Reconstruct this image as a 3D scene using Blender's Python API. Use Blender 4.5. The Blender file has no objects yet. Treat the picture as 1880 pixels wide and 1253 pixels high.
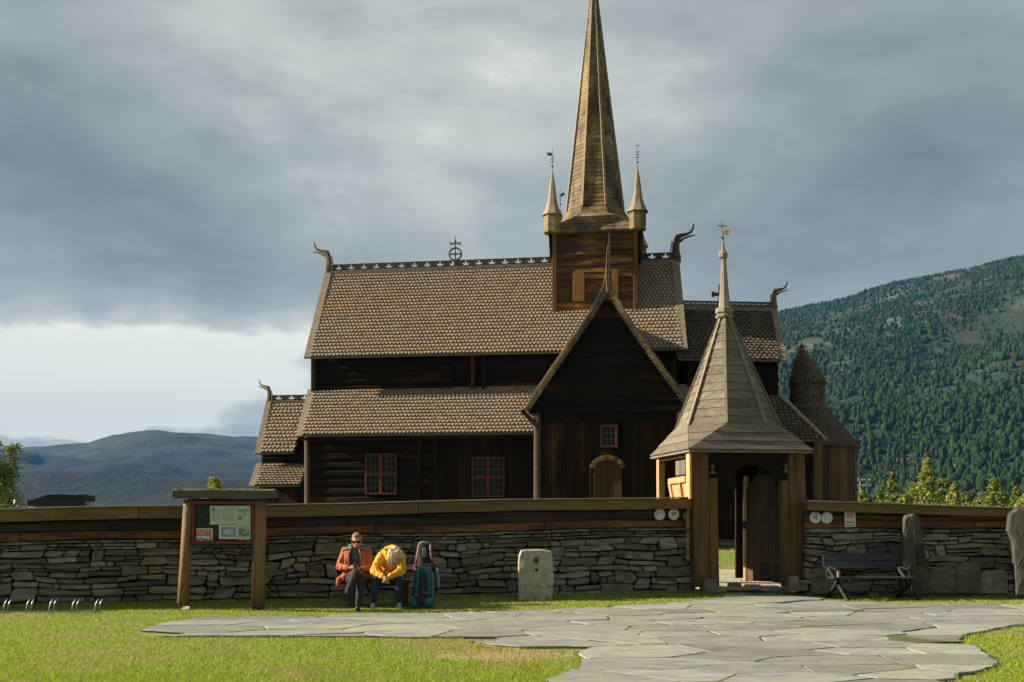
import bpy, math, random
import numpy as np
from mathutils import Vector, Matrix, noise as mnoise

SC = bpy.context.scene
COL = SC.collection
R = math.radians

# ------------------------------------------------------------------ camera
F, CX, HY, CZ = 1828.0, 940.0, 944.0, 1.6      # focal length in photo pixels, principal column, horizon row, eye height
cam = bpy.data.cameras.new('camera')
cam_o = bpy.data.objects.new('camera', cam)
COL.objects.link(cam_o)
cam_o.location = (0, 0, CZ)
cam_o.rotation_euler = (R(90), 0, 0)
cam.lens = F / 1880 * 36
cam.sensor_width = 36
cam.shift_y = (HY - 626.5) / 1880
cam.clip_start = 0.1
cam.clip_end = 30000
SC.camera = cam_o

# ------------------------------------------------------------------ world and sun
SUN_EL, SUN_EPS = R(27), -0.07
world = bpy.data.worlds.new('World')
SC.world = world
world.use_nodes = True
wt = world.node_tree
wt.nodes.clear()


class NT:
    """small node helper"""
    def __init__(s, t):
        s.t = t

    def n(s, typ, **kw):
        x = s.t.nodes.new(typ)
        for k, v in kw.items():
            setattr(x, k, v)
        return x

    def l(s, a, b):
        s.t.links.new(a, b)

    def put(s, sock, v):
        if hasattr(v, 'is_output'):
            s.l(v, sock)
        else:
            sock.default_value = v

    def m(s, op, a, b=0.0, c=0.0, clamp=False):
        x = s.n('ShaderNodeMath', operation=op)
        x.use_clamp = clamp
        s.put(x.inputs[0], a)
        s.put(x.inputs[1], b)
        if op in ('MULTIPLY_ADD',):
            s.put(x.inputs[2], c)
        return x.outputs[0]

    def mix(s, f, a, b, mode='MIX'):
        x = s.n('ShaderNodeMix', data_type='RGBA', blend_type=mode)
        s.put(x.inputs[0], f)
        for i, v in ((6, a), (7, b)):
            if isinstance(v, tuple) and len(v) == 3:
                v = (*v, 1)
            s.put(x.inputs[i], v)
        return x.outputs[2]

    def ramp(s, f, stops):
        x = s.n('ShaderNodeValToRGB')
        s.l(f, x.inputs[0])
        e = x.color_ramp.elements
        while len(e) < len(stops):
            e.new(0.5)
        for i, (p, c) in enumerate(stops):
            e[i].position = p
            e[i].color = (*c, 1) if isinstance(c, tuple) else (c, c, c, 1)
        return x.outputs[0]

    def noise(s, vec, scale, detail=6, rough=.55, dist=0.0):
        x = s.n('ShaderNodeTexNoise')
        if vec is not None:
            s.l(vec, x.inputs['Vector'])
        x.inputs['Scale'].default_value = scale
        x.inputs['Detail'].default_value = detail
        x.inputs['Roughness'].default_value = rough
        x.inputs['Distortion'].default_value = dist
        return x.outputs[0]

    def mapv(s, vec, scale=(1, 1, 1), loc=(0, 0, 0), rot=(0, 0, 0)):
        x = s.n('ShaderNodeMapping')
        s.l(vec, x.inputs[0])
        x.inputs['Location'].default_value = loc
        x.inputs['Rotation'].default_value = rot
        x.inputs['Scale'].default_value = scale
        return x.outputs[0]


w = NT(wt)
sky = w.n('ShaderNodeTexSky', sky_type='NISHITA', sun_disc=False)
sky.sun_elevation = SUN_EL
sky.sun_rotation = R(-90)
tc = w.n('ShaderNodeTexCoord')
gen = tc.outputs['Generated']
sep = w.n('ShaderNodeSeparateXYZ')
w.l(gen, sep.inputs[0])
az = w.m('ARCTAN2', sep.outputs[0], sep.outputs[1])
el = w.m('ARCSINE', sep.outputs[2])
# cloud deck is a layer overhead: noise stretched flat, so that it lies in banks
flat = w.mapv(gen, (1.0, 1.0, 2.6), loc=(3.1, 1.7, .4))
big = w.noise(flat, 1.7, 6, .55, .35)
mid = w.noise(flat, 4.5, 8, .6, .3)
wob = w.noise(w.mapv(gen, (1, 1, 2.2), loc=(7, 2, 3)), 3.0, 5, .6)
wob2 = w.noise(w.mapv(gen, (1, 1, 2.2), loc=(1, 9, 5)), 3.0, 5, .6)
azw = w.m('ADD', az, w.m('MULTIPLY', w.m('SUBTRACT', wob, .5), .34))
elw = w.m('ADD', el, w.m('MULTIPLY', w.m('SUBTRACT', wob2, .5), .16))


def blob(px, py, sx, sy, amp, rot=0.0):
    a = math.atan((px - CX) / F)
    e = math.atan((HY - py) / F * math.cos(a))
    dx = w.m('SUBTRACT', azw, a)
    dy = w.m('SUBTRACT', elw, e)
    if rot:
        c, s = math.cos(rot), math.sin(rot)
        dx2 = w.m('ADD', w.m('MULTIPLY', dx, c), w.m('MULTIPLY', dy, s))
        dy = w.m('SUBTRACT', w.m('MULTIPLY', dy, c), w.m('MULTIPLY', dx, s))
        dx = dx2
    q = w.m('ADD', w.m('POWER', w.m('ABSOLUTE', w.m('DIVIDE', dx, sx / F)), 2.0),
            w.m('POWER', w.m('ABSOLUTE', w.m('DIVIDE', dy, sy / F)), 2.0))
    return w.m('MULTIPLY', w.m('EXPONENT', w.m('MULTIPLY', q, -1.0)), amp)


tone = w.m('ADD', w.m('MULTIPLY', w.m('SUBTRACT', big, .5), .55), w.m('MULTIPLY', w.m('SUBTRACT', mid, .5), .50))
fin_ = w.noise(w.mapv(gen, (1.0, 1.0, 2.2), loc=(8, 4, 1)), 12.0, 9, .62, .4)
tone = w.m('ADD', tone, w.m('MULTIPLY', w.m('SUBTRACT', fin_, .5), .20))
tone = w.m('ADD', tone, .55)
for b in [
    (100, 700, 430, 165, .50, 0.12), (60, 650, 240, 45, .16, 0.1), (430, 660, 260, 80, .18, 0.0), (170, 748, 330, 14, -.08, -.05), (330, 705, 200, 14, -.07, .1), (60, 700, 300, 60, .10, 0), (330, 765, 230, 45, .26, 0), (60, 775, 200, 30, .15, 0), (60, 790, 300, 30, .22, 0),
    (230, 420, 340, 120, -.24, -0.25), (40, 250, 200, 170, -.06, 0), (120, 520, 240, 60, -.05, -.15), (250, 590, 330, 70, .08, .1),
    (760, 190, 330, 400, .27, 0.0), (1150, 330, 220, 300, .16, 0.0), (250, 60, 300, 80, .12, 0.0), (450, 60, 170, 130, .12, 0.0), (1000, 60, 260, 160, .04, 0),
    (1620, 270, 240, 130, -.10, 0.12), (1400, 120, 200, 120, -.02, 0.0), (1500, 60, 500, 60, .02, 0),
    (560, 800, 200, 60, .05, 0)]:
    tone = w.m('ADD', tone, blob(*b))
cloud = w.ramp(tone, [(0.0, (.040, .048, .049)), (.25, (.060, .071, .072)), (.50, (.116, .131, .129)),
                      (.72, (.174, .190, .184)), (.88, (.265, .272, .252)), (1.0, (.42, .415, .37))])
cl = w.n('ShaderNodeVectorMath', operation='SCALE')
w.l(cloud, cl.inputs[0])
cl.inputs['Scale'].default_value = 10.0
both = w.mix(.97, sky.outputs[0], cl.outputs[0])
bg = w.n('ShaderNodeBackground')
w.l(both, bg.inputs[0])
bg.inputs[1].default_value = 0.1
wo = w.n('ShaderNodeOutputWorld')
w.l(bg.outputs[0], wo.inputs[0])

sun = bpy.data.lights.new('sun', 'SUN')
sun_o = bpy.data.objects.new('sun', sun)
COL.objects.link(sun_o)
sun.energy = 5.0
sun.angle = R(0.53)
sun.color = (1.0, .86, .66)
sd = Vector((1, SUN_EPS, -math.tan(SUN_EL))).normalized()
sun_o.rotation_euler = sd.to_track_quat('-Z', 'Y').to_euler()

SC.view_settings.view_transform = 'Standard'
SC.view_settings.look = 'None'
SC.view_settings.exposure = 1.35
SC.view_settings.gamma = 1.0
SC.view_settings.use_curve_mapping = False
SC.cycles.volume_bounces = 0
SC.cycles.max_bounces = 6

# ------------------------------------------------------------------ helpers
rnd = random.Random(7)


def W(px, py, Y):
    return Vector(((px - CX) / F * Y, Y, CZ + (HY - py) / F * Y))


class Fr:
    """a vertical frame: u along a facade, v away from the viewer, z up"""
    def __init__(s, ox, oy, yaw):
        s.o = (ox, oy)
        s.u = (math.cos(R(yaw)), math.sin(R(yaw)))
        s.n = (-math.sin(R(yaw)), math.cos(R(yaw)))

    def P(s, u, v, z):
        return Vector((s.o[0] + u * s.u[0] + v * s.n[0], s.o[1] + u * s.u[1] + v * s.n[1], z))

    def pl(s, px, py, v):
        """where the line of sight through a photo pixel meets the plane at depth v: (u, z)"""
        k = (px - CX) / F
        d = (k, 1.0)
        ox, oy = s.o[0] + v * s.n[0], s.o[1] + v * s.n[1]
        # t*d = o + u*U
        det = d[0] * -s.u[1] + s.u[0] * d[1]
        t = (ox * -s.u[1] + s.u[0] * oy) / det
        u = (t * d[0] - ox) * s.u[0] + (t * d[1] - oy) * s.u[1]
        return u, CZ + (HY - py) / F * t

    def W(s, px, py, v):
        u, z = s.pl(px, py, v)
        return s.P(u, v, z)

    def U(s, px, v):
        return s.pl(px, HY, v)[0]


class MB:
    def __init__(s):
        s.v, s.f, s.r = [], [], []

    def add(s, vs, fs, r=None):
        b = len(s.v)
        s.v += [Vector(x) for x in vs]
        if r is None:
            r = rnd.random()
        for f in fs:
            s.f.append(tuple(b + i for i in f))
            s.r.append(r)
        return s

    def loft(s, loops, caps=True, closed=True, r=None):
        n = len(loops[0])
        vs = [p for lp in loops for p in lp]
        fs = []
        for k in range(len(loops) - 1):
            for i in range(n if closed else n - 1):
                j = (i + 1) % n
                fs.append((k * n + i, k * n + j, (k + 1) * n + j, (k + 1) * n + i))
        if caps:
            fs.append(tuple(range(n))[::-1])
            fs.append(tuple((len(loops) - 1) * n + i for i in range(n)))
        return s.add(vs, fs, r)

    def prism(s, A, B, r=None):
        return s.loft([A, B], r=r)

    def slab(s, fr, poly, v0, v1, r=None):
        """polygon of (u, z) given a thickness from v0 (front) to v1"""
        return s.prism([fr.P(u, v0, z) for u, z in poly], [fr.P(u, v1, z) for u, z in poly], r)

    def rect(s, fr, u0, u1, z0, z1, v0, v1, r=None):
        return s.slab(fr, [(u0, z0), (u1, z0), (u1, z1), (u0, z1)], v0, v1, r)

    def box(s, c, sx, sy, sz, rot=0, r=None):
        c = Vector(c)
        q = Matrix.Rotation(rot, 3, 'Z')
        lo = [c + q @ Vector((a * sx / 2, b * sy / 2, -sz / 2)) for a, b in ((-1, -1), (1, -1), (1, 1), (-1, 1))]
        hi = [p + Vector((0, 0, sz)) for p in lo]
        return s.prism(lo, hi, r)

    def bar(s, p, q, w, d, up=(0, 0, 1), r=None, w2=None, d2=None):
        p, q = Vector(p), Vector(q)
        a = (q - p).normalized()
        sdv = a.cross(Vector(up))
        if sdv.length < 1e-4:
            sdv = a.cross(Vector((0, 1, 0)))
        sdv.normalize()
        n = sdv.cross(a).normalized()
        w2 = w if w2 is None else w2
        d2 = d if d2 is None else d2
        k = ((-1, -1), (1, -1), (1, 1), (-1, 1))
        A = [p + sdv * (x * w / 2) + n * (y * d / 2) for x, y in k]
        B = [q + sdv * (x * w2 / 2) + n * (y * d2 / 2) for x, y in k]
        return s.prism(A, B, r)

    def tube(s, path, rad, n=8, sq=(1, 1), up=(0, 1, 0), r=None, jit=0.0):
        path = [Vector(p) for p in path]
        loops = []
        for i, p in enumerate(path):
            a = path[min(i + 1, len(path) - 1)] - path[max(i - 1, 0)]
            a.normalize()
            x = a.cross(Vector(up))
            if x.length < 1e-3:
                x = a.cross(Vector((1, 0, 0)))
            x.normalize()
            y = x.cross(a).normalized()
            rr = rad[i] if isinstance(rad, (list, tuple)) else rad
            loops.append([p + (x * math.cos(t) * sq[0] + y * math.sin(t) * sq[1]) * rr * (1 + (rnd.uniform(-jit, jit) if jit else 0))
                          for t in [2 * math.pi * k / n for k in range(n)]])
        return s.loft(loops, r=r)

    def lathe(s, c, prof, n=12, rot=0.0, lean=(0, 0), r=None):
        """prof: (radius, z) above c"""
        c = Vector(c)
        z0 = prof[0][1]
        loops = [[c + Vector((lean[0] * (z - z0) + rr * math.cos(rot + 2 * math.pi * k / n),
                              lean[1] * (z - z0) + rr * math.sin(rot + 2 * math.pi * k / n), z)) for k in range(n)] for rr, z in prof]
        return s.loft(loops, r=r)

    def sphere(s, c, rx, ry=None, rz=None, n=10, m=7, r=None):
        ry = rx if ry is None else ry
        rz = rx if rz is None else rz
        c = Vector(c)
        loops = []
        for j in range(m + 1):
            ph = math.pi * (j / m) * .98 + .01 * math.pi
            loops.append([c + Vector((rx * math.sin(ph) * math.cos(2 * math.pi * k / n), ry * math.sin(ph) * math.sin(2 * math.pi * k / n), -rz * math.cos(ph))) for k in range(n)])
        return s.loft(loops, r=r)


def mesh_from(mb, name, org, smooth=False):
    me = bpy.data.meshes.new(name)
    me.from_pydata([tuple(p - org) for p in mb.v], [], mb.f)
    at = me.attributes.new('rnd', 'FLOAT', 'FACE')
    at.data.foreach_set('value', mb.r)
    if smooth:
        me.polygons.foreach_set('use_smooth', [True] * len(me.polygons))
    import bmesh
    bm = bmesh.new()
    bm.from_mesh(me)
    bmesh.ops.recalc_face_normals(bm, faces=bm.faces)
    bm.to_mesh(me)
    bm.free()
    me.update()
    return me


def root_loc(o):
    while o.parent:
        o = o.parent
    return Vector(o.location)


def mk(name, mb, mat, parent=None, bev=0.0, kind=None, label=None, smooth=False, cat=None, group=None, base=None):
    org = root_loc(parent) if parent else (Vector(base) if base is not None else Vector((0, 0, 0)))
    me = mesh_from(mb, name, org, smooth)
    o = bpy.data.objects.new(name, me)
    COL.objects.link(o)
    if parent:
        o.parent = parent
    else:
        o.location = org
    if mat:
        me.materials.append(mat)
    if bev:
        md = o.modifiers.new('edge', 'BEVEL')
        md.width = bev
        md.segments = 1
        md.limit_method = 'ANGLE'
        md.angle_limit = R(40)
    if kind:
        o['kind'] = kind
    if label:
        o['label'] = label
    if cat:
        o['category'] = cat
    if group:
        o['group'] = group
    return o


def np_mesh(name, verts, faces, mat, rvals=None, loc=(0, 0, 0), parent=None, kind=None, smooth=False):
    """fast mesh from arrays; faces (n, k) all the same size"""
    verts = np.asarray(verts, dtype=np.float32)
    faces = np.asarray(faces, dtype=np.int32)
    me = bpy.data.meshes.new(name)
    me.vertices.add(len(verts))
    me.vertices.foreach_set('co', verts.ravel())
    k = faces.shape[1]
    me.loops.add(faces.size)
    me.loops.foreach_set('vertex_index', faces.ravel())
    me.polygons.add(len(faces))
    me.polygons.foreach_set('loop_start', np.arange(0, faces.size, k, dtype=np.int32))
    me.polygons.foreach_set('loop_total', np.full(len(faces), k, dtype=np.int32))
    if smooth:
        me.polygons.foreach_set('use_smooth', np.ones(len(faces), dtype=bool))
    if rvals is not None:
        at = me.attributes.new('rnd', 'FLOAT', 'FACE')
        at.data.foreach_set('value', np.asarray(rvals, dtype=np.float32))
    me.update(calc_edges=True)
    if mat:
        me.materials.append(mat)
    o = bpy.data.objects.new(name, me)
    o.location = loc
    COL.objects.link(o)
    if parent:
        o.parent = parent
    if kind:
        o['kind'] = kind
    return o


def thing(name, label, cat, loc=(0, 0, 0), group=None, rot=0):
    o = bpy.data.objects.new(name, None)
    COL.objects.link(o)
    o.location = loc
    o.rotation_euler = (0, 0, rot)
    o.empty_display_size = .2
    o['label'] = label
    o['category'] = cat
    if group:
        o['group'] = group
    return o


def dup(root, loc, rot=None, label=None, scale=None):
    r = root.copy()
    COL.objects.link(r)
    r.location = loc
    if rot is not None:
        r.rotation_euler = (0, 0, rot)
    if scale is not None:
        r.scale = (scale,) * 3 if not isinstance(scale, tuple) else scale
    if label:
        r['label'] = label
    for ch in list(root.children):
        c = ch.copy()
        COL.objects.link(c)
        c.parent = r
        for g in list(ch.children):
            d = g.copy()
            COL.objects.link(d)
            d.parent = c
    return r


# ------------------------------------------------------------------ materials
def mat(name, c1, c2, sc=(1, 1, 1), ns=6.0, det=7, rough=.8, bump=.3, bs=None, var=.25, c3=None, p3=.55, s3=1.2, sc3=(1, 1, 1),
        spec=.35, metal=0.0, trans=0.0, bdist=.02, lo=.35, hi=.65, soft=.12, hue=0.0, fine=40, finea=.35, c4=None, p4=.6, s4=3.0):
    m = bpy.data.materials.new(name)
    m.use_nodes = True
    t = m.node_tree
    t.nodes.clear()
    a = NT(t)
    tc = a.n('ShaderNodeTexCoord')
    oi = a.n('ShaderNodeObjectInfo')
    at = a.n('ShaderNodeAttribute', attribute_name='rnd')
    rv = a.m('FRACT', a.m('ADD', at.outputs['Fac'], oi.outputs['Random']))
    off = a.n('ShaderNodeVectorMath', operation='ADD')
    a.l(tc.outputs['Object'], off.inputs[0])
    cmb = a.n('ShaderNodeCombineXYZ')
    a.l(a.m('MULTIPLY', rv, 37.0), cmb.inputs[0])
    a.l(a.m('MULTIPLY', rv, 11.0), cmb.inputs[1])
    a.l(a.m('MULTIPLY', rv, 53.0), cmb.inputs[2])
    a.l(cmb.outputs[0], off.inputs[1])
    v = a.mapv(off.outputs[0], sc)
    n1 = a.noise(v, ns, det, .6)
    n2 = a.noise(v, fine, 5, .65)
    nn = a.m('ADD', a.m('MULTIPLY', n1, 1 - finea), a.m('MULTIPLY', n2, finea))
    col = a.ramp(nn, [(lo, c1), (hi, c2)])
    if c3:
        n3 = a.noise(a.mapv(tc.outputs['Object'], sc3), s3, 5, .6)
        col = a.mix(a.ramp(n3, [(p3 - soft, 0.0), (p3 + soft, 1.0)]), col, c3)
    if c4:
        n4 = a.noise(a.mapv(tc.outputs['Object'], (1, 1, 1), loc=(5, 3, 9)), s4, 6, .7)
        col = a.mix(a.ramp(n4, [(p4 - .06, 0.0), (p4 + .06, 1.0)]), col, c4)
    hsv = a.n('ShaderNodeHueSaturation')
    a.l(col, hsv.inputs['Color'])
    a.l(a.m('ADD', a.m('MULTIPLY', rv, var * 2), 1 - var), hsv.inputs['Value'])
    if hue:
        rv2 = a.m('FRACT', a.m('MULTIPLY', rv, 7.31))
        a.l(a.m('ADD', a.m('MULTIPLY', rv2, hue), .5 - hue / 2), hsv.inputs['Hue'])
        a.l(a.m('ADD', a.m('MULTIPLY', rv2, .5), .75), hsv.inputs['Saturation'])
    bs_ = a.n('ShaderNodeBsdfPrincipled')
    a.l(hsv.outputs[0], bs_.inputs['Base Color'])
    bs_.inputs['Roughness'].default_value = rough
    bs_.inputs['Metallic'].default_value = metal
    bs_.inputs['Specular IOR Level'].default_value = spec
    if bump:
        bp = a.n('ShaderNodeBump')
        bp.inputs['Strength'].default_value = bump
        bp.inputs['Distance'].default_value = bdist
        a.l(nn, bp.inputs['Height'])
        a.l(bp.outputs[0], bs_.inputs['Normal'])
    out = a.n('ShaderNodeOutputMaterial')
    if trans:
        tr = a.n('ShaderNodeBsdfTranslucent')
        a.l(hsv.outputs[0], tr.inputs[0])
        mx = a.n('ShaderNodeMixShader')
        mx.inputs[0].default_value = trans
        a.l(bs_.outputs[0], mx.inputs[1])
        a.l(tr.outputs[0], mx.inputs[2])
        a.l(mx.outputs[0], out.inputs[0])
    else:
        a.l(bs_.outputs[0], out.inputs[0])
    return m


GX, GZ = (.10, 1.6, 1.6), (1.6, 1.6, .10)        # grain along x / along z
m_wall_h = mat('tarred_wood_horizontal', (.009, .006, .005), (.014, .009, .006), GX, 5, rough=.85, spec=.10, c3=(.085, .036, .012), p3=.69, s3=.9, sc3=(.5, .5, 2.5), var=.35, soft=.1)
m_wall_v = mat('tarred_wood_vertical', (.011, .007, .005), (.021, .011, .006), GZ, 5, rough=.85, spec=.10, c3=(.10, .040, .012), p3=.64, s3=1.1, sc3=(2.2, 2.2, .35), var=.35, soft=.12)
m_tower = mat('tower_logs', (.020, .011, .005), (.080, .038, .011), GX, 5, rough=.75, c3=(.27, .115, .024), p3=.585, s3=1.0, sc3=(.7, .7, 4), var=.35, soft=.1)
m_tower_v = mat('tower_corner_board', (.07, .034, .012), (.15, .078, .027), GZ, 6, rough=.75)
m_shut = mat('shutter_wood', (.15, .075, .018), (.22, .115, .032), GZ, 6, rough=.8, var=.1)
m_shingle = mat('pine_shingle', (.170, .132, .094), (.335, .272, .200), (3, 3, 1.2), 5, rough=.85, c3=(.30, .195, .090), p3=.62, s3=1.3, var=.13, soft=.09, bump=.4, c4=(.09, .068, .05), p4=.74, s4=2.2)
m_shingle_d = mat('dark_shingle', (.060, .044, .032), (.145, .108, .076), (3, 3, 1.2), 5, rough=.85, c3=(.13, .085, .045), p3=.68, s3=.8, var=.3, soft=.1, bump=.4)  # darker shingles of the chancel and apse
m_board = mat('weathered_bargeboard', (.12, .094, .066), (.235, .19, .14), (1, 1, 1), 8, rough=.85, var=.15)
m_crest = mat('carved_ridge_board', (.035, .027, .014), (.08, .060, .030), (1, 1, 1), 8, rough=.8, var=.15)
m_carve = mat('carved_dragon_wood', (.07, .048, .027), (.17, .12, .07), (1, 1, 1), 14, rough=.8, var=.15, bump=.8)
m_carve_d = mat('dark_carved_wood', (.045, .028, .016), (.10, .065, .036), (1, 1, 1), 14, rough=.8, var=.15, bump=.8)
m_spire = mat('spire_boards', (.135, .092, .038), (.31, .228, .108), GX, 6, rough=.8, c3=(.060, .046, .026), p3=.53, s3=.9, sc3=(1.4, 1.4, .6), var=.25, soft=.10, c4=(.026, .022, .015), p4=.60, s4=2.6)
m_spire_l = mat('spire_weathered_boards', (.165, .125, .080), (.31, .245, .165), GX, 6, rough=.8, c3=(.16, .12, .07), p3=.66, s3=1.0, var=.15)
m_gateroof = mat('grey_weathered_boards', (.080, .068, .050), (.205, .178, .135), GX, 7, rough=.85, var=.22, c3=(.13, .115, .092), p3=.60, s3=1.2, sc3=(.5, .5, 2), bump=.5)
m_hip = mat('grey_hip_strip', (.14, .118, .088), (.28, .24, .185), GZ, 7, rough=.85, var=.12)
m_post = mat('gate_post_wood', (.065, .032, .008), (.175, .092, .026), GZ, 5, rough=.75, c3=(.055, .030, .012), p3=.62, s3=1.6, sc3=(2.5, 2.5, .4), var=.12, bump=.7, c4=(.015, .009, .005), p4=.70, s4=5)
m_post_l = mat('pale_sunlit_wood', (.34, .205, .088), (.50, .33, .165), GZ, 5, rough=.75, var=.12, bump=.5)  # paler than the other gate wood: sunlight put into the colour
m_door = mat('arched_door_wood', (.030, .015, .006), (.105, .052, .017), GZ, 5, rough=.8, var=.2)
m_gate_d = mat('gate_door_wood', (.022, .016, .011), (.065, .046, .030), GZ, 5, rough=.8, c3=(.10, .052, .020), p3=.58, s3=1.3, sc3=(2, 2, .5), var=.3, bump=.6)
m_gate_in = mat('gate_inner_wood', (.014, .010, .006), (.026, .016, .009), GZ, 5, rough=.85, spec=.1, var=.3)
m_cap = mat('wall_cap_beam', (.090, .052, .015), (.21, .122, .034), GX, 5, rough=.75, c3=(.10, .085, .035), p3=.60, s3=1.2, sc3=(.6, 1, 1), var=.15, bump=.6, c4=(.02, .015, .008), p4=.72, s4=6)
m_cap_top = mat('grey_cap_plank', (.20, .17, .12), (.33, .29, .22), GX, 5, rough=.85, var=.12)
m_band_d = mat('dark_wall_board', (.012, .008, .006), (.035, .018, .010), GX, 5, rough=.6, var=.3, c3=(.07, .028, .012), p3=.62, s3=1.5, sc3=(.4, 1, 3))
m_band_o = mat('lit_orange_board', (.055, .020, .006), (.26, .10, .020), GX, 5, rough=.6, var=.3, c3=(.035, .016, .008), p3=.55, s3=1.6, sc3=(.4, 1, 4), bump=.6)  # stronger orange carries the glow of light on these boards
m_stone = mat('wall_stone', (.070, .061, .045), (.28, .245, .180), (1, 1, 3.2), 4, rough=.85, var=.50, hue=.03, bump=.8, bdist=.035, c4=(.24, .235, .19), p4=.68, s4=5, c3=(.12, .10, .055), p3=.62, s3=1.1)
m_stone_core = mat('wall_core', (.008, .008, .007), (.02, .02, .017), rough=1, var=0)
m_slab = mat('pale_standing_stone', (.25, .235, .18), (.44, .41, .32), (1, 1, .8), 9, rough=.9, var=.05, bump=.7, c4=(.14, .13, .10), p4=.60, s4=9, c3=(.34, .32, .25), p3=.6, s3=2)
m_stele = mat('shaded_grey_stone', (.026, .025, .021), (.080, .075, .060), (1.5, 1.5, .7), 6, rough=.85, var=.1, bump=.9, bdist=.03, c4=(.20, .19, .15), p4=.66, s4=4)  # darkened: the shade on these stones is put into the colour
m_flag = mat('slate_flagstone', (.135, .145, .137), (.285, .29, .258), (1.0, 2.6, 1), 2.6, rough=.75, var=.26, hue=.04, bump=.35, bdist=.02, c3=(.27, .255, .19), p3=.60, s3=.7, fine=14, c4=(.12, .125, .12), p4=.66, s4=3)
m_red = mat('red_window_paint', (.085, .013, .008), (.14, .024, .014), (1, 1, 1), 12, rough=.5, var=.1)
m_redf = mat('red_board_frame', (.10, .012, .010), (.16, .022, .016), (1, 1, 1), 12, rough=.5, var=.05)
m_munt = mat('pale_glazing_bar', (.055, .040, .030), (.09, .068, .052), rough=.6, var=.1)
m_iron = mat('black_iron', (.015, .015, .016), (.04, .038, .036), (1, 1, 1), 20, rough=.5, var=.1, metal=.6)
m_gold = mat('gilded_vane', (.55, .42, .22), (.75, .6, .36), (1, 1, 1), 20, rough=.5, var=.05, metal=.3)
m_metal_dark = mat('dark_frame', (.007, .006, .0055), (.015, .013, .012), rough=.6, var=.1)
m_steel = mat('galvanised_steel', (.30, .31, .31), (.48, .49, .49), (1, 1, 1), 12, rough=.38, var=.05, metal=.8)
m_bench = mat('slate_blue_bench_slat', (.013, .019, .026), (.032, .042, .053), GX, 6, rough=.65, var=.12)
m_soil = mat('soil', (.10, .075, .045), (.20, .155, .09), rough=1, var=0)
m_black = mat('black_print', (.01, .01, .01), (.015, .015, .015), rough=.6, var=0, bump=0)
m_sign = mat('white_sign', (.50, .52, .50), (.62, .63, .60), rough=.5, var=0, bump=0)
m_signred = mat('red_print', (.40, .035, .03), (.5, .06, .05), rough=.5, var=0, bump=0)


def glass_mat():
    m = bpy.data.materials.new('window_glass')
    m.use_nodes = True
    b = m.node_tree.nodes['Principled BSDF']
    b.inputs['Base Color'].default_value = (.010, .012, .011, 1)
    b.inputs['Roughness'].default_value = .12
    b.inputs['Specular IOR Level'].default_value = .12
    return m


m_glass = glass_mat()
# ------------------------------------------------------------------ ground height
WL = Fr(-940 / F * 17.4, 17.4, 0)
_B = (325 / F * 20.6, 20.6)
WL = Fr(WL.o[0], WL.o[1], math.degrees(math.atan2(_B[1] - 17.4, _B[0] - WL.o[0])))      # the long wall left of the gate
GT = Fr(330 / F * 20.3, 20.3, 9)                                                       # the gate, origin at its front left post
_A = (541 / F * 20.5, 20.5)
WRT = Fr(_A[0], _A[1], 1.5)                                                            # the wall right of the gate


def sstep(a, b, x):
    t = min(1, max(0, (x - a) / (b - a)))
    return t * t * (3 - 2 * t)


def gz(x, y):
    """height of the ground"""
    h = .60 * sstep(22.0, 29.0, y)
    h += -.055 * math.exp(-((x + 2.3) / 2.2) ** 2 - ((y - 17.3) / 1.2) ** 2)
    if y > 75:
        h += -.0 * (y - 75)
    h -= .09 * sstep(4.5, 6.5, x) * sstep(17.0, 19.0, y) * (1 - sstep(21.5, 24, y))
    h += .006 * mnoise.noise(Vector((x * .6, y * .6, 0)))
    return h


m_lawn = mat('lawn_ground', (.10, .13, .025), (.19, .22, .05), (1, 1, 1), 9, rough=1, var=0, bump=.8, c3=(.26, .21, .10), p3=.61, s3=.5, soft=.09, fine=60)


def trodden(m, dry):
    """the worn, dry patch of turf beside the paving"""
    a = NT(m.node_tree)
    bs = [n for n in m.node_tree.nodes if n.type == 'HUE_SAT'][0]
    src_ = bs.inputs['Color'].links[0].from_socket
    tc_ = a.n('ShaderNodeTexCoord')
    s3_ = a.n('ShaderNodeSeparateXYZ')
    a.l(tc_.outputs['Object'], s3_.inputs[0])
    qx = a.m('POWER', a.m('ABSOLUTE', a.m('DIVIDE', a.m('ADD', s3_.outputs[0], .05), 1.15)), 2.0)
    qy = a.m('POWER', a.m('ABSOLUTE', a.m('DIVIDE', a.m('SUBTRACT', s3_.outputs[1], 11.35), .60)), 2.0)
    gq = a.m('EXPONENT', a.m('MULTIPLY', a.m('ADD', qx, qy), -1.0))
    nq_ = a.noise(a.mapv(tc_.outputs['Object'], (1, 1, 1)), 3.2, 6, .65)
    f_ = a.ramp(a.m('ADD', gq, a.m('MULTIPLY', a.m('SUBTRACT', nq_, .5), 1.5)), [(.35, 0.0), (.80, .85)])
    a.l(a.mix(f_, src_, dry), bs.inputs['Color'])


trodden(m_lawn, (.30, .235, .125))
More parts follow.
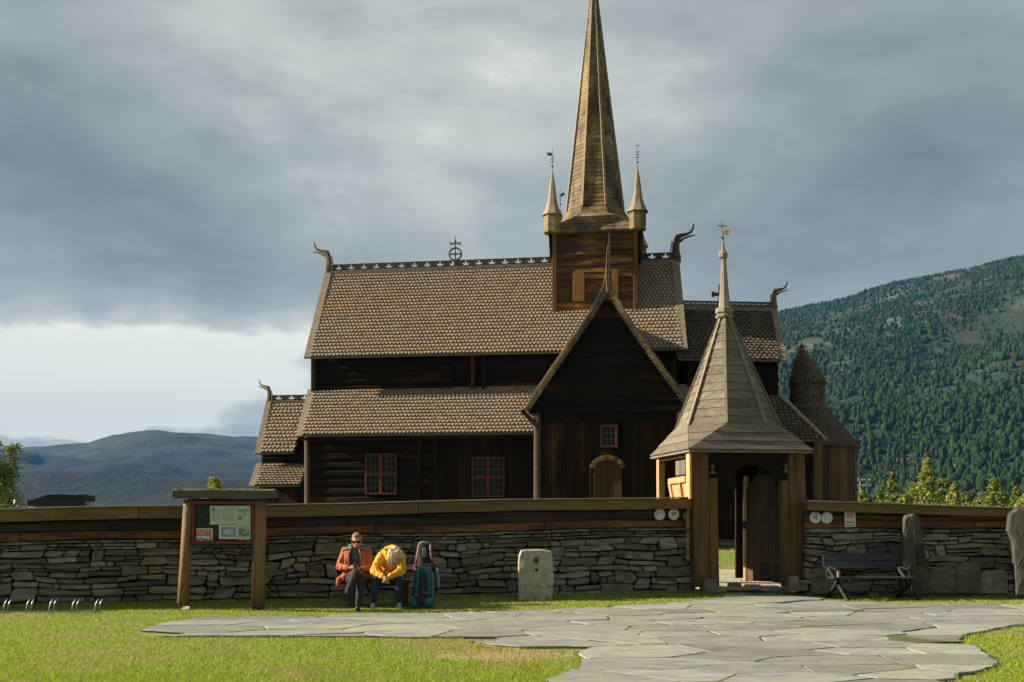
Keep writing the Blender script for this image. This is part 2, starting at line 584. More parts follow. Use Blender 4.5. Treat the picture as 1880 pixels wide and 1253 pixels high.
# one sheet: fine near the camera, coarse to the horizon
xs = sorted(set([-6000, -3000, -1500, -700, -350, -180, -100, -60] + [x * 1.0 for x in range(-40, 41)] + [60, 100, 180, 350, 700, 1500, 3000, 6000]))
ys = sorted(set([-60, -30, -15, -5, 0, 3, 6] + [7 + .5 * i for i in range(60)] + [40, 45, 50, 60, 80, 120, 200, 350, 600, 1000, 2000, 4500, 7000]))
vv = [(x, y, gz(x, y) - .02) for y in ys for x in xs]
ff = [(j * len(xs) + i, j * len(xs) + i + 1, (j + 1) * len(xs) + i + 1, (j + 1) * len(xs) + i) for j in range(len(ys) - 1) for i in range(len(xs) - 1)]
g = np_mesh('ground', vv, ff, m_lawn, np.zeros(len(ff)), kind='structure', smooth=True)

# ------------------------------------------------------------------ flagstone paving (each stone a part)


def gp(px, py):
    """ground point under a photo pixel"""
    Y = CZ * F / (py - HY)
    return ((px - CX) / F * Y, Y)


OUT = [gp(*p) for p in [(243, 1165), (290, 1148), (330, 1136), (450, 1133), (560, 1130), (640, 1128), (760, 1127), (850, 1123), (960, 1122), (1060, 1117), (1140, 1113),
                        (1230, 1108), (1325, 1100), (1338, 1086), (1352, 1082), (1400, 1083), (1440, 1092), (1560, 1104), (1700, 1104), (1900, 1107), (2100, 1108), (2100, 1125), (1880, 1146),
                        (1745, 1170), (1800, 1192), (1832, 1218), (1775, 1243), (1730, 1262), (1700, 1300), (1000, 1300), (985, 1270), (1010, 1250), (1078, 1218), (1060, 1194), (960, 1190),
                        (905, 1186), (840, 1171), (640, 1169), (400, 1168), (320, 1169)]]


def inside(p, poly):
    x, y = p
    c = False
    n = len(poly)
    j = n - 1
    for i in range(n):
        xi, yi = poly[i]
        xj, yj = poly[j]
        if (yi > y) != (yj > y) and x < (xj - xi) * (y - yi) / (yj - yi) + xi:
            c = not c
        j = i
    return c


def onto(q, poly):
    best, bd = q, 1e9
    for i in range(len(poly)):
        a, b = Vector(poly[i]), Vector(poly[(i + 1) % len(poly)])
        d = b - a
        t = max(0, min(1, (q - a).dot(d) / max(1e-9, d.dot(d))))
        c = a + d * t
        e = (q - c).length
        if e < bd:
            best, bd = c, e
    return best + Vector((rf.gauss(0, .02), rf.gauss(0, .02)))


def clip_half(poly, a, b):
    """keep the side of poly nearer to a than to b"""
    mx, my = (a[0] + b[0]) / 2, (a[1] + b[1]) / 2
    nx, ny = b[0] - a[0], b[1] - a[1]
    out = []
    for i in range(len(poly)):
        p, q = poly[i], poly[(i + 1) % len(poly)]
        dp = (p[0] - mx) * nx + (p[1] - my) * ny
        dq = (q[0] - mx) * nx + (q[1] - my) * ny
        if dp <= 0:
            out.append(p)
        if (dp < 0 < dq) or (dq < 0 < dp):
            t = dp / (dp - dq)
            out.append((p[0] + (q[0] - p[0]) * t, p[1] + (q[1] - p[1]) * t))
    return out


def voronoi(pts, box, ax):
    """cells of points, with x squeezed by ax so that stones come out longer than deep"""
    q = [(x / ax, y) for x, y in pts]
    cells = []
    for i, a in enumerate(q):
        poly = [(box[0] / ax, box[2]), (box[1] / ax, box[2]), (box[1] / ax, box[3]), (box[0] / ax, box[3])]
        for d, j in sorted(((a[0] - b[0]) ** 2 + (a[1] - b[1]) ** 2, j) for j, b in enumerate(q) if j != i)[:26]:
            poly = clip_half(poly, a, q[j])
        cells.append([(x * ax, y) for x, y in poly])
    return cells


def shrink(poly, g):
    cx = sum(p[0] for p in poly) / len(poly)
    cy = sum(p[1] for p in poly) / len(poly)
    out = []
    n = len(poly)
    area = sum(poly[i][0] * poly[(i + 1) % n][1] - poly[(i + 1) % n][0] * poly[i][1] for i in range(n))
    sgn = 1 if area > 0 else -1
    for i in range(n):
        p0, p1, p2 = poly[i - 1], poly[i], poly[(i + 1) % n]
        e1 = Vector((p1[0] - p0[0], p1[1] - p0[1]))
        e2 = Vector((p2[0] - p1[0], p2[1] - p1[1]))
        if e1.length < 1e-5 or e2.length < 1e-5:
            continue
        e1.normalize()
        e2.normalize()
        n1 = Vector((-e1.y, e1.x)) * sgn
        n2 = Vector((-e2.y, e2.x)) * sgn
        b = (n1 + n2)
        if b.length < 1e-3:
            continue
        b.normalize()
        k = min(g / max(.35, b.dot(n1)), 2.5 * g)
        out.append((p1[0] + b.x * k, p1[1] + b.y * k))
    return out


rf = random.Random(21)
pave = mk('paving', MB().box((0, 0, -50), .01, .01, .01), m_soil, None, kind='structure')
bed = MB()
stones_bed = []
pts = []
gy = 7.6
row = 0
while gy < 22.5:
    dy = .56 + .012 * (gy - 9)
    gx = -9.5 + (row % 2) * .6
    while gx < 14.5:
        if rf.random() < .86:
            pts.append((gx + rf.uniform(-.45, .45), gy + rf.uniform(-.24, .24)))
        gx += 1.15 + rf.uniform(-.3, .5)
    gy += dy
    row += 1
FLAG = []
for p, c in zip(pts, voronoi(pts, (-12, 16, 6.5, 23.5), 1.9)):
    if len(c) < 3:
        continue
    cc = (sum(q[0] for q in c) / len(c), sum(q[1] for q in c) / len(c))
    # cut the cell by jittering long edges
    s = shrink(c, rf.uniform(.005, .026))
    if len(s) < 3:
        continue
    rough = []
    for i in range(len(s)):
        a, b = Vector(s[i]), Vector(s[(i + 1) % len(s)])
        L = (b - a).length
        k = max(1, int(L / .20))
        for j in range(k):
            q = a.lerp(b, j / k)
            if j:
                q += Vector((rf.gauss(0, .012), rf.gauss(0, .012)))
            else:
                q = q.lerp(Vector(cc), .02)
            rough.append(q)
    ins = [inside(q, OUT) for q in rough]
    if sum(ins) < len(rough) * .30:
        continue
    rough = [q if k_ else onto(q, OUT) for q, k_ in zip(rough, ins)]
    ded = [rough[0]]
    for q in rough[1:]:
        if (q - ded[-1]).length > .03:
            ded.append(q)
    rough = ded
    if len(rough) < 3 or abs(sum(rough[i].x * rough[(i + 1) % len(rough)].y - rough[(i + 1) % len(rough)].x * rough[i].y for i in range(len(rough)))) < .06:
        continue
    cc = (sum(q.x for q in rough) / len(rough), sum(q.y for q in rough) / len(rough))
    FLAG.append([tuple(q) for q in rough])
    z = gz(*cc) + .011 + rf.uniform(-.003, .004)
    tx, ty = rf.gauss(0, .003), rf.gauss(0, .003)

    def hz(q):
        return z + (q[0] - cc[0]) * tx + (q[1] - cc[1]) * ty
    top = [Vector((q[0], q[1], hz(q))) for q in rough]
    low = [Vector((q[0] + (q[0] - cc[0]) * .012, q[1] + (q[1] - cc[1]) * .012, hz(q) - .010)) for q in rough]
    bot = [Vector((q[0], q[1], hz(q) - .09)) for q in low]
    mb = MB()
    mb.loft([bot, low, top], r=rf.random())
    mk('flagstone', mb, m_flag, pave)
# the soil bed under the stones
me = MB()
for i, f in enumerate(FLAG):
    c = Vector((sum(q[0] for q in f) / len(f), sum(q[1] for q in f) / len(f)))
    big = [c + (Vector(q) - c) * 1.08 for q in f]
    me.add([Vector((q.x, q.y, gz(q.x, q.y) + .004 + .0003 * (i % 7))) for q in big], [tuple(range(len(big)))])
bed_o = mesh_from(me, 'paving', Vector((0, 0, 0)))
pave.data = bed_o
bed_m = mat('joint_soil', (.055, .055, .022), (.115, .105, .045), (1, 1, 1), 5, rough=1, var=0, c3=(.10, .14, .03), p3=.48, s3=1.5)
pave.data.materials.append(bed_m)

# ------------------------------------------------------------------ mountains
m_hill = mat('heath_and_scree', (.009, .018, .008), (.024, .034, .016), (1, 1, 1), .03, rough=1, var=0, bump=.9, bdist=5, c3=(.095, .097, .082), p3=.58, s3=.009, soft=.07, c4=(.035, .040, .026), p4=.6, s4=.05, fine=.22, finea=.6)
m_far = mat('far_heath', (.008, .013, .010), (.022, .027, .016), (1, 1, 1), .011, rough=1, var=0, bump=.8, bdist=22, c3=(.045, .046, .028), p3=.56, s3=.0022, soft=.10, fine=.06, finea=.45)

t_ = m_far.node_tree
a_ = NT(t_)
pb_ = t_.nodes['Principled BSDF']
src = pb_.inputs['Base Color'].links[0].from_socket
tcx = a_.n('ShaderNodeTexCoord')
sp_ = a_.n('ShaderNodeSeparateXYZ')
a_.l(tcx.outputs['Object'], sp_.inputs[0])
nz_ = a_.noise(a_.mapv(tcx.outputs['Object'], (1, 1, 1.5)), .0035, 8, .70)
fz_ = a_.m('DIVIDE', a_.m('ADD', sp_.outputs[2], a_.m('MULTIPLY', a_.m('SUBTRACT', nz_, .5), -520.0)), 330.0)
tree_line = a_.ramp(fz_, [(.40, 1.0), (.62, 0.0)])          # forest below the tree line, heath above
far_forest = a_.mix(nz_, (.001, .003, .004), (.004, .008, .008))
a_.l(a_.mix(tree_line, src, far_forest), pb_.inputs['Base Color'])


def interp(pts, x):
    if x <= pts[0][0]:
        return pts[0][1]
    for (a, b), (c, d) in zip(pts, pts[1:]):
        if x <= c:
            return b + (d - b) * (x - a) / (c - a)
    return pts[-1][1]


def ridge(name, crest, D_crest, D_base, pxs, nrow, amp, nsc, material, seed, back=1.0):
    """a mountainside: its crest stands at distance D_crest, its foot at D_base"""
    verts, rows = [], nrow + 6
    for j in range(rows):
        t = j / (nrow - 1)
        for px in pxs:
            Dc = interp(D_crest, px)
            Db = interp(D_base, px)
            H = (HY - interp(crest, px)) / F * Dc
            if t <= 1:
                Y = Db + (Dc - Db) * t
                h = H * (.62 * t + .38 * t * t * (3 - 2 * t))
            else:
                Y = Dc * (1 + (t - 1) * 3.0)
                h = H * (1 - (t - 1) * 1.5)
            x = (px - CX) / F * Y
            e = sstep(0, .15, t) * (1 - .97 * sstep(.45, 1.0, t))
            q = Vector((x * nsc + seed, Y * nsc, seed))
            h += amp * e * (mnoise.fractal(q, 1.0, 2.1, 5) + .35 * abs(mnoise.noise(q * 4)))
            if .6 < t:
                h += amp * .05 * mnoise.noise(q * 9)
            h += amp * .10 * mnoise.fractal(q * 6, 1.0, 2.1, 3) * sstep(0, .2, t)
            verts.append((x, Y, h - 1.0))
    n = len(pxs)
    faces = [(j * n + i, j * n + i + 1, (j + 1) * n + i + 1, (j + 1) * n + i) for j in range(rows - 1) for i in range(n - 1)]
    np_mesh(name, verts, faces, material, np.zeros(len(faces)), kind='structure', smooth=True)
    return np.array(verts).reshape(rows, n, 3)


pr = list(range(700, 3400, 14))
HR = ridge('mountain_slope', [(600, 900), (900, 800), (1150, 690), (1425, 577), (1500, 561), (1560, 547), (1640, 521), (1700, 512), (1760, 499), (1880, 473), (2100, 430), (2600, 380), (3400, 420)],
           [(600, 2300), (1400, 1900), (1900, 1700), (2600, 1500), (3400, 1400)], [(600, 620), (1900, 430), (3400, 330)], pr, 90, 26, .0045, m_hill, 3.0)
pf = list(range(-2400, 1500, 16))
ridge('mountain', [(-2400, 700), (-1200, 760), (-400, 800), (0, 829), (60, 822), (160, 813), (205, 800), (245, 793), (280, 790), (330, 794), (400, 799), (470, 806), (600, 812), (900, 840), (1500, 900)],
      [(-2400, 3200), (1500, 4200)], [(-2400, 900), (1500, 1500)], pf, 90, 60, .0016, m_far, 11.0)

# the forest on the right slope: thousands of conifers and birches, nobody could count them
m_conif = mat('hillside_trees', (.010, .022, .008), (.026, .046, .013), (1, 1, 1), .15, rough=1, var=.30, hue=.05, bump=0, spec=.1)
nr = np.random.default_rng(5)


def forest(name, grid, count, mtl, hmin, hmax, rows=(1, 90), dens=None):
    R_, C_, _ = grid.shape
    V, Fc, Rv = [], [], []
    k = 0
    tries = 0
    base = 0
    nseg = 5
    while k < count and tries < count * 8:
        tries += 1
        j = nr.uniform(rows[0], rows[1] - 1.001)
        i = nr.uniform(0, C_ - 1.001)
        j0, i0 = int(j), int(i)
        a, b = j - j0, i - i0
        p = (grid[j0, i0] * (1 - a) * (1 - b) + grid[j0 + 1, i0] * a * (1 - b) + grid[j0, i0 + 1] * (1 - a) * b + grid[j0 + 1, i0 + 1] * a * b)
        if dens is not None and nr.random() > dens(p, j / (rows[1] - 1)):
            continue
        h = nr.uniform(hmin, hmax) * (1 if nr.random() < .8 else .6)
        con = nr.random() < .62
        r = h * (nr.uniform(.20, .32) if con else nr.uniform(.32, .50))
        prof = [(0.05, r * .75), (.30, r * nr.uniform(.8, 1.1)), (.50, r * .62), (1.0, .02)] if con else \
               [(0.08, r * .6), (.40, r * 1.0), (.75, r * .75), (1.0, .1)]
        ph = nr.uniform(0, 6.28)
        for z, rr in prof:
            for s_ in range(nseg):
                t = ph + s_ * 2 * math.pi / nseg
                q = rr * nr.uniform(.65, 1.25)
                V.append((p[0] + q * math.cos(t), p[1] + q * math.sin(t), p[2] + z * h + nr.uniform(-.04, .04) * h))
        rv = nr.random()
        for L in range(len(prof) - 1):
            for s_ in range(nseg):
                s2 = (s_ + 1) % nseg
                Fc.append((base + L * nseg + s_, base + L * nseg + s2, base + (L + 1) * nseg + s2, base + (L + 1) * nseg + s_))
                Rv.append(rv)
        base += len(prof) * nseg
        k += 1
    return np_mesh(name, V, Fc, mtl, Rv, kind='stuff')


def fdens(p, t):
    n = mnoise.fractal(Vector((p[0] * .006, p[1] * .010, 4.0)), 1.0, 2.0, 4)
    edge = .9 if t > .985 else 0
    return max(edge, min(1, max(.12, 1.0 - 2.8 * max(0, n + .02) - .40 * t + (.45 if t < .4 else 0))))


fo = forest('hillside_forest', HR, 78000, m_conif, 2.8, 7.5, dens=fdens)
fo['label'] = 'mixed pine and birch forest covering the mountain slope'
# ------------------------------------------------------------------ the stave church
G0 = .60
CH = Fr((1117 - CX) / F * 29, 29, -8)
church = thing('stave_church', 'large dark tarred wooden stave church with steep shingled roofs and a tall spire', 'church', (CH.P(0, 5.2, G0)))


def shingle(mb, tip, X, U, N, w, p, t, r):
    """a thick round-nosed wooden shingle: tip point, along the row, up the slope, outwards"""
    pts = [(-.47, 1.75), (-.485, 1.05), (-.34, .47), (-.155, .0), (.155, .0), (.34, .47), (.485, 1.05), (.47, 1.75)]
    top, bot = [], []
    for a, b in pts:
        q = tip + X * (a * w) + U * (b * p)
        lift = t * (1.75 - b)
        top.append(q + N * (lift + .004))
        bot.append(q + N * (lift - t * 1.0))
    vs = top + bot
    fs = [(0, 1, 6, 7), (1, 2, 5, 6), (2, 3, 4, 5)] + [(i, 8 + i, 9 + i, i + 1) for i in range(0, 7)]
    mb.add(vs, fs, r)


def shingles(parent, A, B, C, D, pw, mtl, aspect=.86, t=.034, name='shingle', rows=None, sag=0.0):
    """cover the slope A (eave left) B (eave right) C (ridge right) D (ridge left)"""
    A, B, C, D = map(Vector, (A, B, C, D))
    Ls = ((D - A).length + (C - B).length) / 2
    n = rows or max(2, int(round(Ls / (pw * aspect))))
    p = Ls / n
    N = (B - A).cross(D - A).normalized()
    if N.z < 0 or (abs(N.z) < 1e-3 and N.y > 0):
        N = -N
    mb = MB()
    for i in range(n):
        f = i / n
        a, b = A.lerp(D, f), B.lerp(C, f)
        L = (b - a).length
        if L < pw * .4:
            continue
        X = (b - a).normalized()
        U = (N.cross(X)).normalized()
        if U.z < 0:
            U = -U
        m = max(1, int(round(L / pw)))
        ww = L / m
        for k in range(m + (i % 2)):
            s = (k + (0 if i % 2 else .5)) * ww
            s = min(max(s, ww * .25), L - ww * .25)
            tip = a + X * (s + rnd.uniform(-.015, .015) * ww) + U * (rnd.uniform(-.04, .04) * p)
            shingle(mb, tip, X, U, N, ww * rnd.uniform(.95, 1.0), p, t * rnd.uniform(.9, 1.1), rnd.random())
    return mk(name, mb, mtl, parent, kind='stuff')


def deck(name, A, B, C, D, mtl, parent, th=.05):
    """roof boarding under the shingles"""
    A, B, C, D = map(Vector, (A, B, C, D))
    N = (B - A).cross(D - A).normalized()
    if N.z < 0:
        N = -N
    mb = MB().prism([A - N * .004, B - N * .004, C - N * .004, D - N * .004], [q - N * th for q in (A, B, C, D)])
    return mk(name, mb, mtl, parent)


def logs(parent, fr, u0, u1, z0, z1, v, n, mtl, name='log', rad=None, r2=.62):
    h = (z1 - z0) / n
    for i in range(n):
        zc = z0 + h * (i + .5)
        rr = (rad or h * .5)
        mb = MB()
        path = []
        k = max(2, int((u1 - u0) / 1.1))
        for j in range(k + 1):
            u = u0 + (u1 - u0) * j / k
            path.append(fr.P(u, v + rnd.uniform(-.008, .008), zc + rnd.uniform(-.012, .012)))
        loops = []
        for q in path:
            lp = []
            for a in range(8):
                th = math.pi * (a + .5) / 4
                c = math.cos(th)
                s_ = math.sin(th)
                n_ = Vector((fr.n[0], fr.n[1], 0))
                lp.append(q + n_ * (c * rr * r2 * rnd.uniform(.95, 1.05)) + Vector((0, 0, s_ * rr * 1.04)))
            loops.append(lp)
        mb.loft(loops)
        mk(name, mb, mtl, parent, smooth=False)


def hboards(parent, fr, u0, u1, z0, z1, v, n, mtl, name='board', clip=None, th=.05, lap=.012, bev=.004):
    """horizontal boards, each an object; clip(z) -> (ulo, uhi)"""
    h = (z1 - z0) / n
    for i in range(n):
        a, b = z0 + h * i, z0 + h * (i + 1) - .008
        ua0, ua1 = (u0, u1) if clip is None else clip(a)
        ub0, ub1 = (u0, u1) if clip is None else clip(b)
        if ua1 - ua0 < .03:
            continue
        o = rnd.uniform(0, .012)
        P = fr.P
        front = [P(ua0, v - o - lap, a), P(ua1, v - o - lap, a), P(ub1, v - o, b), P(ub0, v - o, b)]
        back = [P(ua0, v + th, a), P(ua1, v + th, a), P(ub1, v + th, b), P(ub0, v + th, b)]
        mk(name, MB().prism(front, back), mtl, parent, bev=bev)


def vboards(parent, fr, u0, u1, z0, z1, v, n, mtl, name='plank', th=.05, top=None, bev=.006, jit=.35):
    w_ = (u1 - u0) / n
    ed = [u0] + [u0 + w_ * (i + rnd.uniform(-jit, jit) * .5) for i in range(1, n)] + [u1]
    for i in range(n):
        a, b = ed[i] + .004, ed[i + 1] - .004
        o = rnd.uniform(0, .022)
        za, zb = (z1, z1) if top is None else (top(a), top(b))
        mk(name, MB().prism([fr.P(a, v - o, z0), fr.P(b, v - o, z0), fr.P(b, v - o, zb), fr.P(a, v - o, za)],
                            [fr.P(a, v + th, z0), fr.P(b, v + th, z0), fr.P(b, v + th, zb), fr.P(a, v + th, za)]), mtl, parent, bev=bev)


def crest(parent, P0, P1, h, th, period, mtl, name='ridge_crest', fancy=False):
    """pierced ridge board: crown-shaped openings you can see the sky through"""
    P0, P1 = Vector(P0), Vector(P1)
    L = (P1 - P0).length
    X = (P1 - P0).normalized()
    n = max(1, int(round(L / period)))
    if fancy:
        bm = ["1111111111111111",
              "1110111101111011",
              "1001100110011001",
              "1011001110110011",
              "1111110111111101",
              "1101111011011110",
              "1111111111111111"]
    else:
        bm = ["1111111111111111",
              "1111111001111111",
              "1111111001111111",
              "1111011001101111",
              "1111000000001111",
              "1111100000011111",
              "1111111111111111",
              "1111111111111111"]
    rws, cols = len(bm), len(bm[0])
    Y = Vector((-X.y, X.x, 0)).normalized() * (th / 2)
    Z = Vector((0, 0, 1))
    mb = MB()
    for k in range(n):
        for r_, line in enumerate(bm):
            c = 0
            while c < cols:
                if line[c] == '1':
                    d = c
                    while d < cols and line[d] == '1':
                        d += 1
                    x0, x1 = (k + c / cols) / n * L, (k + d / cols) / n * L
                    z1, z0 = h * (1 - r_ / rws), h * (1 - (r_ + 1) / rws)
                    q = [P0 + X * x0 + Z * z0, P0 + X * x1 + Z * z0, P0 + X * x1 + Z * z1, P0 + X * x0 + Z * z1]
                    mb.prism([p - Y for p in q], [p + Y for p in q], r=.5)
                    c = d
                else:
                    c += 1
    return mk(name, mb, mtl, parent)


def dragon(parent, base, dx, size, mtl, wob=0.0):
    """carved dragon head finial on a gable: neck, head, curling upper jaw, lower jaw, mane; dx = unit direction it faces"""
    b = Vector(base)
    dx = Vector(dx)
    Z = Vector((0, 0, 1))
    up = tuple(Vector((-dx.y, dx.x, 0)))

    def Q(a, z, y=0):
        return b + dx * (a * size) + Z * (z * size)
    neck = MB().tube([Q(0, -.12), Q(-.01, .12), Q(-.04, .40), Q(-.03, .68), Q(.03, .86)], [.17 * size, .18 * size, .15 * size, .135 * size, .12 * size], n=10, sq=(1, .65), up=up, jit=.06)
    o = mk('dragon_head', neck, mtl, parent, smooth=False)
    mk('upper_jaw', MB().tube([Q(-.05, .80), Q(.06, .98), Q(.22, 1.04), Q(.42, 1.08), Q(.58, 1.16), Q(.67, 1.30), Q(.69, 1.46), Q(.73, 1.52)],
                              [.11 * size, .125 * size, .085 * size, .062 * size, .052 * size, .040 * size, .030 * size, .014 * size], n=8, sq=(1, .7), up=up), mtl, o)
    mk('lower_jaw', MB().tube([Q(.00, .72), Q(.14, .80), Q(.30, .90), Q(.50, .98), Q(.68, 1.01), Q(.78, 1.03)],
                              [.08 * size, .060 * size, .044 * size, .036 * size, .028 * size, .014 * size], n=8, sq=(1, .7), up=up), mtl, o)
    mane = MB()
    for i in range(7):
        z = .10 + i * .105
        mane.tube([Q(-.10, z - .03), Q(-.22 - .03 * (6 - i) * .6, z + .02), Q(-.20 - .03 * (6 - i) * .6, z + .085)], [.035 * size, .032 * size, .012 * size], n=6, up=up)
    mk('mane', mane, mtl, o)
    ring = MB().tube([Q(0.0, .0), Q(0, .06)], [.17 * size, .17 * size], n=12, sq=(1, .7), up=up)
    mk('collar', ring, mtl, o)
    return o


def window(parent, fr, px0, py0, px1, py1, v, big=True):
    u0, z1 = fr.pl(px0, py0, v)
    u1, z0 = fr.pl(px1, py1, v)
    o = mk('window', MB().rect(fr, u0 - .03, u1 + .03, z0 - .03, z1 + .03, v - .05, v + .12), m_wall_v, parent, bev=.006)
    fw = .045 if big else .06
    f = MB()
    f.rect(fr, u0, u1, z0, z0 + fw, v - .10, v - .051)
    f.rect(fr, u0, u1, z1 - fw, z1, v - .10, v - .051)
    f.rect(fr, u0, u0 + fw, z0 + fw + .001, z1 - fw - .001, v - .098, v - .051)
    f.rect(fr, u1 - fw, u1, z0 + fw + .001, z1 - fw - .001, v - .098, v - .051)
    um, zm = (u0 + u1) / 2, z0 + (z1 - z0) * .50
    if big:
        f.rect(fr, um - .045, um + .045, z0 + fw + .001, z1 - fw - .001, v - .102, v - .051)
        f.rect(fr, u0 + fw, um - .0455, zm - .05, zm + .05, v - .100, v - .051)
        f.rect(fr, um + .0455, u1 - fw, zm - .05, zm + .05, v - .100, v - .051)
    mk('frame', f, m_red, o, bev=.004)
    cells = [(u0 + fw, um - .0455, z0 + fw, zm - .05), (um + .0455, u1 - fw, z0 + fw, zm - .05), (u0 + fw, um - .0455, zm + .05, z1 - fw), (um + .0455, u1 - fw, zm + .05, z1 - fw)] if big else [(u0 + fw, u1 - fw, z0 + fw, z1 - fw)]
    for a, b, c, d in cells:
        mk('pane', MB().rect(fr, a, b, c, d, v - .062, v - .054), m_glass, o)
        mb = MB()
        t = .008 if big else .011
        for k in (1, 2):
            x = a + (b - a) * k / 3
            mb.rect(fr, x - t, x + t, c, d, v - .078, v - .063)
            z = c + (d - c) * k / 3
            mb.rect(fr, a, b, z - t, z + t, v - .080, v - .0635)
        mk('glazing_bars', mb, m_munt, o)
    return o


P = CH.P
# --- levels of the nave, read off the photograph on the planes where the walls stand
vA, vU, vR, vE, vAE = 2.0, 3.2, 5.2, 2.75, 1.60      # aisle wall, upper wall, ridge, upper eave, aisle eave
uL = CH.U(565, vA)                                     # left end of the aisle wall
uUL = CH.U(575, vU)
zAE = CH.pl(755, 798, vAE)[1]
zAT = CH.pl(800, 714, vU)[1]
zUE = CH.pl(800, 652, vE)[1]
zR = CH.pl(810, 499, vR)[1]
uRL, uRR = CH.U(603, vR), CH.U(1240, vR)
uEL, uER = CH.U(566, vE), CH.U(1255, vE)
uAL = CH.U(551, vAE)
uAR = CH.U(1290, vAE)
uNR = CH.U(1242, vU)                                   # right end of the nave's upper wall
print('levels', zAE, zAT, zUE, zR, uL, uUL, uNR)

# upper nave roof
nave_roof = deck('nave_roof', P(uEL, vE, zUE), P(uER, vE, zUE), P(uRR, vR, zR), P(uRL, vR, zR), m_board, church)
shingles(nave_roof, P(uEL + .05, vE - .03, zUE), P(uER - .05, vE - .03, zUE), P(uRR - .05, vR, zR), P(uRL + .05, vR, zR), .128, m_shingle, rows=26, t=.047)
rear = deck('nave_roof', P(uEL, 2 * vR - vE, zUE), P(uER, 2 * vR - vE, zUE), P(uRR, vR, zR), P(uRL, vR, zR), m_shingle, church)
# barge boards of the upper roof
for ue, ur, s in ((uEL, uRL, -1), (uER, uRR, 1)):
    for vv_ in (vE - .06, 2 * vR - vE + .06):
        mk('bargeboard', MB().bar(P(ue, vv_, zUE - .02), P(ur, vR, zR + .12), .07, .26, up=tuple(P(0, 0, 0) - P(1, 0, 0))), m_board, church, bev=.008)
mk('ridge_beam', MB().bar(P(uRL, vR, zR + .06), P(uRR, vR, zR + .06), .14, .16), m_board, church, bev=.01)
crest(church, P(uRL + .15, vR, zR + .14), P(uRR - .1, vR, zR + .14), .24, .05, .455, m_crest)
Xd = Vector((CH.u[0], CH.u[1], 0))
hs = 33.0 / F
dragon(church, P(uRL - .02, vR, zR + .12), -Xd, .72, m_carve)
dragon(church, P(uRR + .05, vR, zR + .12), Xd, .80, m_carve_d)

# ring cross on the ridge
uc, zc = CH.pl(836, 467, vR)
cr = MB()
ring = [P(uc + .21 * math.cos(t), vR, zc + .21 * math.sin(t)) for t in [2 * math.pi * k / 20 for k in range(20)]]
lo = []
for k in range(20):
    t = 2 * math.pi * k / 20
    c, s_ = math.cos(t), math.sin(t)
    lo.append([P(uc + (.215 + a) * c, vR + b, zc + (.215 + a) * s_) for a, b in ((-.025, -.03), (.025, -.03), (.025, .03), (-.025, .03))])
for k in range(20):
    cr.prism(lo[k], lo[(k + 1) % 20], r=.5)
o = mk('ridge_cross', cr, m_carve, church)
st = MB()
st.bar(P(uc, vR, zc - .66), P(uc, vR, zc + .62), .07, .07, w2=.02, d2=.02)
st.bar(P(uc - .20, vR + .001, zc), P(uc + .20, vR + .001, zc), .045, .045)
st.bar(P(uc, vR, zc - .66), P(uc, vR, zc - .22), .13, .11, w2=.07, d2=.06)
mk('stem', st, m_carve, o)
tr = MB()
zt = zc + .37
tr.bar(P(uc - .17, vR, zt), P(uc + .17, vR, zt), .05, .05)
for s_ in (-1, 1):
    tr.bar(P(uc + s_ * .15, vR, zt - .02), P(uc + s_ * .19, vR, zt + .07), .03, .03)
    tr.bar(P(uc + s_ * .15, vR, zt + .02), P(uc + s_ * .19, vR, zt - .06), .03, .03)
tr.bar(P(uc, vR, zt), P(uc, vR, zt + .16), .09, .04, w2=.02)
mk('crossbar', tr, m_carve, o)

# upper wall: logs on the left, boards on the right
logs(church, CH, uUL + .12, CH.U(832, vU), zAT - .05, zUE + .25, vU, 6, m_wall_h)
hboards(church, CH, CH.U(834, vU), CH.U(1040, vU), zAT - .05, zUE + .25, vU, 6, m_wall_h, name='wall_board')
vboards(church, CH, CH.U(1190, vU), uNR, zAT - 1.0, zUE + .2, vU, 6, m_wall_v, name='wall_plank')
for px in (576, 868, 888):
    uu = CH.U(px, vU - .1)
    mk('wall_post', MB().rect(CH, uu - .07, uu + .07, zAT - .08, zUE + .12, vU - .14, vU + .02), m_wall_v, church, bev=.01)
mk('corner_board', MB().rect(CH, uUL - .05, uUL + .10, zAT - .1, zUE + .2, vU - .10, vU + .1), m_wall_v, church, bev=.01)
# the body of the nave behind the cladding, with gable ends
body = MB()
zi = zUE + .1
body.prism([P(uUL, vU + .06, G0), P(uUL, 2 * vR - vU - .06, G0), P(uUL, 2 * vR - vU - .06, zi), P(uUL, vR, zR - .15), P(uUL, vU + .06, zi)],
           [P(uNR, vU + .06, G0), P(uNR, 2 * vR - vU - .06, G0), P(uNR, 2 * vR - vU - .06, zi), P(uNR, vR, zR - .15), P(uNR, vU + .06, zi)])
mk('nave_wall', body, m_wall_h, church)

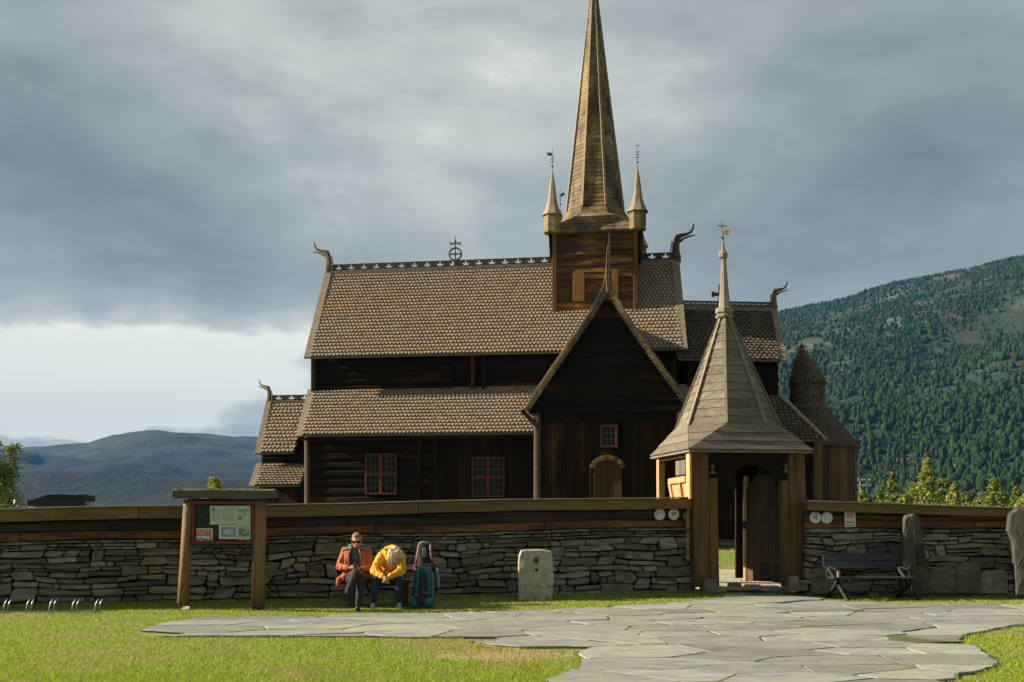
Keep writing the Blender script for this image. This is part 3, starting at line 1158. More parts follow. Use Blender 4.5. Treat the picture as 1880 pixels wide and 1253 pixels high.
# aisle roof and wall
zAR = zAT
ar = deck('aisle_roof', P(uAL, vAE, zAE), P(uAR, vAE, zAE), P(uAR, vU - .02, zAR), P(CH.U(574, vU), vU - .02, zAR), m_board, church)
uT0 = CH.U(985, vAE)
shingles(ar, P(uAL + .04, vAE - .03, zAE), P(CH.U(1010, vAE), vAE - .03, zAE), P(CH.U(1010, vAE), vU, zAR), P(CH.U(576, vU), vU, zAR), .128, m_shingle, rows=14, t=.047)
mk('bargeboard', MB().bar(P(uAL, vAE - .06, zAE - .03), P(CH.U(572, vU), vU, zAR + .04), .06, .24, up=tuple(P(0, 0, 0) - P(1, 0, 0))), m_board, church, bev=.008)
mk('fascia_board', MB().rect(CH, uAL, uAR, zAE - .16, zAE - .06, vAE + .02, vAE + .07), m_wall_h, church)
uM = CH.U(800, vA)
logs(church, CH, uL + .1, uM, G0 + .2, zAE + .05, vA, 12, m_wall_h)
vboards(church, CH, uM + .02, CH.U(985, vA), G0 + .2, zAE + .05, vA, 11, m_wall_v, name='wall_plank')
body = MB().rect(CH, uL + .03, uAR - .3, G0, zAE + .1, vA + .1, vA + 1.2)
mk('aisle_wall', body, m_wall_v, church)
mk('corner_post', MB().tube([P(uL, vA - .02, G0), P(uL, vA - .02, zAE + .1)], .10, n=8, jit=.05), m_carve_d, church)
for px in (770, 800):
    uu = CH.U(px, vA - .1)
    mk('wall_post', MB().rect(CH, uu - .06, uu + .06, G0 + .2, zAE, vA - .19, vA - .08), m_wall_v, church, bev=.01)
mk('window', MB().rect(CH, 0, .01, 1, 1.01, 4, 4.01), m_glass, church).name = 'spare'
bpy.data.objects.remove(bpy.data.objects['spare'])
window(church, CH, 672, 834, 729, 908, vA - .10)
window(church, CH, 867, 840, 927, 913, vA - .02)
mk('side_door', MB().rect(CH, CH.U(942, vA), CH.U(985, vA), G0 + .2, CH.pl(950, 829, vA)[1], vA - .07, vA), m_wall_v, church, bev=.01)

# --- foundation stones all round the front
fs = random.Random(3)
found = MB()


def rubble(mb, fr, u0, u1, z0, z1, v0, v1, size=.4):
    u = u0
    while u < u1:
        L = size * fs.uniform(.6, 1.5)
        z = z0
        while z < z1 - .03:
            h = min(z1 - z, fs.uniform(.07, .16))
            j = lambda: fs.uniform(-.015, .015)
            mb.prism([fr.P(u + j(), v0 + j(), z), fr.P(u + L + j(), v0 + j(), z), fr.P(u + L + j(), v0 + j() + .02, z + h - .01), fr.P(u + j(), v0 + .02 + j(), z + h - .01)],
                     [fr.P(u, v1, z), fr.P(u + L, v1, z), fr.P(u + L, v1, z + h - .01), fr.P(u, v1, z + h - .01)], r=fs.random())
            z += h
        u += L + .01


rubble(found, CH, uL - .1, 8.0, G0 - .1, G0 + .22, vA - .15, vA + .3)
rubble(found, CH, -2.3, 2.3, G0 - .1, G0 + .2, -.12, .3)
mk('foundation', found, m_stone, church, kind='stuff')

# ------------------------------------------------------------------ transept with its gable
uTL, uTR = CH.U(981, 0), CH.U(1253, 0)
zEv = CH.pl(963, 752, -.3)[1]
zPk = CH.pl(1117, 540, -.3)[1]
vG = -.30
rakeL = [CH.pl(*q, vG) for q in [(963, 752), (985, 718), (1010, 681), (1035, 645), (1060, 610), (1084, 573), (1100, 546), (1110, 520), (1116, 492)]]
rakeR = [CH.pl(*q, vG) for q in [(1265, 740), (1245, 712), (1221, 680), (1196, 645), (1170, 608), (1147, 573), (1133, 549), (1124, 527), (1119, 500)]]
uC = (rakeL[-1][0] + rakeR[-1][0]) / 2
tb = MB()
wallpoly = [(uTL, G0), (uTR, G0), (uTR, zEv), (uC, zPk - .35), (uTL, zEv)]
tb.slab(CH, wallpoly, .08, 4.6)
mk('transept_wall', tb, m_wall_v, church)
for rk, s in ((rakeL, -1), (rakeR, 1)):
    # roof slopes following the curved rake
    for k in range(6):
        (ua, za), (ub, zb) = rk[k], rk[k + 1]
        A_, D_ = P(ua, vG, za), P(ub, vG, zb)
        B_, C_ = P(ua, 4.4, za), P(ub, 4.4, zb)
        if k == 0:
            tr_roof = deck('transept_roof', A_, B_, C_, D_, m_board, church)
        else:
            deck('roof_boarding', A_, B_, C_, D_, m_board, tr_roof)
        Nn = (B_ - A_).cross(D_ - A_)
        if s < 0:
            shingles(tr_roof, B_, A_, D_, C_, .16, m_shingle, t=.03)
        else:
            shingles(tr_roof, A_, B_, C_, D_, .16, m_shingle, t=.03)
    bb = MB()
    sc_ = MB()
    loops = []
    for k, (u, z) in enumerate(rk):
        a = Vector(rk[max(0, k - 1)])
        b = Vector(rk[min(len(rk) - 1, k + 1)])
        d = (b - a).normalized()
        nrm = Vector((d.y, -d.x)) * (-s)          # towards the inside, down
        nrm = nrm if nrm.y < 0 else -nrm
        wd = .045 if k < 6 else (.045 if k == 6 else .035)
        loops.append([P(u - nrm.x * .035, vG - .05, z - nrm.y * .035), P(u + nrm.x * wd, vG - .05, z + nrm.y * wd),
                      P(u + nrm.x * wd, vG + .03, z + nrm.y * wd), P(u - nrm.x * .035, vG + .03, z - nrm.y * .035)])
    bb.loft(loops)
    mk('bargeboard', bb, m_spire, church, bev=.006)
    # scalloped shingle ends under the barge board
    for k in range(7):
        a, b = Vector(rk[k]), Vector(rk[k + 1])
        L = (b - a).length
        d = (b - a).normalized()
        nrm = Vector((d.y, -d.x))
        nrm = nrm if nrm.y < 0 else -nrm
        m = max(1, int(round(L / .105)))
        for i in range(m):
            c = a + d * (L * (i + .5) / m) + nrm * .06
            hw = L / m * .52
            pts_ = [(-hw, -.03), (-hw, .03), (-hw * .6, .085), (0, .105), (hw * .6, .085), (hw, .03), (hw, -.03)]
            poly = [(c.x + d.x * x + nrm.x * y, c.y + d.y * x + nrm.y * y) for x, y in pts_]
            sc_.slab(CH, poly, vG - .035 + .01 * (i % 2), vG + .02 + .01 * (i % 2))
    mk('scallop_edge', sc_, m_spire, church, kind='stuff')


def gable_clip(z):
    def at(rk):
        for (ua, za), (ub, zb) in zip(rk, rk[1:]):
            if za <= z <= zb:
                return ua + (ub - ua) * (z - za) / (zb - za)
        return rk[0][0] if z < rk[0][1] else rk[-1][0]
    return at(rakeL) + .14, at(rakeR) - .14


zB = CH.pl(1117, 748, 0)[1]
hboards(church, CH, uTL, uTR, zB, zPk - .12, -.03, 17, m_wall_h, name='gable_board', clip=gable_clip)
mk('tie_beam', MB().rect(CH, uTL - .15, uTR + .15, zB - .16, zB - .005, -.16, .05), m_wall_h, church, bev=.015)
zLn = CH.pl(1117, 775, 0)[1]
mk('lintel_beam', MB().rect(CH, uTL + .2, uTR - .2, zLn, zB - .165, -.07, .05), m_wall_h, church, bev=.01)
for s, uu in ((-1, uTL + .09), (1, uTR - .09)):
    mk('corner_post', MB().tube([P(uu, -.05, G0), P(uu, -.05, 2.2), P(uu + .01, -.05, zB - .5), P(uu, -.05, zB - .17)], [.12, .11, .10, .11], n=8, jit=.06), m_carve_d, church)
    mk('bracket', MB().bar(P(uu - s * .05, -.1, zB - .6), P(uu + s * .45, -.1, zB - .05), .10, .12), m_wall_v, church, bev=.01)
# planks of the front wall, leaving door and window in front of them
vboards(church, CH, uTL + .2, uTR - .2, G0 + .15, zLn - .005, -.02, 15, m_wall_v, name='wall_plank', jit=.5)
window(church, CH, 1102, 781, 1134, 822, -.10, big=False)
# arched door with carved hood
uD0, uD1 = CH.U(1091, -.1), CH.U(1141, -.1)
zD1 = CH.pl(1116, 846, -.1)[1]
zD0 = G0 + .2
cD, rD = (uD0 + uD1) / 2, (uD1 - uD0) / 2


def archpoly(c, r, z0, zt, ry=None, n=10):
    ry = ry or r
    return [(c - r, z0), (c + r, z0)] + [(c + r * math.cos(math.pi * k / n), zt - ry + ry * math.sin(math.pi * k / n)) for k in range(n + 1)]


door = mk('door', MB().slab(CH, archpoly(cD, rD, zD0, zD1, rD * .8), -.075, -.045), m_carve_d, church)
npk = 4
for k in range(npk):
    a, b = uD0 + .03 + (2 * rD - .06) * k / npk, uD0 + .03 + (2 * rD - .06) * (k + 1) / npk
    zt = lambda x: zD1 - rD * .8 + rD * .8 * math.sqrt(max(0, 1 - ((x - cD) / rD) ** 2)) - .03
    mk('door_plank', MB().slab(CH, [(a + .003, zD0), (b - .003, zD0), (b - .003, zt(b)), ((a + b) / 2, zt((a + b) / 2)), (a + .003, zt(a))], -.105 - rnd.uniform(0, .01), -.076), m_door, door, bev=.004)
hz_ = CH.pl(1116, 877, -.1)[1]
mk('hinge', MB().rect(CH, uD0 - .03, uD1 - .08, hz_ - .02, hz_ + .02, -.135, -.118), m_iron, door)
rim = MB()
n = 12
for k in range(n):
    t0, t1 = math.pi * k / n, math.pi * (k + 1) / n
    q = lambda r_, ry, t: (cD + r_ * math.cos(t), zD1 - rD * .8 + ry * math.sin(t))
    rim.slab(CH, [q(rD + .012, rD * .8 + .01, t0), q(rD - .03, rD * .8 - .03, t0), q(rD - .03, rD * .8 - .03, t1), q(rD + .012, rD * .8 + .01, t1)], -.15, -.08, r=.3)
for s in (-1, 1):
    rim.rect(CH, cD + s * (rD - .01) - .022, cD + s * (rD - .01) + .022, zD0, zD1 - rD * .8, -.15, -.08, r=.3)
mk('door_frame', rim, m_tower_v, door)
hood = MB()
for k in range(9):
    t0, t1 = math.pi * (.08 + .84 * k / 9), math.pi * (.08 + .84 * (k + 1) / 9)
    q = lambda r_, ry, t: (cD + r_ * math.cos(t), zD1 - rD * .8 + ry * math.sin(t))
    hood.slab(CH, [q(rD + .15, rD * .8 + .15, t0), q(rD + .02, rD * .8 + .015, t0), q(rD + .02, rD * .8 + .015, t1), q(rD + .15, rD * .8 + .15, t1)], -.24 - .01 * (k % 2), -.08)
mk('hood_mould', hood, m_post, door, bev=.01)
for px in (1086,):
    uu = CH.U(px, -.05)
    mk('door_post', MB().rect(CH, uu - .055, uu + .055, G0 + .15, zD1 - .2, -.14, -.04), m_wall_v, church, bev=.015)
# tall finial where the barge boards cross
fz = CH.pl(1117, 430, vG)[1]
f0 = CH.pl(1117, 535, vG)
fin = MB()
for s, e, tp, x0 in ((-1, .055, .30, -.055), (1, -.03, .0, .02)):
    zz0 = f0[1] - .05
    path = [P(uC + x0 * .5, vG - .06, zz0), P(uC + x0, vG - .06, zz0 + .5), P(uC + x0 * .9, vG - .06, zz0 + 1.1), P(uC + x0 * .4 + .01, vG - .06, fz - tp)]
    fin.tube(path, [.032, .024, .018, .009], n=6)
for i in range(12):
    z = f0[1] + .15 + i * .105
    fin.box(P(uC + .03 + .02 * (i % 2), vG - .06, z), .034, .034, .035, R(-8))
mk('gable_finial', fin, m_carve, church)

# ------------------------------------------------------------------ tower and spire
vT = 3.80
tx0, tx1 = CH.U(1015, vT), CH.U(1170, vT)
tw = tx1 - tx0
vTb = vT + tw
zT0 = CH.pl(1092, 585, vT)[1] - .3
zT1 = CH.pl(1092, 423, vT)[1]
tower = mk('tower', MB().rect(CH, tx0 + .03, tx1 - .03, zT0 - .9, zT1 + .3, vT + .06, vTb - .03), m_tower, church)
hboards(tower, CH, tx0 + .13, tx1 - .12, zT0, zT1, vT + .02, 14, m_tower, name='tower_board', th=.05, lap=.02)
for uu, m_ in ((tx0 + .05, m_tower_v), (tx1 - .05, m_tower_v)):
    mk('corner_board', MB().rect(CH, uu - .075, uu + .075, zT0, zT1, vT - .05, vT + .08), m_, tower, bev=.01)
for (a, b, c, d) in ((1052, 1073, 495, 553), (1124, 1135, 495, 552)):
    ua, zt = CH.pl(a, c, vT - .04)
    ub, zb = CH.pl(b, d, vT - .04)
    sh = mk('shutter', MB().slab(CH, archpoly((ua + ub) / 2, (ub - ua) / 2, zb, zt, (ub - ua) / 2), vT - .06, vT - .005), m_shut, tower, bev=.006)
ua, zt = CH.pl(1060, 437, vT)
ub, zb = CH.pl(1110, 462, vT)
mk('louvre_opening', MB().rect(CH, ua, ub, zb, zt, vT - .028, vT - .01), m_tower, tower)
mk('sill', MB().rect(CH, ua - .02, ub + .02, zb - .10, zb - .01, vT - .06, vT - .01), m_tower_v, tower, bev=.006)

tc_u = (tx0 + tx1) / 2
tc_v = vT + tw / 2
ov = .17
e0, e1 = tc_u - tw / 2 - ov, tc_u + tw / 2 + ov
f0v, f1v = vT - ov, vTb + ov
zEb = CH.pl(1092, 425, f0v)[1]
sk = []
# eave box, broach and octagon
zO = CH.pl(1092, 376, tc_v - 1.0)[1]
rO = 50.5 / F * (CH.P(tc_u, tc_v, 0).y)
leanf = lambda z: -.05 - .075 * max(0, (z - zO) / 9.0)
zM = CH.pl(1092, 395, f0v + .35)[1]


def octo(cu, cv, r, z, fr=CH, rot=22.5, scl=1.0):
    rr = r / math.cos(R(22.5))
    return [fr.P(cu + rr * math.cos(R(rot + 45 * k)), cv + rr * math.sin(R(rot + 45 * k)), z) for k in range(8)]


def sq(cu, cv, h, z, fr=CH):
    """square as eight points matching the octagon order (corner, corner doubled)"""
    c = [(1, .414), (.414, 1), (-.414, 1), (-1, .414), (-1, -.414), (-.414, -1), (.414, -1), (1, -.414)]
    k = [(1, 1), (1, 1), (-1, 1), (-1, 1), (-1, -1), (-1, -1), (1, -1), (1, -1)]
    return [fr.P(cu + a * h, cv + b * h, z) for a, b in k]


HT = tw / 2 + ov
mk('tower_eaves', MB().loft([sq(tc_u, tc_v, HT, zEb), sq(tc_u, tc_v, HT + .01, zEb + .05)]), m_spire, tower)
skb = MB()
L0, L1 = sq(tc_u, tc_v, HT, zEb + .051), octo(tc_u - .04, tc_v, rO * 1.18, zM + .10)
L2 = octo(tc_u - .05, tc_v, rO * 1.0, zO)
n_s = 5
for i in range(n_s):
    a, b = i / n_s, (i + 1) / n_s
    A_ = [p.lerp(q, a) for p, q in zip(L0, L1)]
    B_ = [p.lerp(q, b) for p, q in zip(L0, L1)]
    c0 = sum(A_, Vector()) / 8
    A2 = [c0 + (p - c0) * 1.012 for p in A_]
    skb.loft([A2, B_], caps=False)
for i in range(2):
    a, b = i / 2, (i + 1) / 2
    A_ = [p.lerp(q, a) for p, q in zip(L1, L2)]
    B_ = [p.lerp(q, b) for p, q in zip(L1, L2)]
    skb.loft([A_, B_], caps=False)
mk('spire_skirt', skb, m_spire, tower)

spire = mk('spire', MB().loft([octo(tc_u + leanf(zO), tc_v, rO * .97, zO), octo(tc_u + leanf(CH.pl(1091, -60, tc_v)[1]), tc_v, .01, CH.pl(1091, -60, tc_v)[1])]), m_spire, church)
zTop = CH.pl(1091, -64, tc_v)[1]


def rad_at(z):
    f = (z - zO) / (zTop - zO)
    return rO * (1 - f) * (1 - .05 * math.sin(math.pi * f)) + .002


NB = 58
for k in range(8):
    mb = MB()
    for i in range(NB):
        za, zb = zO + (zTop - zO) * i / NB, zO + (zTop - zO) * (i + 1) / NB
        A_, B_ = octo(tc_u + leanf(za), tc_v, rad_at(za) + .014 + rnd.uniform(0, .006), za), octo(tc_u + leanf(zb), tc_v, rad_at(zb) + .002, zb + .004)
        A0, B0 = octo(tc_u + leanf(za), tc_v, max(.001, rad_at(za) - .03), za), octo(tc_u + leanf(zb), tc_v, max(.001, rad_at(zb) - .03), zb)
        j = (k + 1) % 8
        mb.prism([A_[k], A_[j], A0[j], A0[k]], [B_[k], B_[j], B0[j], B0[k]])
    mk('facing_boards', mb, m_spire, spire, kind='stuff')
    hb = MB()
    pa = octo(tc_u + leanf(zO), tc_v, rO + .02, zO)[k]
    pm = octo(tc_u + leanf((zO + zTop) / 2), tc_v, rad_at((zO + zTop) / 2) + .02, (zO + zTop) / 2)[k]
    pb = octo(tc_u + leanf(zTop), tc_v, .01, zTop)[k]
    hb.bar(pa, pm, .075, .05, up=tuple(pa - P(tc_u, tc_v, zO)))
    hb.bar(pm, pb, .07, .05, up=tuple(pa - P(tc_u, tc_v, zO)), w2=.03, d2=.02)
    mk('hip_strip', hb, m_spire_l, spire)

# corner turrets with vanes
for cu, cv, vane in ((e0 + .16, f0v + .13, 1), (e1 - .16, f0v + .13, 0), (e0 + .16, f1v - .13, 2), (e1 - .16, f1v - .13, 3)):
    rt = .275
    zb = zEb + .02 - (.0 if vane < 2 else .38)
    zt = zb + .60
    tu = mk('corner_turret', MB().loft([octo(cu, cv, rt, zb), octo(cu, cv, rt, zt)]), m_spire, church, bev=.006)
    prof = [(rt + .06, zt - .02), (rt + .02, zt + .06), (.22, zt + .22), (.165, zt + .42), (.125, zt + .70), (.085, zt + 1.05), (.02, zt + 1.42)]
    mk('turret_cap', MB().loft([octo(cu, cv, r_, z) for r_, z in prof]), m_spire_l, tu)
    irn = MB()
    irn.tube([P(cu, cv, zt + 1.35), P(cu, cv, zt + 2.25)], .008, n=5)
    irn.sphere(P(cu, cv, zt + 1.62), .036, n=8, m=6)
    for i in range(3):
        irn.sphere(P(cu, cv, zt + 1.78 + .09 * i), .020, n=6, m=4)
        for s in (-1, 1):
            irn.bar(P(cu, cv, zt + 1.76 + .09 * i), P(cu + s * .07, cv, zt + 1.80 + .09 * i), .012, .012)
    if vane == 1:
        irn.slab(CH, [(cu - .02, zt + 1.98), (cu - .20, zt + 2.0), (cu - .14, zt + 2.04), (cu - .22, zt + 2.09), (cu - .02, zt + 2.07)], cv - .006, cv + .006)
    elif vane == 2:
        irn.slab(CH, [(cu + .02, zt + 1.9), (cu + .16, zt + 1.96), (cu + .13, zt + 2.06), (cu + .02, zt + 1.99)], cv - .006, cv + .006)
    else:
        irn.bar(P(cu - .07, cv, zt + 2.16), P(cu + .07, cv, zt + 2.16), .014, .014)
    mk('weather_vane', irn, m_iron, tu)
# dark corbelled boards under the turrets
for s, ue, ui in ((-1, e0, tx0), (1, e1, tx1)):
    cb = MB()
    zb = CH.pl(1092, 470, vT)[1]
    cb.prism([P(ue + .0 - s * .04, f0v + .08, zEb), P(ui + s * .02, f0v + .12, zEb), P(ui + s * .02, f0v + .12, zb), P(ui + s * .10, f0v + .12, zb)],
             [P(ue - s * .04, f1v - .1, zEb), P(ui + s * .02, f1v - .1, zEb), P(ui + s * .02, f1v - .1, zb), P(ui + s * .10, f1v - .1, zb)])
    mk('corbel_board', cb, m_wall_v, tower)

# ------------------------------------------------------------------ west porch, left of the nave
wu0, wu1 = CH.U(494, vR), CH.U(566, vR)
zPR = CH.pl(525, 742, vR)[1]
vP = 3.75
zPE = CH.pl(520, 832, vP)[1]
we0 = CH.U(474, vP)
wr = deck('porch_roof', P(we0, vP, zPE), P(wu1, vP, zPE), P(wu1, vR, zPR), P(wu0, vR, zPR), m_board, church)
shingles(wr, P(we0 + .08, vP - .03, zPE), P(wu1, vP - .03, zPE), P(wu1, vR, zPR), P(wu0 + .05, vR, zPR), .145, m_shingle, rows=14, t=.047)
deck('porch_roof', P(we0, 2 * vR - vP, zPE), P(wu1, 2 * vR - vP, zPE), P(wu1, vR, zPR), P(wu0, vR, zPR), m_shingle, church)
mk('bargeboard', MB().bar(P(we0, vP - .05, zPE - .03), P(wu0, vR, zPR + .12), .06, .22, up=tuple(P(0, 0, 0) - P(1, 0, 0))), m_board, church, bev=.008)
mk('ridge_beam', MB().bar(P(wu0, vR, zPR + .05), P(wu1, vR, zPR + .05), .12, .13), m_board, church, bev=.01)
crest(church, P(wu0 + .12, vR, zPR + .12), P(wu1 + .1, vR, zPR + .12), .20, .05, .42, m_crest)
dragon(church, P(wu0 - .01, vR, zPR + .10), -Xd, .52, m_carve)
vP2, vP2e = 3.95, 3.15
za2, zb2 = CH.pl(520, 854, vP2)[1], CH.pl(520, 892, vP2e)[1]
pu0, pu1, px_e = CH.U(481, vP2), CH.U(566, vP2), CH.U(463, vP2e)
w2 = deck('porch_lower_roof', P(px_e, vP2e, zb2), P(pu1, vP2e, zb2), P(pu1, vP2, za2), P(pu0, vP2, za2), m_board, church)
shingles(w2, P(px_e + .08, vP2e - .03, zb2), P(pu1, vP2e - .03, zb2), P(pu1, vP2, za2), P(pu0 + .05, vP2, za2), .145, m_shingle, t=.050)
mk('bargeboard', MB().bar(P(px_e, vP2e - .05, zb2 - .03), P(CH.U(477, vP2), vP2, za2 + .06), .06, .22, up=tuple(P(0, 0, 0) - P(1, 0, 0))), m_board, church, bev=.008)
hboards(church, CH, CH.U(480, vP2), pu1, za2 - .05, zPE + .05, vP2 + .02, 4, m_wall_h, name='wall_board')
mk('porch_wall', MB().slab(CH, [(CH.U(482, vP2), G0), (pu1, G0), (pu1, zPE), (CH.U(482, vP2), zPE)], vP2 + .08, 2 * vR - vP2), m_wall_h, church)
gb = MB().prism([P(CH.U(490, vR), vP2 + .1, zPE), P(CH.U(490, vR), 2 * vR - vP2, zPE), P(CH.U(490, vR), vR, zPR - .1)], [P(wu1, vP2 + .1, zPE), P(wu1, 2 * vR - vP2, zPE), P(wu1, vR, zPR - .1)])
mk('porch_gable', gb, m_wall_h, church)
vboards(church, CH, CH.U(476, vP2e + .4), pu1, G0, zb2 + .1, vP2e + .4, 6, m_wall_v, name='wall_plank')

# ------------------------------------------------------------------ chancel, right of the nave, swinging away from the viewer
CC = Fr((1250 - CX) / F * 31.3, 31.3, 5)
cE, cR_, cW = 0.0, 2.1, .42
Pc = CC.P
c0, c1 = CC.U(1246, cE), CC.U(1437, cE)
czE0, czE1 = CC.pl(1255, 656, cE)[1], CC.pl(1437, 666, cE)[1]
cr1 = CC.U(1421, cR_)
czR = CC.pl(1330, 571, cR_)[1]
zE_ = (czE0 + czE1) / 2
chr_ = deck('chancel_roof', Pc(c0, cE, zE_), Pc(c1, cE, zE_), Pc(cr1, cR_, czR), Pc(c0, cR_, czR), m_board, church)
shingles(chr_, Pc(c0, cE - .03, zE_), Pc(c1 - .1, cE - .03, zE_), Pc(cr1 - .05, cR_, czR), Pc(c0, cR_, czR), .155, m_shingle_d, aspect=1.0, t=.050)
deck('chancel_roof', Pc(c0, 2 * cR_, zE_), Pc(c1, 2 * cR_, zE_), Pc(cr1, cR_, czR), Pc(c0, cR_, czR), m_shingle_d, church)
mk('bargeboard', MB().bar(Pc(c1, cE - .05, zE_ - .03), Pc(cr1, cR_, czR + .1), .07, .22, up=tuple(Pc(0, 0, 0) - Pc(1, 0, 0))), m_board, church, bev=.008)
mk('ridge_beam', MB().bar(Pc(c0, cR_, czR + .05), Pc(cr1, cR_, czR + .05), .14, .14), m_board, church, bev=.01)
crest(church, Pc(c0, cR_, czR + .12), Pc(cr1 - .1, cR_, czR + .12), .20, .05, .36, m_carve_d, fancy=True)
dragon(church, Pc(cr1 + .02, cR_, czR + .10), Vector((CC.u[0], CC.u[1], 0)), .62, m_carve)
# carved cross on the chancel ridge
uc, zc = CC.pl(1322, 541, cR_)
cr = MB()
cr.bar(Pc(uc, cR_, czR + .15), Pc(uc, cR_, zc + .30), .10, .06)
cr.bar(Pc(uc - .24, cR_, zc), Pc(uc + .24, cR_, zc), .06, .11)
for a, b in ((-.24, 0), (.24, 0), (0, .28)):
    cr.box(Pc(uc + a, cR_, zc + b), .09, .07, .17 if a else .09, R(3))
mk('ridge_cross', cr, m_carve_d, church)
# chancel walls
cw1 = CC.U(1428, cW)
zS = CC.pl(1415, 728, cW)[1]
vb0 = CC.U(1262, cW)
mk('chancel_wall', MB().prism([Pc(vb0, cW + .06, G0), Pc(vb0, 2 * cR_ - cW, G0), Pc(vb0, 2 * cR_ - cW, zE_ + .1), Pc(vb0, cR_, czR - .15), Pc(vb0, cW + .06, zE_ + .1)],
                              [Pc(cw1, cW + .06, G0), Pc(cw1, 2 * cR_ - cW, G0), Pc(cw1, 2 * cR_ - cW, zE_ + .1), Pc(cw1, cR_, czR - .15), Pc(cw1, cW + .06, zE_ + .1)]), m_wall_h, church)
ws = shingles(church, Pc(vb0, cW, zS - .1), Pc(cw1, cW, zS - .1), Pc(cw1, cW + .02, zE_ + .1), Pc(vb0, cW + .02, zE_ + .1), .16, m_wall_h, aspect=1.0, t=.02)
# lower skirt roof round the chancel with its hip
sE = -1.05
zSE = CC.pl(1480, 809, sE)[1]
s1 = CC.U(1514, sE)
hipT = (cw1 + .05, cW, zS)
sk_ = deck('chancel_aisle_roof', Pc(CC.U(1262, cW) - .3, sE, zSE), Pc(s1, sE, zSE), Pc(*hipT), Pc(CC.U(1262, cW) - .3, cW, zS), m_board, church)
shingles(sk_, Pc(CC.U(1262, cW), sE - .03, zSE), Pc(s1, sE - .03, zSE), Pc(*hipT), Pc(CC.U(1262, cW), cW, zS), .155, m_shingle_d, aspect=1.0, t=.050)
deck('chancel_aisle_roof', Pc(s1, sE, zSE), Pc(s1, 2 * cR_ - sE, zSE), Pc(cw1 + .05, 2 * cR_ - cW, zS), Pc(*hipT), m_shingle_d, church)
mk('hip_board', MB().bar(Pc(s1 + .02, sE - .03, zSE + .02), Pc(hipT[0], hipT[1] - .03, hipT[2] + .05), .16, .09), m_spire_l, church, bev=.01)
sW = sE + .3
a0, a1 = CC.U(1240, sW), CC.U(1503, sW)
mk('chancel_aisle_wall', MB().rect(CC, a0, a1 - .02, G0, zSE + .1, sW + .06, 2 * cR_ - sW), m_wall_v, church)
vboards(church, CC, a0, a1 - .15, G0 + .15, zSE + .05, sW, 16, m_wall_v, name='wall_plank')
mk('corner_post', MB().tube([Pc(a1 - .05, sW, G0), Pc(a1 - .05, sW, zSE)], .15, n=8, jit=.05), m_post, church)
rub = MB()
rubble(rub, CC, a0 - .3, a1 + .2, G0 - .12, G0 + .22, sW - .18, sW + .2)
mk('foundation', rub, m_stone, church, kind='stuff')

# round apse with its turret
m_apse = mat('apse_planks', (.030, .017, .008), (.11, .060, .022), GZ, 5, rough=.75, var=.35)
AY = 33.6


def ap(px, py):
    return W(px, py, AY)


apz = lambda py: CZ + (HY - py) / F * AY
axx = lambda px: (px - CX) / F * AY
apse = mk('apse', MB().lathe((axx(1482), AY, 0), [(1.50, G0), (1.46, apz(827))], n=24, lean=(0, 0)), m_wall_v, church)
for k in range(26):
    a, b = 2 * math.pi * k / 26, 2 * math.pi * (k + 1) / 26 - .012
    o_ = rnd.uniform(.0, .03)
    c = Vector((axx(1484), AY, 0))
    f_ = lambda r_, t, z: c + Vector((r_ * math.cos(t), r_ * math.sin(t), z))
    z1 = apz(822)
    if math.sin((a + b) / 2) < .5:
        mk('wall_plank', MB().prism([f_(1.60 + o_, a, G0), f_(1.60 + o_, b, G0), f_(1.53 + o_, b, z1), f_(1.53 + o_, a, z1)], [f_(1.5, a, G0), f_(1.5, b, G0), f_(1.46, b, z1), f_(1.46, a, z1)]), m_apse if k % 3 else m_post, apse, bev=.006)


def ring_shingles(parent, prof, mtl, pw, name='shingle', t=.03, nfac=1.0):
    """prof: list of (centre px, radius, z) upward; rows of shingles round the body"""
    mb = MB()
    inner = MB()
    loops = []
    pts_ = []
    for (cx0, r0, z0), (cx1, r1, z1) in zip(prof, prof[1:]):
        L = math.hypot(r1 - r0, z1 - z0)
        m = max(1, int(round(L / (pw * .95))))
        for i in range(m):
            f = i / m
            pts_.append((cx0 + (cx1 - cx0) * f, r0 + (r1 - r0) * f, z0 + (z1 - z0) * f, (r1 - r0) / L, (z1 - z0) / L, L / m))
    for j, (cx_, r_, z_, dr, dz, p) in enumerate(pts_):
        m = max(5, int(round(2 * math.pi * r_ / pw * nfac)))
        for k in range(m):
            th = 2 * math.pi * (k + .5 * (j % 2)) / m
            rad_ = Vector((math.cos(th), math.sin(th), 0))
            X = Vector((-math.sin(th), math.cos(th), 0))
            U = (rad_ * dr + Vector((0, 0, dz))).normalized()
            N = U.cross(X)
            if N.dot(rad_) < 0 and abs(dr) < .98:
                N = -N
            tip = Vector((axx(cx_), AY, z_)) + rad_ * r_
            shingle(mb, tip, X, U, N, 2 * math.pi * r_ / m, p, t, rnd.random())
    for cx_, r_, z_ in prof:
        loops.append([Vector((axx(cx_) + (r_ - .01) * math.cos(2 * math.pi * k / 20), AY + (r_ - .01) * math.sin(2 * math.pi * k / 20), z_)) for k in range(20)])
    inner.loft(loops)
    return mb, inner


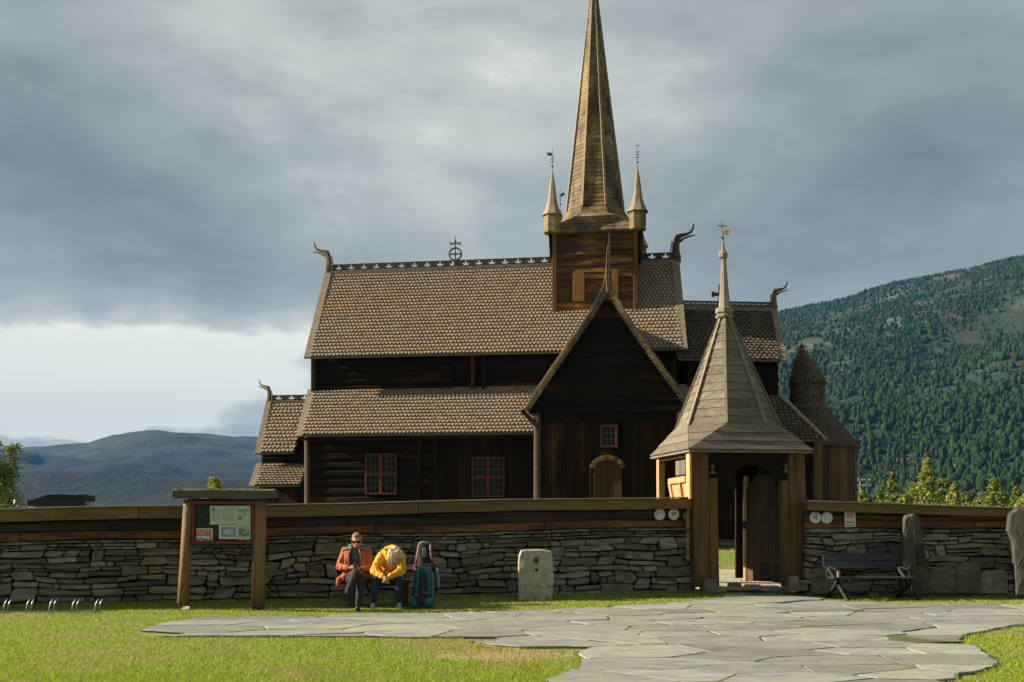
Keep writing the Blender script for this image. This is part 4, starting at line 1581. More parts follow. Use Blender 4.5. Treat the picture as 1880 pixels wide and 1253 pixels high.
for nm, prof, mm in (('apse_roof', [(1486, 1.62, apz(826)), (1486, 1.36, apz(806)), (1484, 1.04, apz(782)), (1483, .80, apz(765)), (1482, .66, apz(750))], m_shingle_d),
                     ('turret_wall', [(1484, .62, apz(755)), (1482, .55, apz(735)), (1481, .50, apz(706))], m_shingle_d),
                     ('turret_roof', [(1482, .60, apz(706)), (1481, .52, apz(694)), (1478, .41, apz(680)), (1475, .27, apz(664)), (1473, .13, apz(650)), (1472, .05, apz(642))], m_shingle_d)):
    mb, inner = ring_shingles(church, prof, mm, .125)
    o = mk(nm, inner, mm, church)
    mk('shingle', mb, mm, o, kind='stuff')
mk('turret_finial', MB().lathe((axx(1472), AY, 0), [(.05, apz(643)), (.035, apz(640)), (.075, apz(638)), (.06, apz(636)), (.085, apz(635)), (.03, apz(632.5)), (.012, apz(630))], n=8), m_carve_d, church)
# ------------------------------------------------------------------ dry stone churchyard walls
rs = random.Random(11)


def split(x0, x1, z0, z1, out, hs=(.07, .22), ws=(.22, .95)):
    w_, h_ = x1 - x0, z1 - z0
    hm = rs.uniform(*hs) if rs.random() < .8 else rs.uniform(.2, .3)
    wm = rs.uniform(*ws)
    if h_ > max(hm, .12) * 1.35 and (h_ > w_ * .30 or w_ < 1.1):
        c = z0 + h_ * rs.uniform(.35, .65)
        split(x0, x1, z0, c, out, hs, ws)
        split(x0, x1, c, z1, out, hs, ws)
    elif w_ > wm * 1.25:
        c = x0 + w_ * rs.uniform(.3, .7)
        split(x0, c, z0, z1, out, hs, ws)
        split(c, x1, z0, z1, out, hs, ws)
    else:
        out.append((x0, x1, z0, z1))


def stone_face(parent, fr, u0, u1, ztop, zbot, v0, extra=(), seed=0, count=300):
    """fit irregular stones to the face between zbot(u) and ztop(u)"""
    # rough courses; some stones reach through two of them, some places hold two thin ones
    hts = []
    z = 0
    while z < 1.18:
        hts.append(rs.uniform(.070, .135) if z < .95 else rs.uniform(.05, .085))
        z += hts[-1]
    sc_ = 1.18 / sum(hts)
    zs = [0]
    for h in hts:
        zs.append(zs[-1] + h * sc_)
    occ = [[] for _ in hts]
    cells = []
    for k in range(len(hts)):
        u = u0 + rs.uniform(-.3, 0)
        blocks = sorted(occ[k])
        while u < u1 - .02:
            hit = [b_ for b_ in blocks if b_[0] <= u + .001 < b_[1]]
            if hit:
                u = hit[0][1]
                continue
            nxt = min([b_[0] for b_ in blocks if b_[0] > u] + [u1])
            L = rs.choice((.14, .22, .30, .38, .48, .6, .8)) * rs.uniform(.8, 1.2)
            if u + L > nxt - .12:
                L = nxt - u
            if L > 1.1:
                L *= .5
            a_, b_ = max(u, u0), u + L
            r_ = rs.random()
            if r_ < .17 and k < len(hts) - 2 and L > .2 and not any(o_[0] < b_ and o_[1] > a_ for o_ in occ[k + 1]):
                occ[k + 1].append((a_, b_))
                cells.append((a_, b_, zs[k], zs[k + 2]))
            elif r_ > .86 and hts[k] > .11:
                m_ = zs[k] + (zs[k + 1] - zs[k]) * rs.uniform(.4, .6)
                cells += [(a_, b_, zs[k], m_), (a_, b_, m_, zs[k + 1])]
            elif b_ - a_ > .03:
                cells.append((a_, b_, zs[k], zs[k + 1]))
            u += L
    objs = []
    for x0, x1, z0, z1 in cells:
        H = 1.18

        def wp(x, z):
            t = z / H
            e = math.sin(math.pi * min(1, max(0, t)))
            dz = .13 * e * mnoise.noise(Vector((x * .8, z * 1.3, seed + 2.0))) + .045 * e * mnoise.noise(Vector((x * 3.1, z * 3, seed)))
            dx = .11 * mnoise.noise(Vector((x * 1.3, z * 5.0, seed + 9.0)))
            zb, zt = zbot(x), ztop(x)
            return x + dx, zb + (zt - zb) * t + dz
        w_, h_ = x1 - x0, z1 - z0
        g = .003 + rs.uniform(0, .006)
        ch = min(w_, h_) * rs.uniform(.08, .30)
        # irregular eight to eleven cornered outline
        p = []
        k = max(1, int(w_ / .30))
        skew = rs.uniform(-.25, .25) * h_
        taper = rs.uniform(-.32, .32) * h_ if rs.random() < .5 else 0
        corners = [(x0 + g + max(0, skew) * .5, z0 + g), (x1 - g + min(0, skew) * .5, z0 + g + max(0, taper) * .5), (x1 - g - max(0, skew) * .5, z1 - g - max(0, -taper) * .5), (x0 + g - min(0, skew) * .5, z1 - g)]
        for i in range(4):
            a, b = Vector(corners[i]), Vector(corners[(i + 1) % 4])
            d = (b - a)
            n_ = k if i % 2 == 0 else 1
            c0 = ch * rs.uniform(.4, 1.2) / max(d.length, .01)
            c0 = min(c0, .4)
            p.append(a + d * c0)
            for j in range(1, n_):
                q = a + d * (c0 + (1 - 2 * c0) * j / n_)
                q.y += rs.gauss(0, .010)
                p.append(q)
            p.append(a + d * (1 - min(.4, c0 * rs.uniform(.5, 1.3))))
        cx_, cz_ = sum(q.x for q in p) / len(p), sum(q.y for q in p) / len(p)
        proud = rs.uniform(-.035, .045)
        tu, tz = rs.gauss(0, .05), rs.uniform(-.04, .18)
        L0, L1, L2, L3 = [], [], [], []
        for q in p:
            qq = wp(q.x, q.y)
            cc = wp(cx_, cz_)
            dx, dz = qq[0] - cc[0], qq[1] - cc[1]
            vv_ = v0 - proud + dx * tu + dz * tz
            L0.append(fr.P(qq[0], v0 + .22, qq[1]))
            L1.append(fr.P(qq[0], vv_ + .035, qq[1]))
            j_ = rs.uniform(-.008, .008)
            L2.append(fr.P(cc[0] + dx * .985, vv_ + .004 + j_, cc[1] + dz * .955))
            L3.append(fr.P(cc[0] + dx * rs.uniform(.80, .93), vv_ - .010 + j_ + rs.uniform(-.014, .012), cc[1] + dz * rs.uniform(.68, .92)))
        mb = MB().loft([L0, L1, L2, L3], r=rs.random())
        objs.append(((x1 - x0) * (z1 - z0) * (1 if fr.P(x1, 0, 0).x > -.53 * fr.P(x1, 0, 0).y else .01), mb))
    objs.sort(key=lambda t: -t[0])
    rest = MB()
    for i, (a, mb) in enumerate(objs):
        if i < count:
            mk('stone', mb, m_stone, parent)
        else:
            o_ = len(rest.v)
            rest.v += mb.v
            rest.f += [tuple(o_ + k for k in f) for f in mb.f]
            rest.r += mb.r
    if rest.v:
        mk('small_stones', rest, m_stone, parent, kind='stuff')
    print('stones', len(objs))


wlB = WL.U(1276, 0)
wl0 = -7.5
wall_l = thing('churchyard_wall', 'long dry stone wall with a timber coping, running left from the gate', 'wall', WL.P(wlB / 2, 0, 0))
Zt = lambda u: 1.09 + .24 * max(0, u) / wlB + .015 * math.sin(u * 1.3)
Zc = lambda u: 1.70 + (1.965 - 1.70) * u / wlB + .012 * math.sin(u * .9)      # top of the coping
Zg = lambda u: gz(*WL.P(u, 0, 0)[:2]) - .06
stone_face(wall_l, WL, wl0, wlB, Zt, Zg, 0.0, seed=1.0, count=300)
mk('wall_core', MB().prism([WL.P(wl0, .16, -.1), WL.P(wlB, .16, -.1), WL.P(wlB, .165, Zt(wlB) + .30), WL.P(wl0, .165, Zt(wl0) + .30)],
                           [WL.P(wl0, .75, -.1), WL.P(wlB, .75, -.1), WL.P(wlB, .75, Zt(wlB) + .30), WL.P(wl0, .75, Zt(wl0) + .30)]), m_stone_core, wall_l)


def beam_run(parent, fr, cuts, zf, z_off0, z_off1, v0, v1, mtl, name, bev=.008):
    for a, b in zip(cuts, cuts[1:]):
        k = max(1, int((b - a) / .9))
        loops = []
        jz = rs.uniform(-.006, .006)
        jv = rs.uniform(-.008, .008)
        for i in range(k + 1):
            u = a + .003 + (b - a - .006) * i / k
            w1 = rs.uniform(-.005, .005)
            loops.append([fr.P(u, v0 + jv + w1, zf(u) + z_off0 + jz), fr.P(u, v1, zf(u) + z_off0 + jz), fr.P(u, v1, zf(u) + z_off1), fr.P(u, v0 + jv + w1, zf(u) + z_off1)])
        mk(name, MB().loft(loops), mtl, parent, bev=bev)


cutu = [wl0, WL.U(255, -.2), WL.U(770, -.2), wlB - .02]
beam_run(wall_l, WL, [wl0, WL.U(255, -.2), WL.U(768, -.2), wlB - .02], Zc, -.245, -.032, -.22, -.04, m_cap, 'coping_beam', .012)
beam_run(wall_l, WL, [wl0, WL.U(120, -.2), WL.U(540, -.2), WL.U(905, -.2), wlB], Zc, -.028, 0, -.25, .30, m_cap_top, 'coping_plank', .005)
beam_run(wall_l, WL, [wl0, WL.U(36, 0), WL.U(480, 0), WL.U(690, 0), WL.U(1000, 0), wlB], Zt, .005, .17, .02, .16, m_band_o, 'wall_board', .02)
beam_run(wall_l, WL, [wl0, WL.U(200, 0), WL.U(640, 0), WL.U(1090, 0), wlB], Zt, .175, .33, .03, .14, m_band_d, 'wall_board', .015)
beam_run(wall_l, WL, [wl0, WL.U(380, 0), WL.U(800, 0), wlB], Zc, -.36, -.25, .04, .15, m_band_d, 'wall_board', .015)
beam_run(wall_l, WL, [wl0, wlB], Zc, -.30, -.04, .22, .30, m_band_d, 'wall_board', .01)

wall_r = thing('churchyard_wall', 'short dry stone wall with a timber coping, right of the gate behind the blue bench', 'wall', WRT.P(2, 0, 0))
wrE = WRT.U(2150, 0)
wr0 = WRT.U(1478, 0)
Zt2 = lambda u: 1.30 + .012 * math.sin(u * 1.7)
Zc2 = lambda u: 1.880 - .145 * u / WRT.U(1850, 0)
Zg2 = lambda u: gz(*WRT.P(u, 0, 0)[:2]) - .06
# a few big upright slabs low down, courses above them
bigs = [(1487, 1545, 1090, 1042, 0), (1702, 1755, 1094, 1040, 0), (1752, 1800, 1094, 1032, 1), (1797, 1850, 1094, 1046, 0)]
stone_face(wall_r, WRT, wr0, wrE, Zt2, Zg2, 0.0, seed=5.0, count=290)
for a, b, c, d, e in bigs:
    ua, ub = WRT.U(a, -.03), WRT.U(b, -.03)
    zt = WRT.pl(a, d, -.03)[1]
    p = [(ua + .01, -.05), (ub - .01, -.05), (ub - .02, zt - .08), (ub - .10, zt), (ua + .12, zt - .02), (ua + .015, zt - .10)]
    cx_, cz_ = sum(q[0] for q in p) / 6, sum(q[1] for q in p) / 6
    mk('stone', MB().loft([[WRT.P(x, .1, z) for x, z in p], [WRT.P(x, -.055, z) for x, z in p], [WRT.P(cx_ + (x - cx_) * .93, -.085, cz_ + (z - cz_) * .93) for x, z in p]]), m_stone, wall_r)
mk('wall_core', MB().rect(WRT, wr0, wrE, -.1, 1.58, .165, .7), m_stone_core, wall_r)
beam_run(wall_r, WRT, [wr0 - .02, wrE], Zc2, -.205, -.03, -.22, -.05, m_cap, 'coping_beam', .012)
beam_run(wall_r, WRT, [wr0 - .02, WRT.U(1650, -.2), wrE], Zc2, -.026, 0, -.25, .30, m_cap_top, 'coping_plank', .005)
beam_run(wall_r, WRT, [wr0, WRT.U(1660, 0), WRT.U(1790, 0), wrE], Zt2, .005, .155, .02, .16, m_band_o, 'wall_board', .02)
beam_run(wall_r, WRT, [wr0, WRT.U(1700, 0), wrE], Zt2, .16, .27, .025, .15, m_band_o, 'wall_board', .015)
beam_run(wall_r, WRT, [wr0, wrE], Zt2, .275, .36, .04, .14, m_band_d, 'wall_board', .01)
beam_run(wall_r, WRT, [wr0, wrE], Zc2, -.28, -.03, .22, .30, m_band_d, 'wall_board', .01)

# ------------------------------------------------------------------ lych gate
Pg = GT.P
GZ0 = .04
gate = thing('lych_gate', 'timber churchyard gateway with a grey boarded eight-sided spire roof and one door leaf ajar', 'gate', Pg(1.2, 1.15, GZ0))
zEv_g = 2.93


def post(fr, uu, vv_, w_, d_, z0, z1, mtl, name='post', lean=0.0, grooves=0, par=None, wt=None):
    """hewn post, a little uneven, tapering"""
    loops = []
    n = 6
    wt = wt or w_
    for i in range(n + 1):
        f = i / n
        ww = (w_ + (wt - w_) * f) / 2 * rs.uniform(.985, 1.015)
        c = uu + lean * f + rs.uniform(-.004, .004)
        z = z0 + (z1 - z0) * f
        loops.append([fr.P(c - ww, vv_ - d_ / 2, z), fr.P(c + ww, vv_ - d_ / 2, z), fr.P(c + ww, vv_ + d_ / 2, z), fr.P(c - ww, vv_ + d_ / 2, z)])
    return mk(name, MB().loft(loops), mtl, par, bev=.012)


# front left: two heavy posts side by side, the outer one leaning in



def gpost(b0, b1, t0, t1, vv_, d_, zt, name='post'):
    """a post from its left and right edges at foot and head, in photo columns"""
    a0, a1, c0, c1 = (GT.U(q, vv_ - d_ / 2) for q in (b0, b1, t0, t1))
    post(GT, (a0 + a1) / 2, vv_, a1 - a0, d_, GZ0 + .06, zt, m_post, name, lean=(c0 + c1) / 2 - (a0 + a1) / 2, par=gate, wt=c1 - c0)


gpost(1276, 1303, 1271, 1301, .13, .26, 2.90)
gpost(1303.5, 1321, 1301.5, 1318, .15, .22, 2.34, 'door_jamb')
gpost(1469, 1488, 1461, 1477, .14, .26, 2.88)
gpost(1454, 1468.5, 1449, 1460.5, .145, .23, 2.88)
gpost(1441, 1453.5, 1437, 1448.5, .16, .22, 2.30, 'door_jamb')
# side posts; the pale ones have sunlight put into their colour
post(GT, .045 - .08, .05, .06, .22, 1.9, 2.91, m_post_l, lean=-.01, par=gate)
post(GT, .02, 2.15, .15, .16, GZ0, 2.9, m_post_l, lean=.0, par=gate)
post(GT, 2.40, 2.15, .18, .18, GZ0, 2.9, m_post, par=gate)
# lintels and head beams
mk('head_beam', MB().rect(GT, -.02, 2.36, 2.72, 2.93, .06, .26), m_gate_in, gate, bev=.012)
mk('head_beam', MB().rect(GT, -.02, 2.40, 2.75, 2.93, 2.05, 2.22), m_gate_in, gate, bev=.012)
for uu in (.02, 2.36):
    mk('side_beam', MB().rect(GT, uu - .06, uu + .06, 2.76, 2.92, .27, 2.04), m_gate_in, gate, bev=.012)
# arched head board
ua, ub = GT.U(1319, .12), GT.U(1438, .12)
ar_ = []
pts_ = [(ua, 2.30)] + [((ua + ub) / 2 - .60 * math.cos(math.pi * k / 12), 2.12 + .50 * math.sin(math.pi * k / 12)) for k in range(13)] + [(ub, 2.30), (ub, 2.71), (ua, 2.71)]
for k in range(12):
    a, b = pts_[1 + k], pts_[2 + k]
    ar_.append([(a[0], max(a[1], 2.12)), (b[0], max(b[1], 2.12)), (b[0], 2.715), (a[0], 2.715)])
hb = MB()
for q in ar_:
    hb.slab(GT, q, .12, .18, r=.4)
hb.rect(GT, .25, (ua + ub) / 2 - .60, 2.30, 2.715, .12, .18, r=.4)
hb.rect(GT, (ua + ub) / 2 + .60, 2.05, 2.30, 2.715, .12, .18, r=.4)
mk('arched_head', hb, m_gate_in, gate)
# inside: right wall of the gateway, back arch boards and brace, left side panel
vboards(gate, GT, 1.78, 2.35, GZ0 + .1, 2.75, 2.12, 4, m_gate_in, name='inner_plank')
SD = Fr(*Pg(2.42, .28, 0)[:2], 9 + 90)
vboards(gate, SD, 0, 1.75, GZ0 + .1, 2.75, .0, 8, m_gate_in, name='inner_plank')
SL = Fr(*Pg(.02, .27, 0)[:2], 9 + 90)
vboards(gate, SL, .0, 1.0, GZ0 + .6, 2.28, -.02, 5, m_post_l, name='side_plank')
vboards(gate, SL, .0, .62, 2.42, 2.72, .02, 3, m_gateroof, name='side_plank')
mk('sun_block_board', MB().rect(SL, .0, 1.13, 1.2, 2.92, -.12, -.09), m_gate_in, gate, bev=.006)  # added to keep the sun off the door leaf
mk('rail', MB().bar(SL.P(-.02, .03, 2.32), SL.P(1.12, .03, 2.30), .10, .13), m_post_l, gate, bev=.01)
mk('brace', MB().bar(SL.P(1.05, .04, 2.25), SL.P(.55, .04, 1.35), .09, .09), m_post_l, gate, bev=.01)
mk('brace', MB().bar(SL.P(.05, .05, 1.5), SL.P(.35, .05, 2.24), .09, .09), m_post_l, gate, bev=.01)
# door leaf, hinged on the right, swung inwards
hv = .30
hx = GT.U(1443, hv)
DL = Fr(*Pg(hx, hv, 0)[:2], 133)
Wd = .93
leaf = mk('door_leaf', MB().rect(DL, .0, Wd, GZ0 + .14, 2.05, .0, .035), m_gate_d, gate, bev=.006)
ed = [0, .2, .37, .57, .75, Wd]
for a, b in zip(ed, ed[1:]):
    zt = lambda x: 2.05 + .45 * math.sqrt(max(0, 1 - ((x - Wd / 2) / (Wd / 2)) ** 2) * .8 + .02)
    mk('door_plank', MB().slab(DL, [(a + .003, GZ0 + .12), (b - .003, GZ0 + .12), (b - .003, zt(b)), (a + .003, zt(a))], .037, .075 + rs.uniform(0, .008)), m_gate_d, leaf, bev=.005)
mk('edge_board', MB().rect(DL, Wd, Wd + .07, GZ0 + .10, 2.42, -.03, .09), m_post_l, leaf, bev=.008)  # pale wood stands in for sun on the edge
for z in (.55, 1.25, 1.95):
    mk('ledge', MB().rect(DL, .04, Wd - .04, z, z + .13, .078, .115), m_gate_d, leaf, bev=.008)
lat = MB().rect(DL, Wd - .03, Wd + .085, 1.28, 1.44, .09, .115)
lat.bar(DL.P(Wd + .03, .16, 1.30), DL.P(Wd + .03, .16, 1.42), .015, .015)
mk('latch', lat, m_iron, leaf)
# base stones
for uu, vv_, sx, sz in ((.32, -.22, .28, .26), (.55, -.05, .30, .10), (1.72, .05, .40, .09), (2.12, -.15, .22, .30), (2.33, -.1, .2, .22), (1.45, .35, .38, .10), (1.2, .75, .30, .12)):
    c = Pg(uu, vv_, GZ0 - .02)
    mb = MB()
    p = [(-.5, -.4), (-.1, -.52), (.45, -.45), (.52, .1), (.4, .5), (-.4, .5)]
    mb.loft([[c + Vector((x * sx, y * .26, 0)) for x, y in p], [c + Vector((x * sx * .97, y * .25, sz * .8)) for x, y in p], [c + Vector((x * sx * .8, y * .2, sz)) for x, y in p]])
    mk('base_stone', mb, m_stone, gate)
mk('threshold', MB().rect(GT, .55, 1.75, GZ0 - .02, GZ0 + .05, .05, .35), m_stone, gate, bev=.015)
# roof
gu, gv = 1.20, 1.12
gc = (gu, gv)
rG = 87 / F * 21.4
z8 = 3.46
z_top = 5.86


def oc(r, z, lean=0.0):
    return [p + Vector((lean, 0, 0)) for p in octo(gu, gv, r, z, fr=GT)]


Lq = sq(gu, gv, 1.33, zEv_g - .02, fr=GT)
Lo = oc(rG * 1.02, z8)
# make the eave front a bit deeper
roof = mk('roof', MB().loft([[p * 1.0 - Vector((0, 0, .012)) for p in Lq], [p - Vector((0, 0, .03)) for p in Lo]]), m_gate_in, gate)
nsk = 3
for k in range(8):
    j = (k + 1) % 8
    for i in range(nsk):
        a, b = i / nsk, (i + 1) / nsk
        pa, pb = Lq[k].lerp(Lo[k], a), Lq[j].lerp(Lo[j], a)
        pc, pd = Lq[j].lerp(Lo[j], b), Lq[k].lerp(Lo[k], b)
        if (pb - pa).length < .03:
            pb = pa + (pb - pa) * 1.0 if i else pa + (pc - pd) * .02
        N = (pc - pa).cross(pd - pb)
        if N.length < 1e-6:
            N = Vector((0, 0, 1))
        N.normalize()
        if N.z < 0:
            N = -N
        lift = .022
        mk('roof_board', MB().prism([pa + N * lift, pb + N * lift, pb - N * .006, pa - N * .006], [pd + N * .006, pc + N * .006, pc - N * .012, pd - N * .012]), m_gateroof, roof)
mk('eave_board', MB().loft([[p + Vector((0, 0, -.055)) for p in Lq], [p + Vector((0, 0, -.014)) for p in Lq]]), m_gateroof, roof)


def rg(z):
    f = (z - z8) / (z_top - z8)
    return rG + (.105 - rG) * f ** .96


nb = 13
for k in range(8):
    j = (k + 1) % 8
    for i in range(nb):
        f0, f1 = (i / nb), ((i + 1) / nb)
        za, zb = z8 + (z_top - z8) * f0, z8 + (z_top - z8) * f1
        ln = lambda z: -.06 * (z - z8) / (z_top - z8)
        A_, B_ = oc(rg(za) + .012 + rs.uniform(0, .006), za, ln(za)), oc(rg(zb), zb, ln(zb))
        A0, B0 = oc(rg(za) - .03, za, ln(za)), oc(rg(zb) - .03, zb, ln(zb))
        mk('roof_board', MB().prism([A_[k], A_[j], A0[j], A0[k]], [B_[k], B_[j], B0[j], B0[k]]), m_gateroof, roof)
    pa, pb = oc(rG + .02, z8 + .01)[k], oc(.12, z_top, -.06)[k]
    c = Pg(gu, gv, z8)
    mk('hip_strip', MB().bar(pa, pb, .055, .035, up=tuple(pa - c), w2=.04, d2=.03), m_hip, roof)
ln = -.065
mk('collar', MB().loft([oc(.17, z_top - .02, ln), oc(.19, z_top + .03, ln), oc(.15, z_top + .06, ln), oc(.19, z_top + .10, ln), oc(.175, z_top + .2, ln), oc(.12, z_top + .22, ln)]), m_hip, roof, bev=.006)
apx = Pg(gu, gv, 0)
tip = MB().loft([oc(.115, z_top + .2, ln), oc(.085, z_top + .62, ln - .01), oc(.045, 7.16, ln - .02)])
mk('spirelet', tip, m_hip, roof)
ctr = Pg(gu, gv, 0) + Vector((ln - .03, 0, 0))
mk('ball', MB().lathe(ctr, [(.04, 7.12), (.095, 7.16), (.10, 7.24), (.07, 7.30), (.045, 7.31), (.012, 7.52)], n=10), m_hip, roof)
irn = MB()
irn.tube([ctr + Vector((0, 0, 7.5)), ctr + Vector((-.03, 0, 7.95))], .009, n=5)
irn.bar(ctr + Vector((-.115, 0, 7.855)), ctr + Vector((.075, 0, 7.845)), .014, .014)
irn.bar(ctr + Vector((-.055, 0, 7.60)), ctr + Vector((.02, 0, 7.60)), .014, .014)
irn.sphere(ctr + Vector((0, 0, 7.57)), .022, n=6, m=4)
cross = mk('iron_cross', irn, m_iron, roof)
cz = 7.70
mk('weather_vane', MB().prism([ctr + Vector((x, -.005, cz + z)) for x, z in ((0, -.02), (.08, -.06), (.13, -.03), (.12, .02), (.16, .06), (.09, .07), (.02, .04))],
                              [ctr + Vector((x, .005, cz + z)) for x, z in ((0, -.02), (.08, -.06), (.13, -.03), (.12, .02), (.16, .06), (.09, .07), (.02, .04))]), m_gold, roof)
# small lamps on brackets under the eave
m_lampglass = mat('opal_lamp_glass', (.045, .042, .036), (.07, .065, .055), rough=.3, var=0, bump=0)
for i, (px, py) in enumerate(((1308, 868), (1443, 866))):
    u, z = GT.pl(px, py, -.03)
    t = thing('gate_lamp', 'small round lamp on a bracket under the gate eaves, on the %s post' % ('left' if i == 0 else 'right'), 'lamp', GT.P(u, -.03, z), 'lamps on the gate posts')
    b = MB().box(GT.P(u, -.02, z - .012), .13, .12, .02, R(9))
    b.tube([GT.P(u, -.02, z), GT.P(u, -.02, z + .06)], .03, n=8)
    mk('bracket', b, m_gateroof, t, bev=.003)
    mk('globe', MB().sphere(GT.P(u, -.02, z + .115), .055, n=10, m=8), m_lampglass, t, smooth=True)

# ------------------------------------------------------------------ standing stones
def menhir(name, label, cat, base, pts_, th, mtl, yaw=0.0, rough=.012, seed=1):
    """pts_: outline (x, z) from low left clockwise; rough-hewn both faces"""
    q = random.Random(seed)
    fr = Fr(base[0], base[1], yaw)
    dense = []
    for i in range(len(pts_)):
        a, b = Vector(pts_[i]), Vector(pts_[(i + 1) % len(pts_)])
        k = max(1, int((b - a).length / .12))
        for j in range(k):
            c = a.lerp(b, j / k)
            dense.append(c + Vector((q.gauss(0, rough * .5), q.gauss(0, rough * .5))))
    cx_, cz_ = sum(c.x for c in dense) / len(dense), sum(c.y for c in dense) / len(dense)
    L = []
    for v_, s_ in ((th, .96), (th - .03, 1.0), (.03, 1.0), (0.0, .955), (-.012, .7), (-.012, .35)):
        L.append([fr.P(cx_ + (c.x - cx_) * s_, v_ + q.gauss(0, rough * .35), base[2] + cz_ + (c.y - cz_) * s_) for c in dense])
    o = mk(name, MB().loft(L), mtl, None, base=base, smooth=False)
    o['label'] = label
    o['category'] = cat
    return o, fr


SY = 18.6
sx0, sx1 = (951 - CX) / F * SY, (1015 - CX) / F * SY
sw = sx1 - sx0
stone, sf = menhir('standing_stone', 'pale upright stone slab with two drilled holes standing in the grass before the wall', 'stone', (sx0, SY, -.03),
                   [(.02, 0), (-.005, .45), (.02, .85), (.06, .945), (.14, .965), (.52, .965), (.62, .94), (.655, .84), (.675, .5), (.645, 0)], .17, m_slab, 4, rough=.006, seed=4)
m_hole = mat('hole_dark', (.012, .010, .008), (.02, .018, .014), rough=1, var=0, bump=0)
for px, py, r_ in ((984, 1030, .060), (985, 1047, .034)):
    x, z = (px - CX) / F * SY, CZ + (HY - py) / F * SY
    u = x - sx0
    lip = MB()
    n = 14
    ring_o = [sf.P(u + (r_ + .012) * math.cos(2 * math.pi * k / n), -.020, z + (r_ + .012) * math.sin(2 * math.pi * k / n)) for k in range(n)]
    ring_i = [sf.P(u + r_ * .8 * math.cos(2 * math.pi * k / n), -.0245, z + r_ * .8 * math.sin(2 * math.pi * k / n)) for k in range(n)]
    lip.loft([ring_o, ring_i], caps=False)
    mk('hole_rim', lip, m_slab, stone)
    mk('hole', MB().prism(ring_i, [p + Vector((0, .003, 0)) for p in ring_i]), m_hole, stone)
# real recess: cut the holes through the slab
for o_ in [c for c in stone.children]:
    bpy.data.objects.remove(o_)
for px, py, r_ in ((984, 1030, .058), (985, 1047, .032)):
    x, z = (px - CX) / F * SY, CZ + (HY - py) / F * SY
    u = x - sx0
    n = 12
    ring = [(u + r_ * rs.uniform(.9, 1.1) * math.cos(2 * math.pi * k / n), z + r_ * rs.uniform(.9, 1.1) * math.sin(2 * math.pi * k / n)) for k in range(n)]
    cme = mesh_from(MB().slab(sf, ring, -.2, .13), 'cutter', Vector((0, 0, 0)))
    co = bpy.data.objects.new('cutter', cme)
    COL.objects.link(co)
    md = stone.modifiers.new('hole', 'BOOLEAN')
    md.operation = 'DIFFERENCE'
    md.solver = 'EXACT'
    md.object = co
bpy.context.view_layer.update()
dg = bpy.context.evaluated_depsgraph_get()
nm_ = bpy.data.meshes.new_from_object(stone.evaluated_get(dg))
stone.modifiers.clear()
stone.data = nm_
for o_ in [o for o in bpy.data.objects if o.name.startswith('cutter')]:
    bpy.data.objects.remove(o_)

MY = 19.95
mx0 = (1655 - CX) / F * MY
k_ = MY / F
mem, mf = menhir('memorial_stone', 'tall rough grey memorial stone with a dark plaque behind the right bench end', 'stone', (mx0, MY, -.03),
                 [(.0, 0), (.02, .6), (.03, 1.0), (.06, 1.50), (.10, 1.61), (.24, 1.64), (.34, 1.58), (.38, 1.44), (.43, 1.05), (.50, .70), (.55, .35), (.60, 0)], .20, m_stele, -5, rough=.010, seed=9)
u0, z1 = mf.pl(1683, 1000, -.02)
u1, z0 = mf.pl(1697, 1037, -.02)
pl_ = mk('plaque', MB().rect(mf, u0, u1, z0, z1, -.04, -.015), m_iron, mem, bev=.003)
lines = MB()
for i in range(7):
    z = z1 - .04 - i * .05
    lines.rect(mf, u0 + .015, u1 - .015 - rs.uniform(0, .04), z - .008, z, -.0425, -.0405)
mk('raised_lettering', lines, m_stele, pl_)

BY = 19.75
bx0 = (1852 - CX) / F * BY
big, bf = menhir('stone_slab', 'large grey stone slab leaning upright at the right edge of the picture', 'stone', (bx0, BY, -.03),
                 [(.14, 0), (.12, .6), (.08, 1.05), (.0, 1.30), (.02, 1.62), (.16, 1.75), (.50, 1.72), (.62, 1.1), (.66, 0)], .26, m_stele, -14, rough=.010, seed=12)

# ------------------------------------------------------------------ signs on the wall boards
def disc(fr, u, z, r_, v0, v1, n=28):
    return MB().slab(fr, [(u + r_ * math.cos(2 * math.pi * k / n), z + r_ * math.sin(2 * math.pi * k / n)) for k in range(n)], v0, v1)


def ringmb(mb, fr, u, z, r0, r1, v0, v1, n=28):
    for k in range(n):
        a, b = 2 * math.pi * k / n, 2 * math.pi * (k + 1) / n
        mb.slab(fr, [(u + r0 * math.cos(a), z + r0 * math.sin(a)), (u + r1 * math.cos(a), z + r1 * math.sin(a)), (u + r1 * math.cos(b), z + r1 * math.sin(b)), (u + r0 * math.cos(b), z + r0 * math.sin(b))], v0, v1, r=.5)


def dog(mb, fr, u, z, s, v0, v1):
    """a standing dog seen from the side, facing right"""
    S = lambda pts: mb.slab(fr, [(u + x * s, z + y * s) for x, y in pts], v0, v1, r=.5)
    S([(-.42, -.02), (.24, .02), (.30, .20), (.20, .26), (-.38, .18), (-.46, .10)])
    S([(.18, .10), (.30, .08), (.42, .42), (.28, .46)])
    S([(.24, .36), (.58, .28), (.60, .36), (.46, .50), (.34, .56), (.28, .48)])
    for x in (-.40, -.30, .14, .24):
        S([(x, -.42), (x + .07, -.42), (x + .09, .02), (x + .01, .02)])
    S([(-.46, .10), (-.40, .16), (-.56, .34), (-.60, .30)])


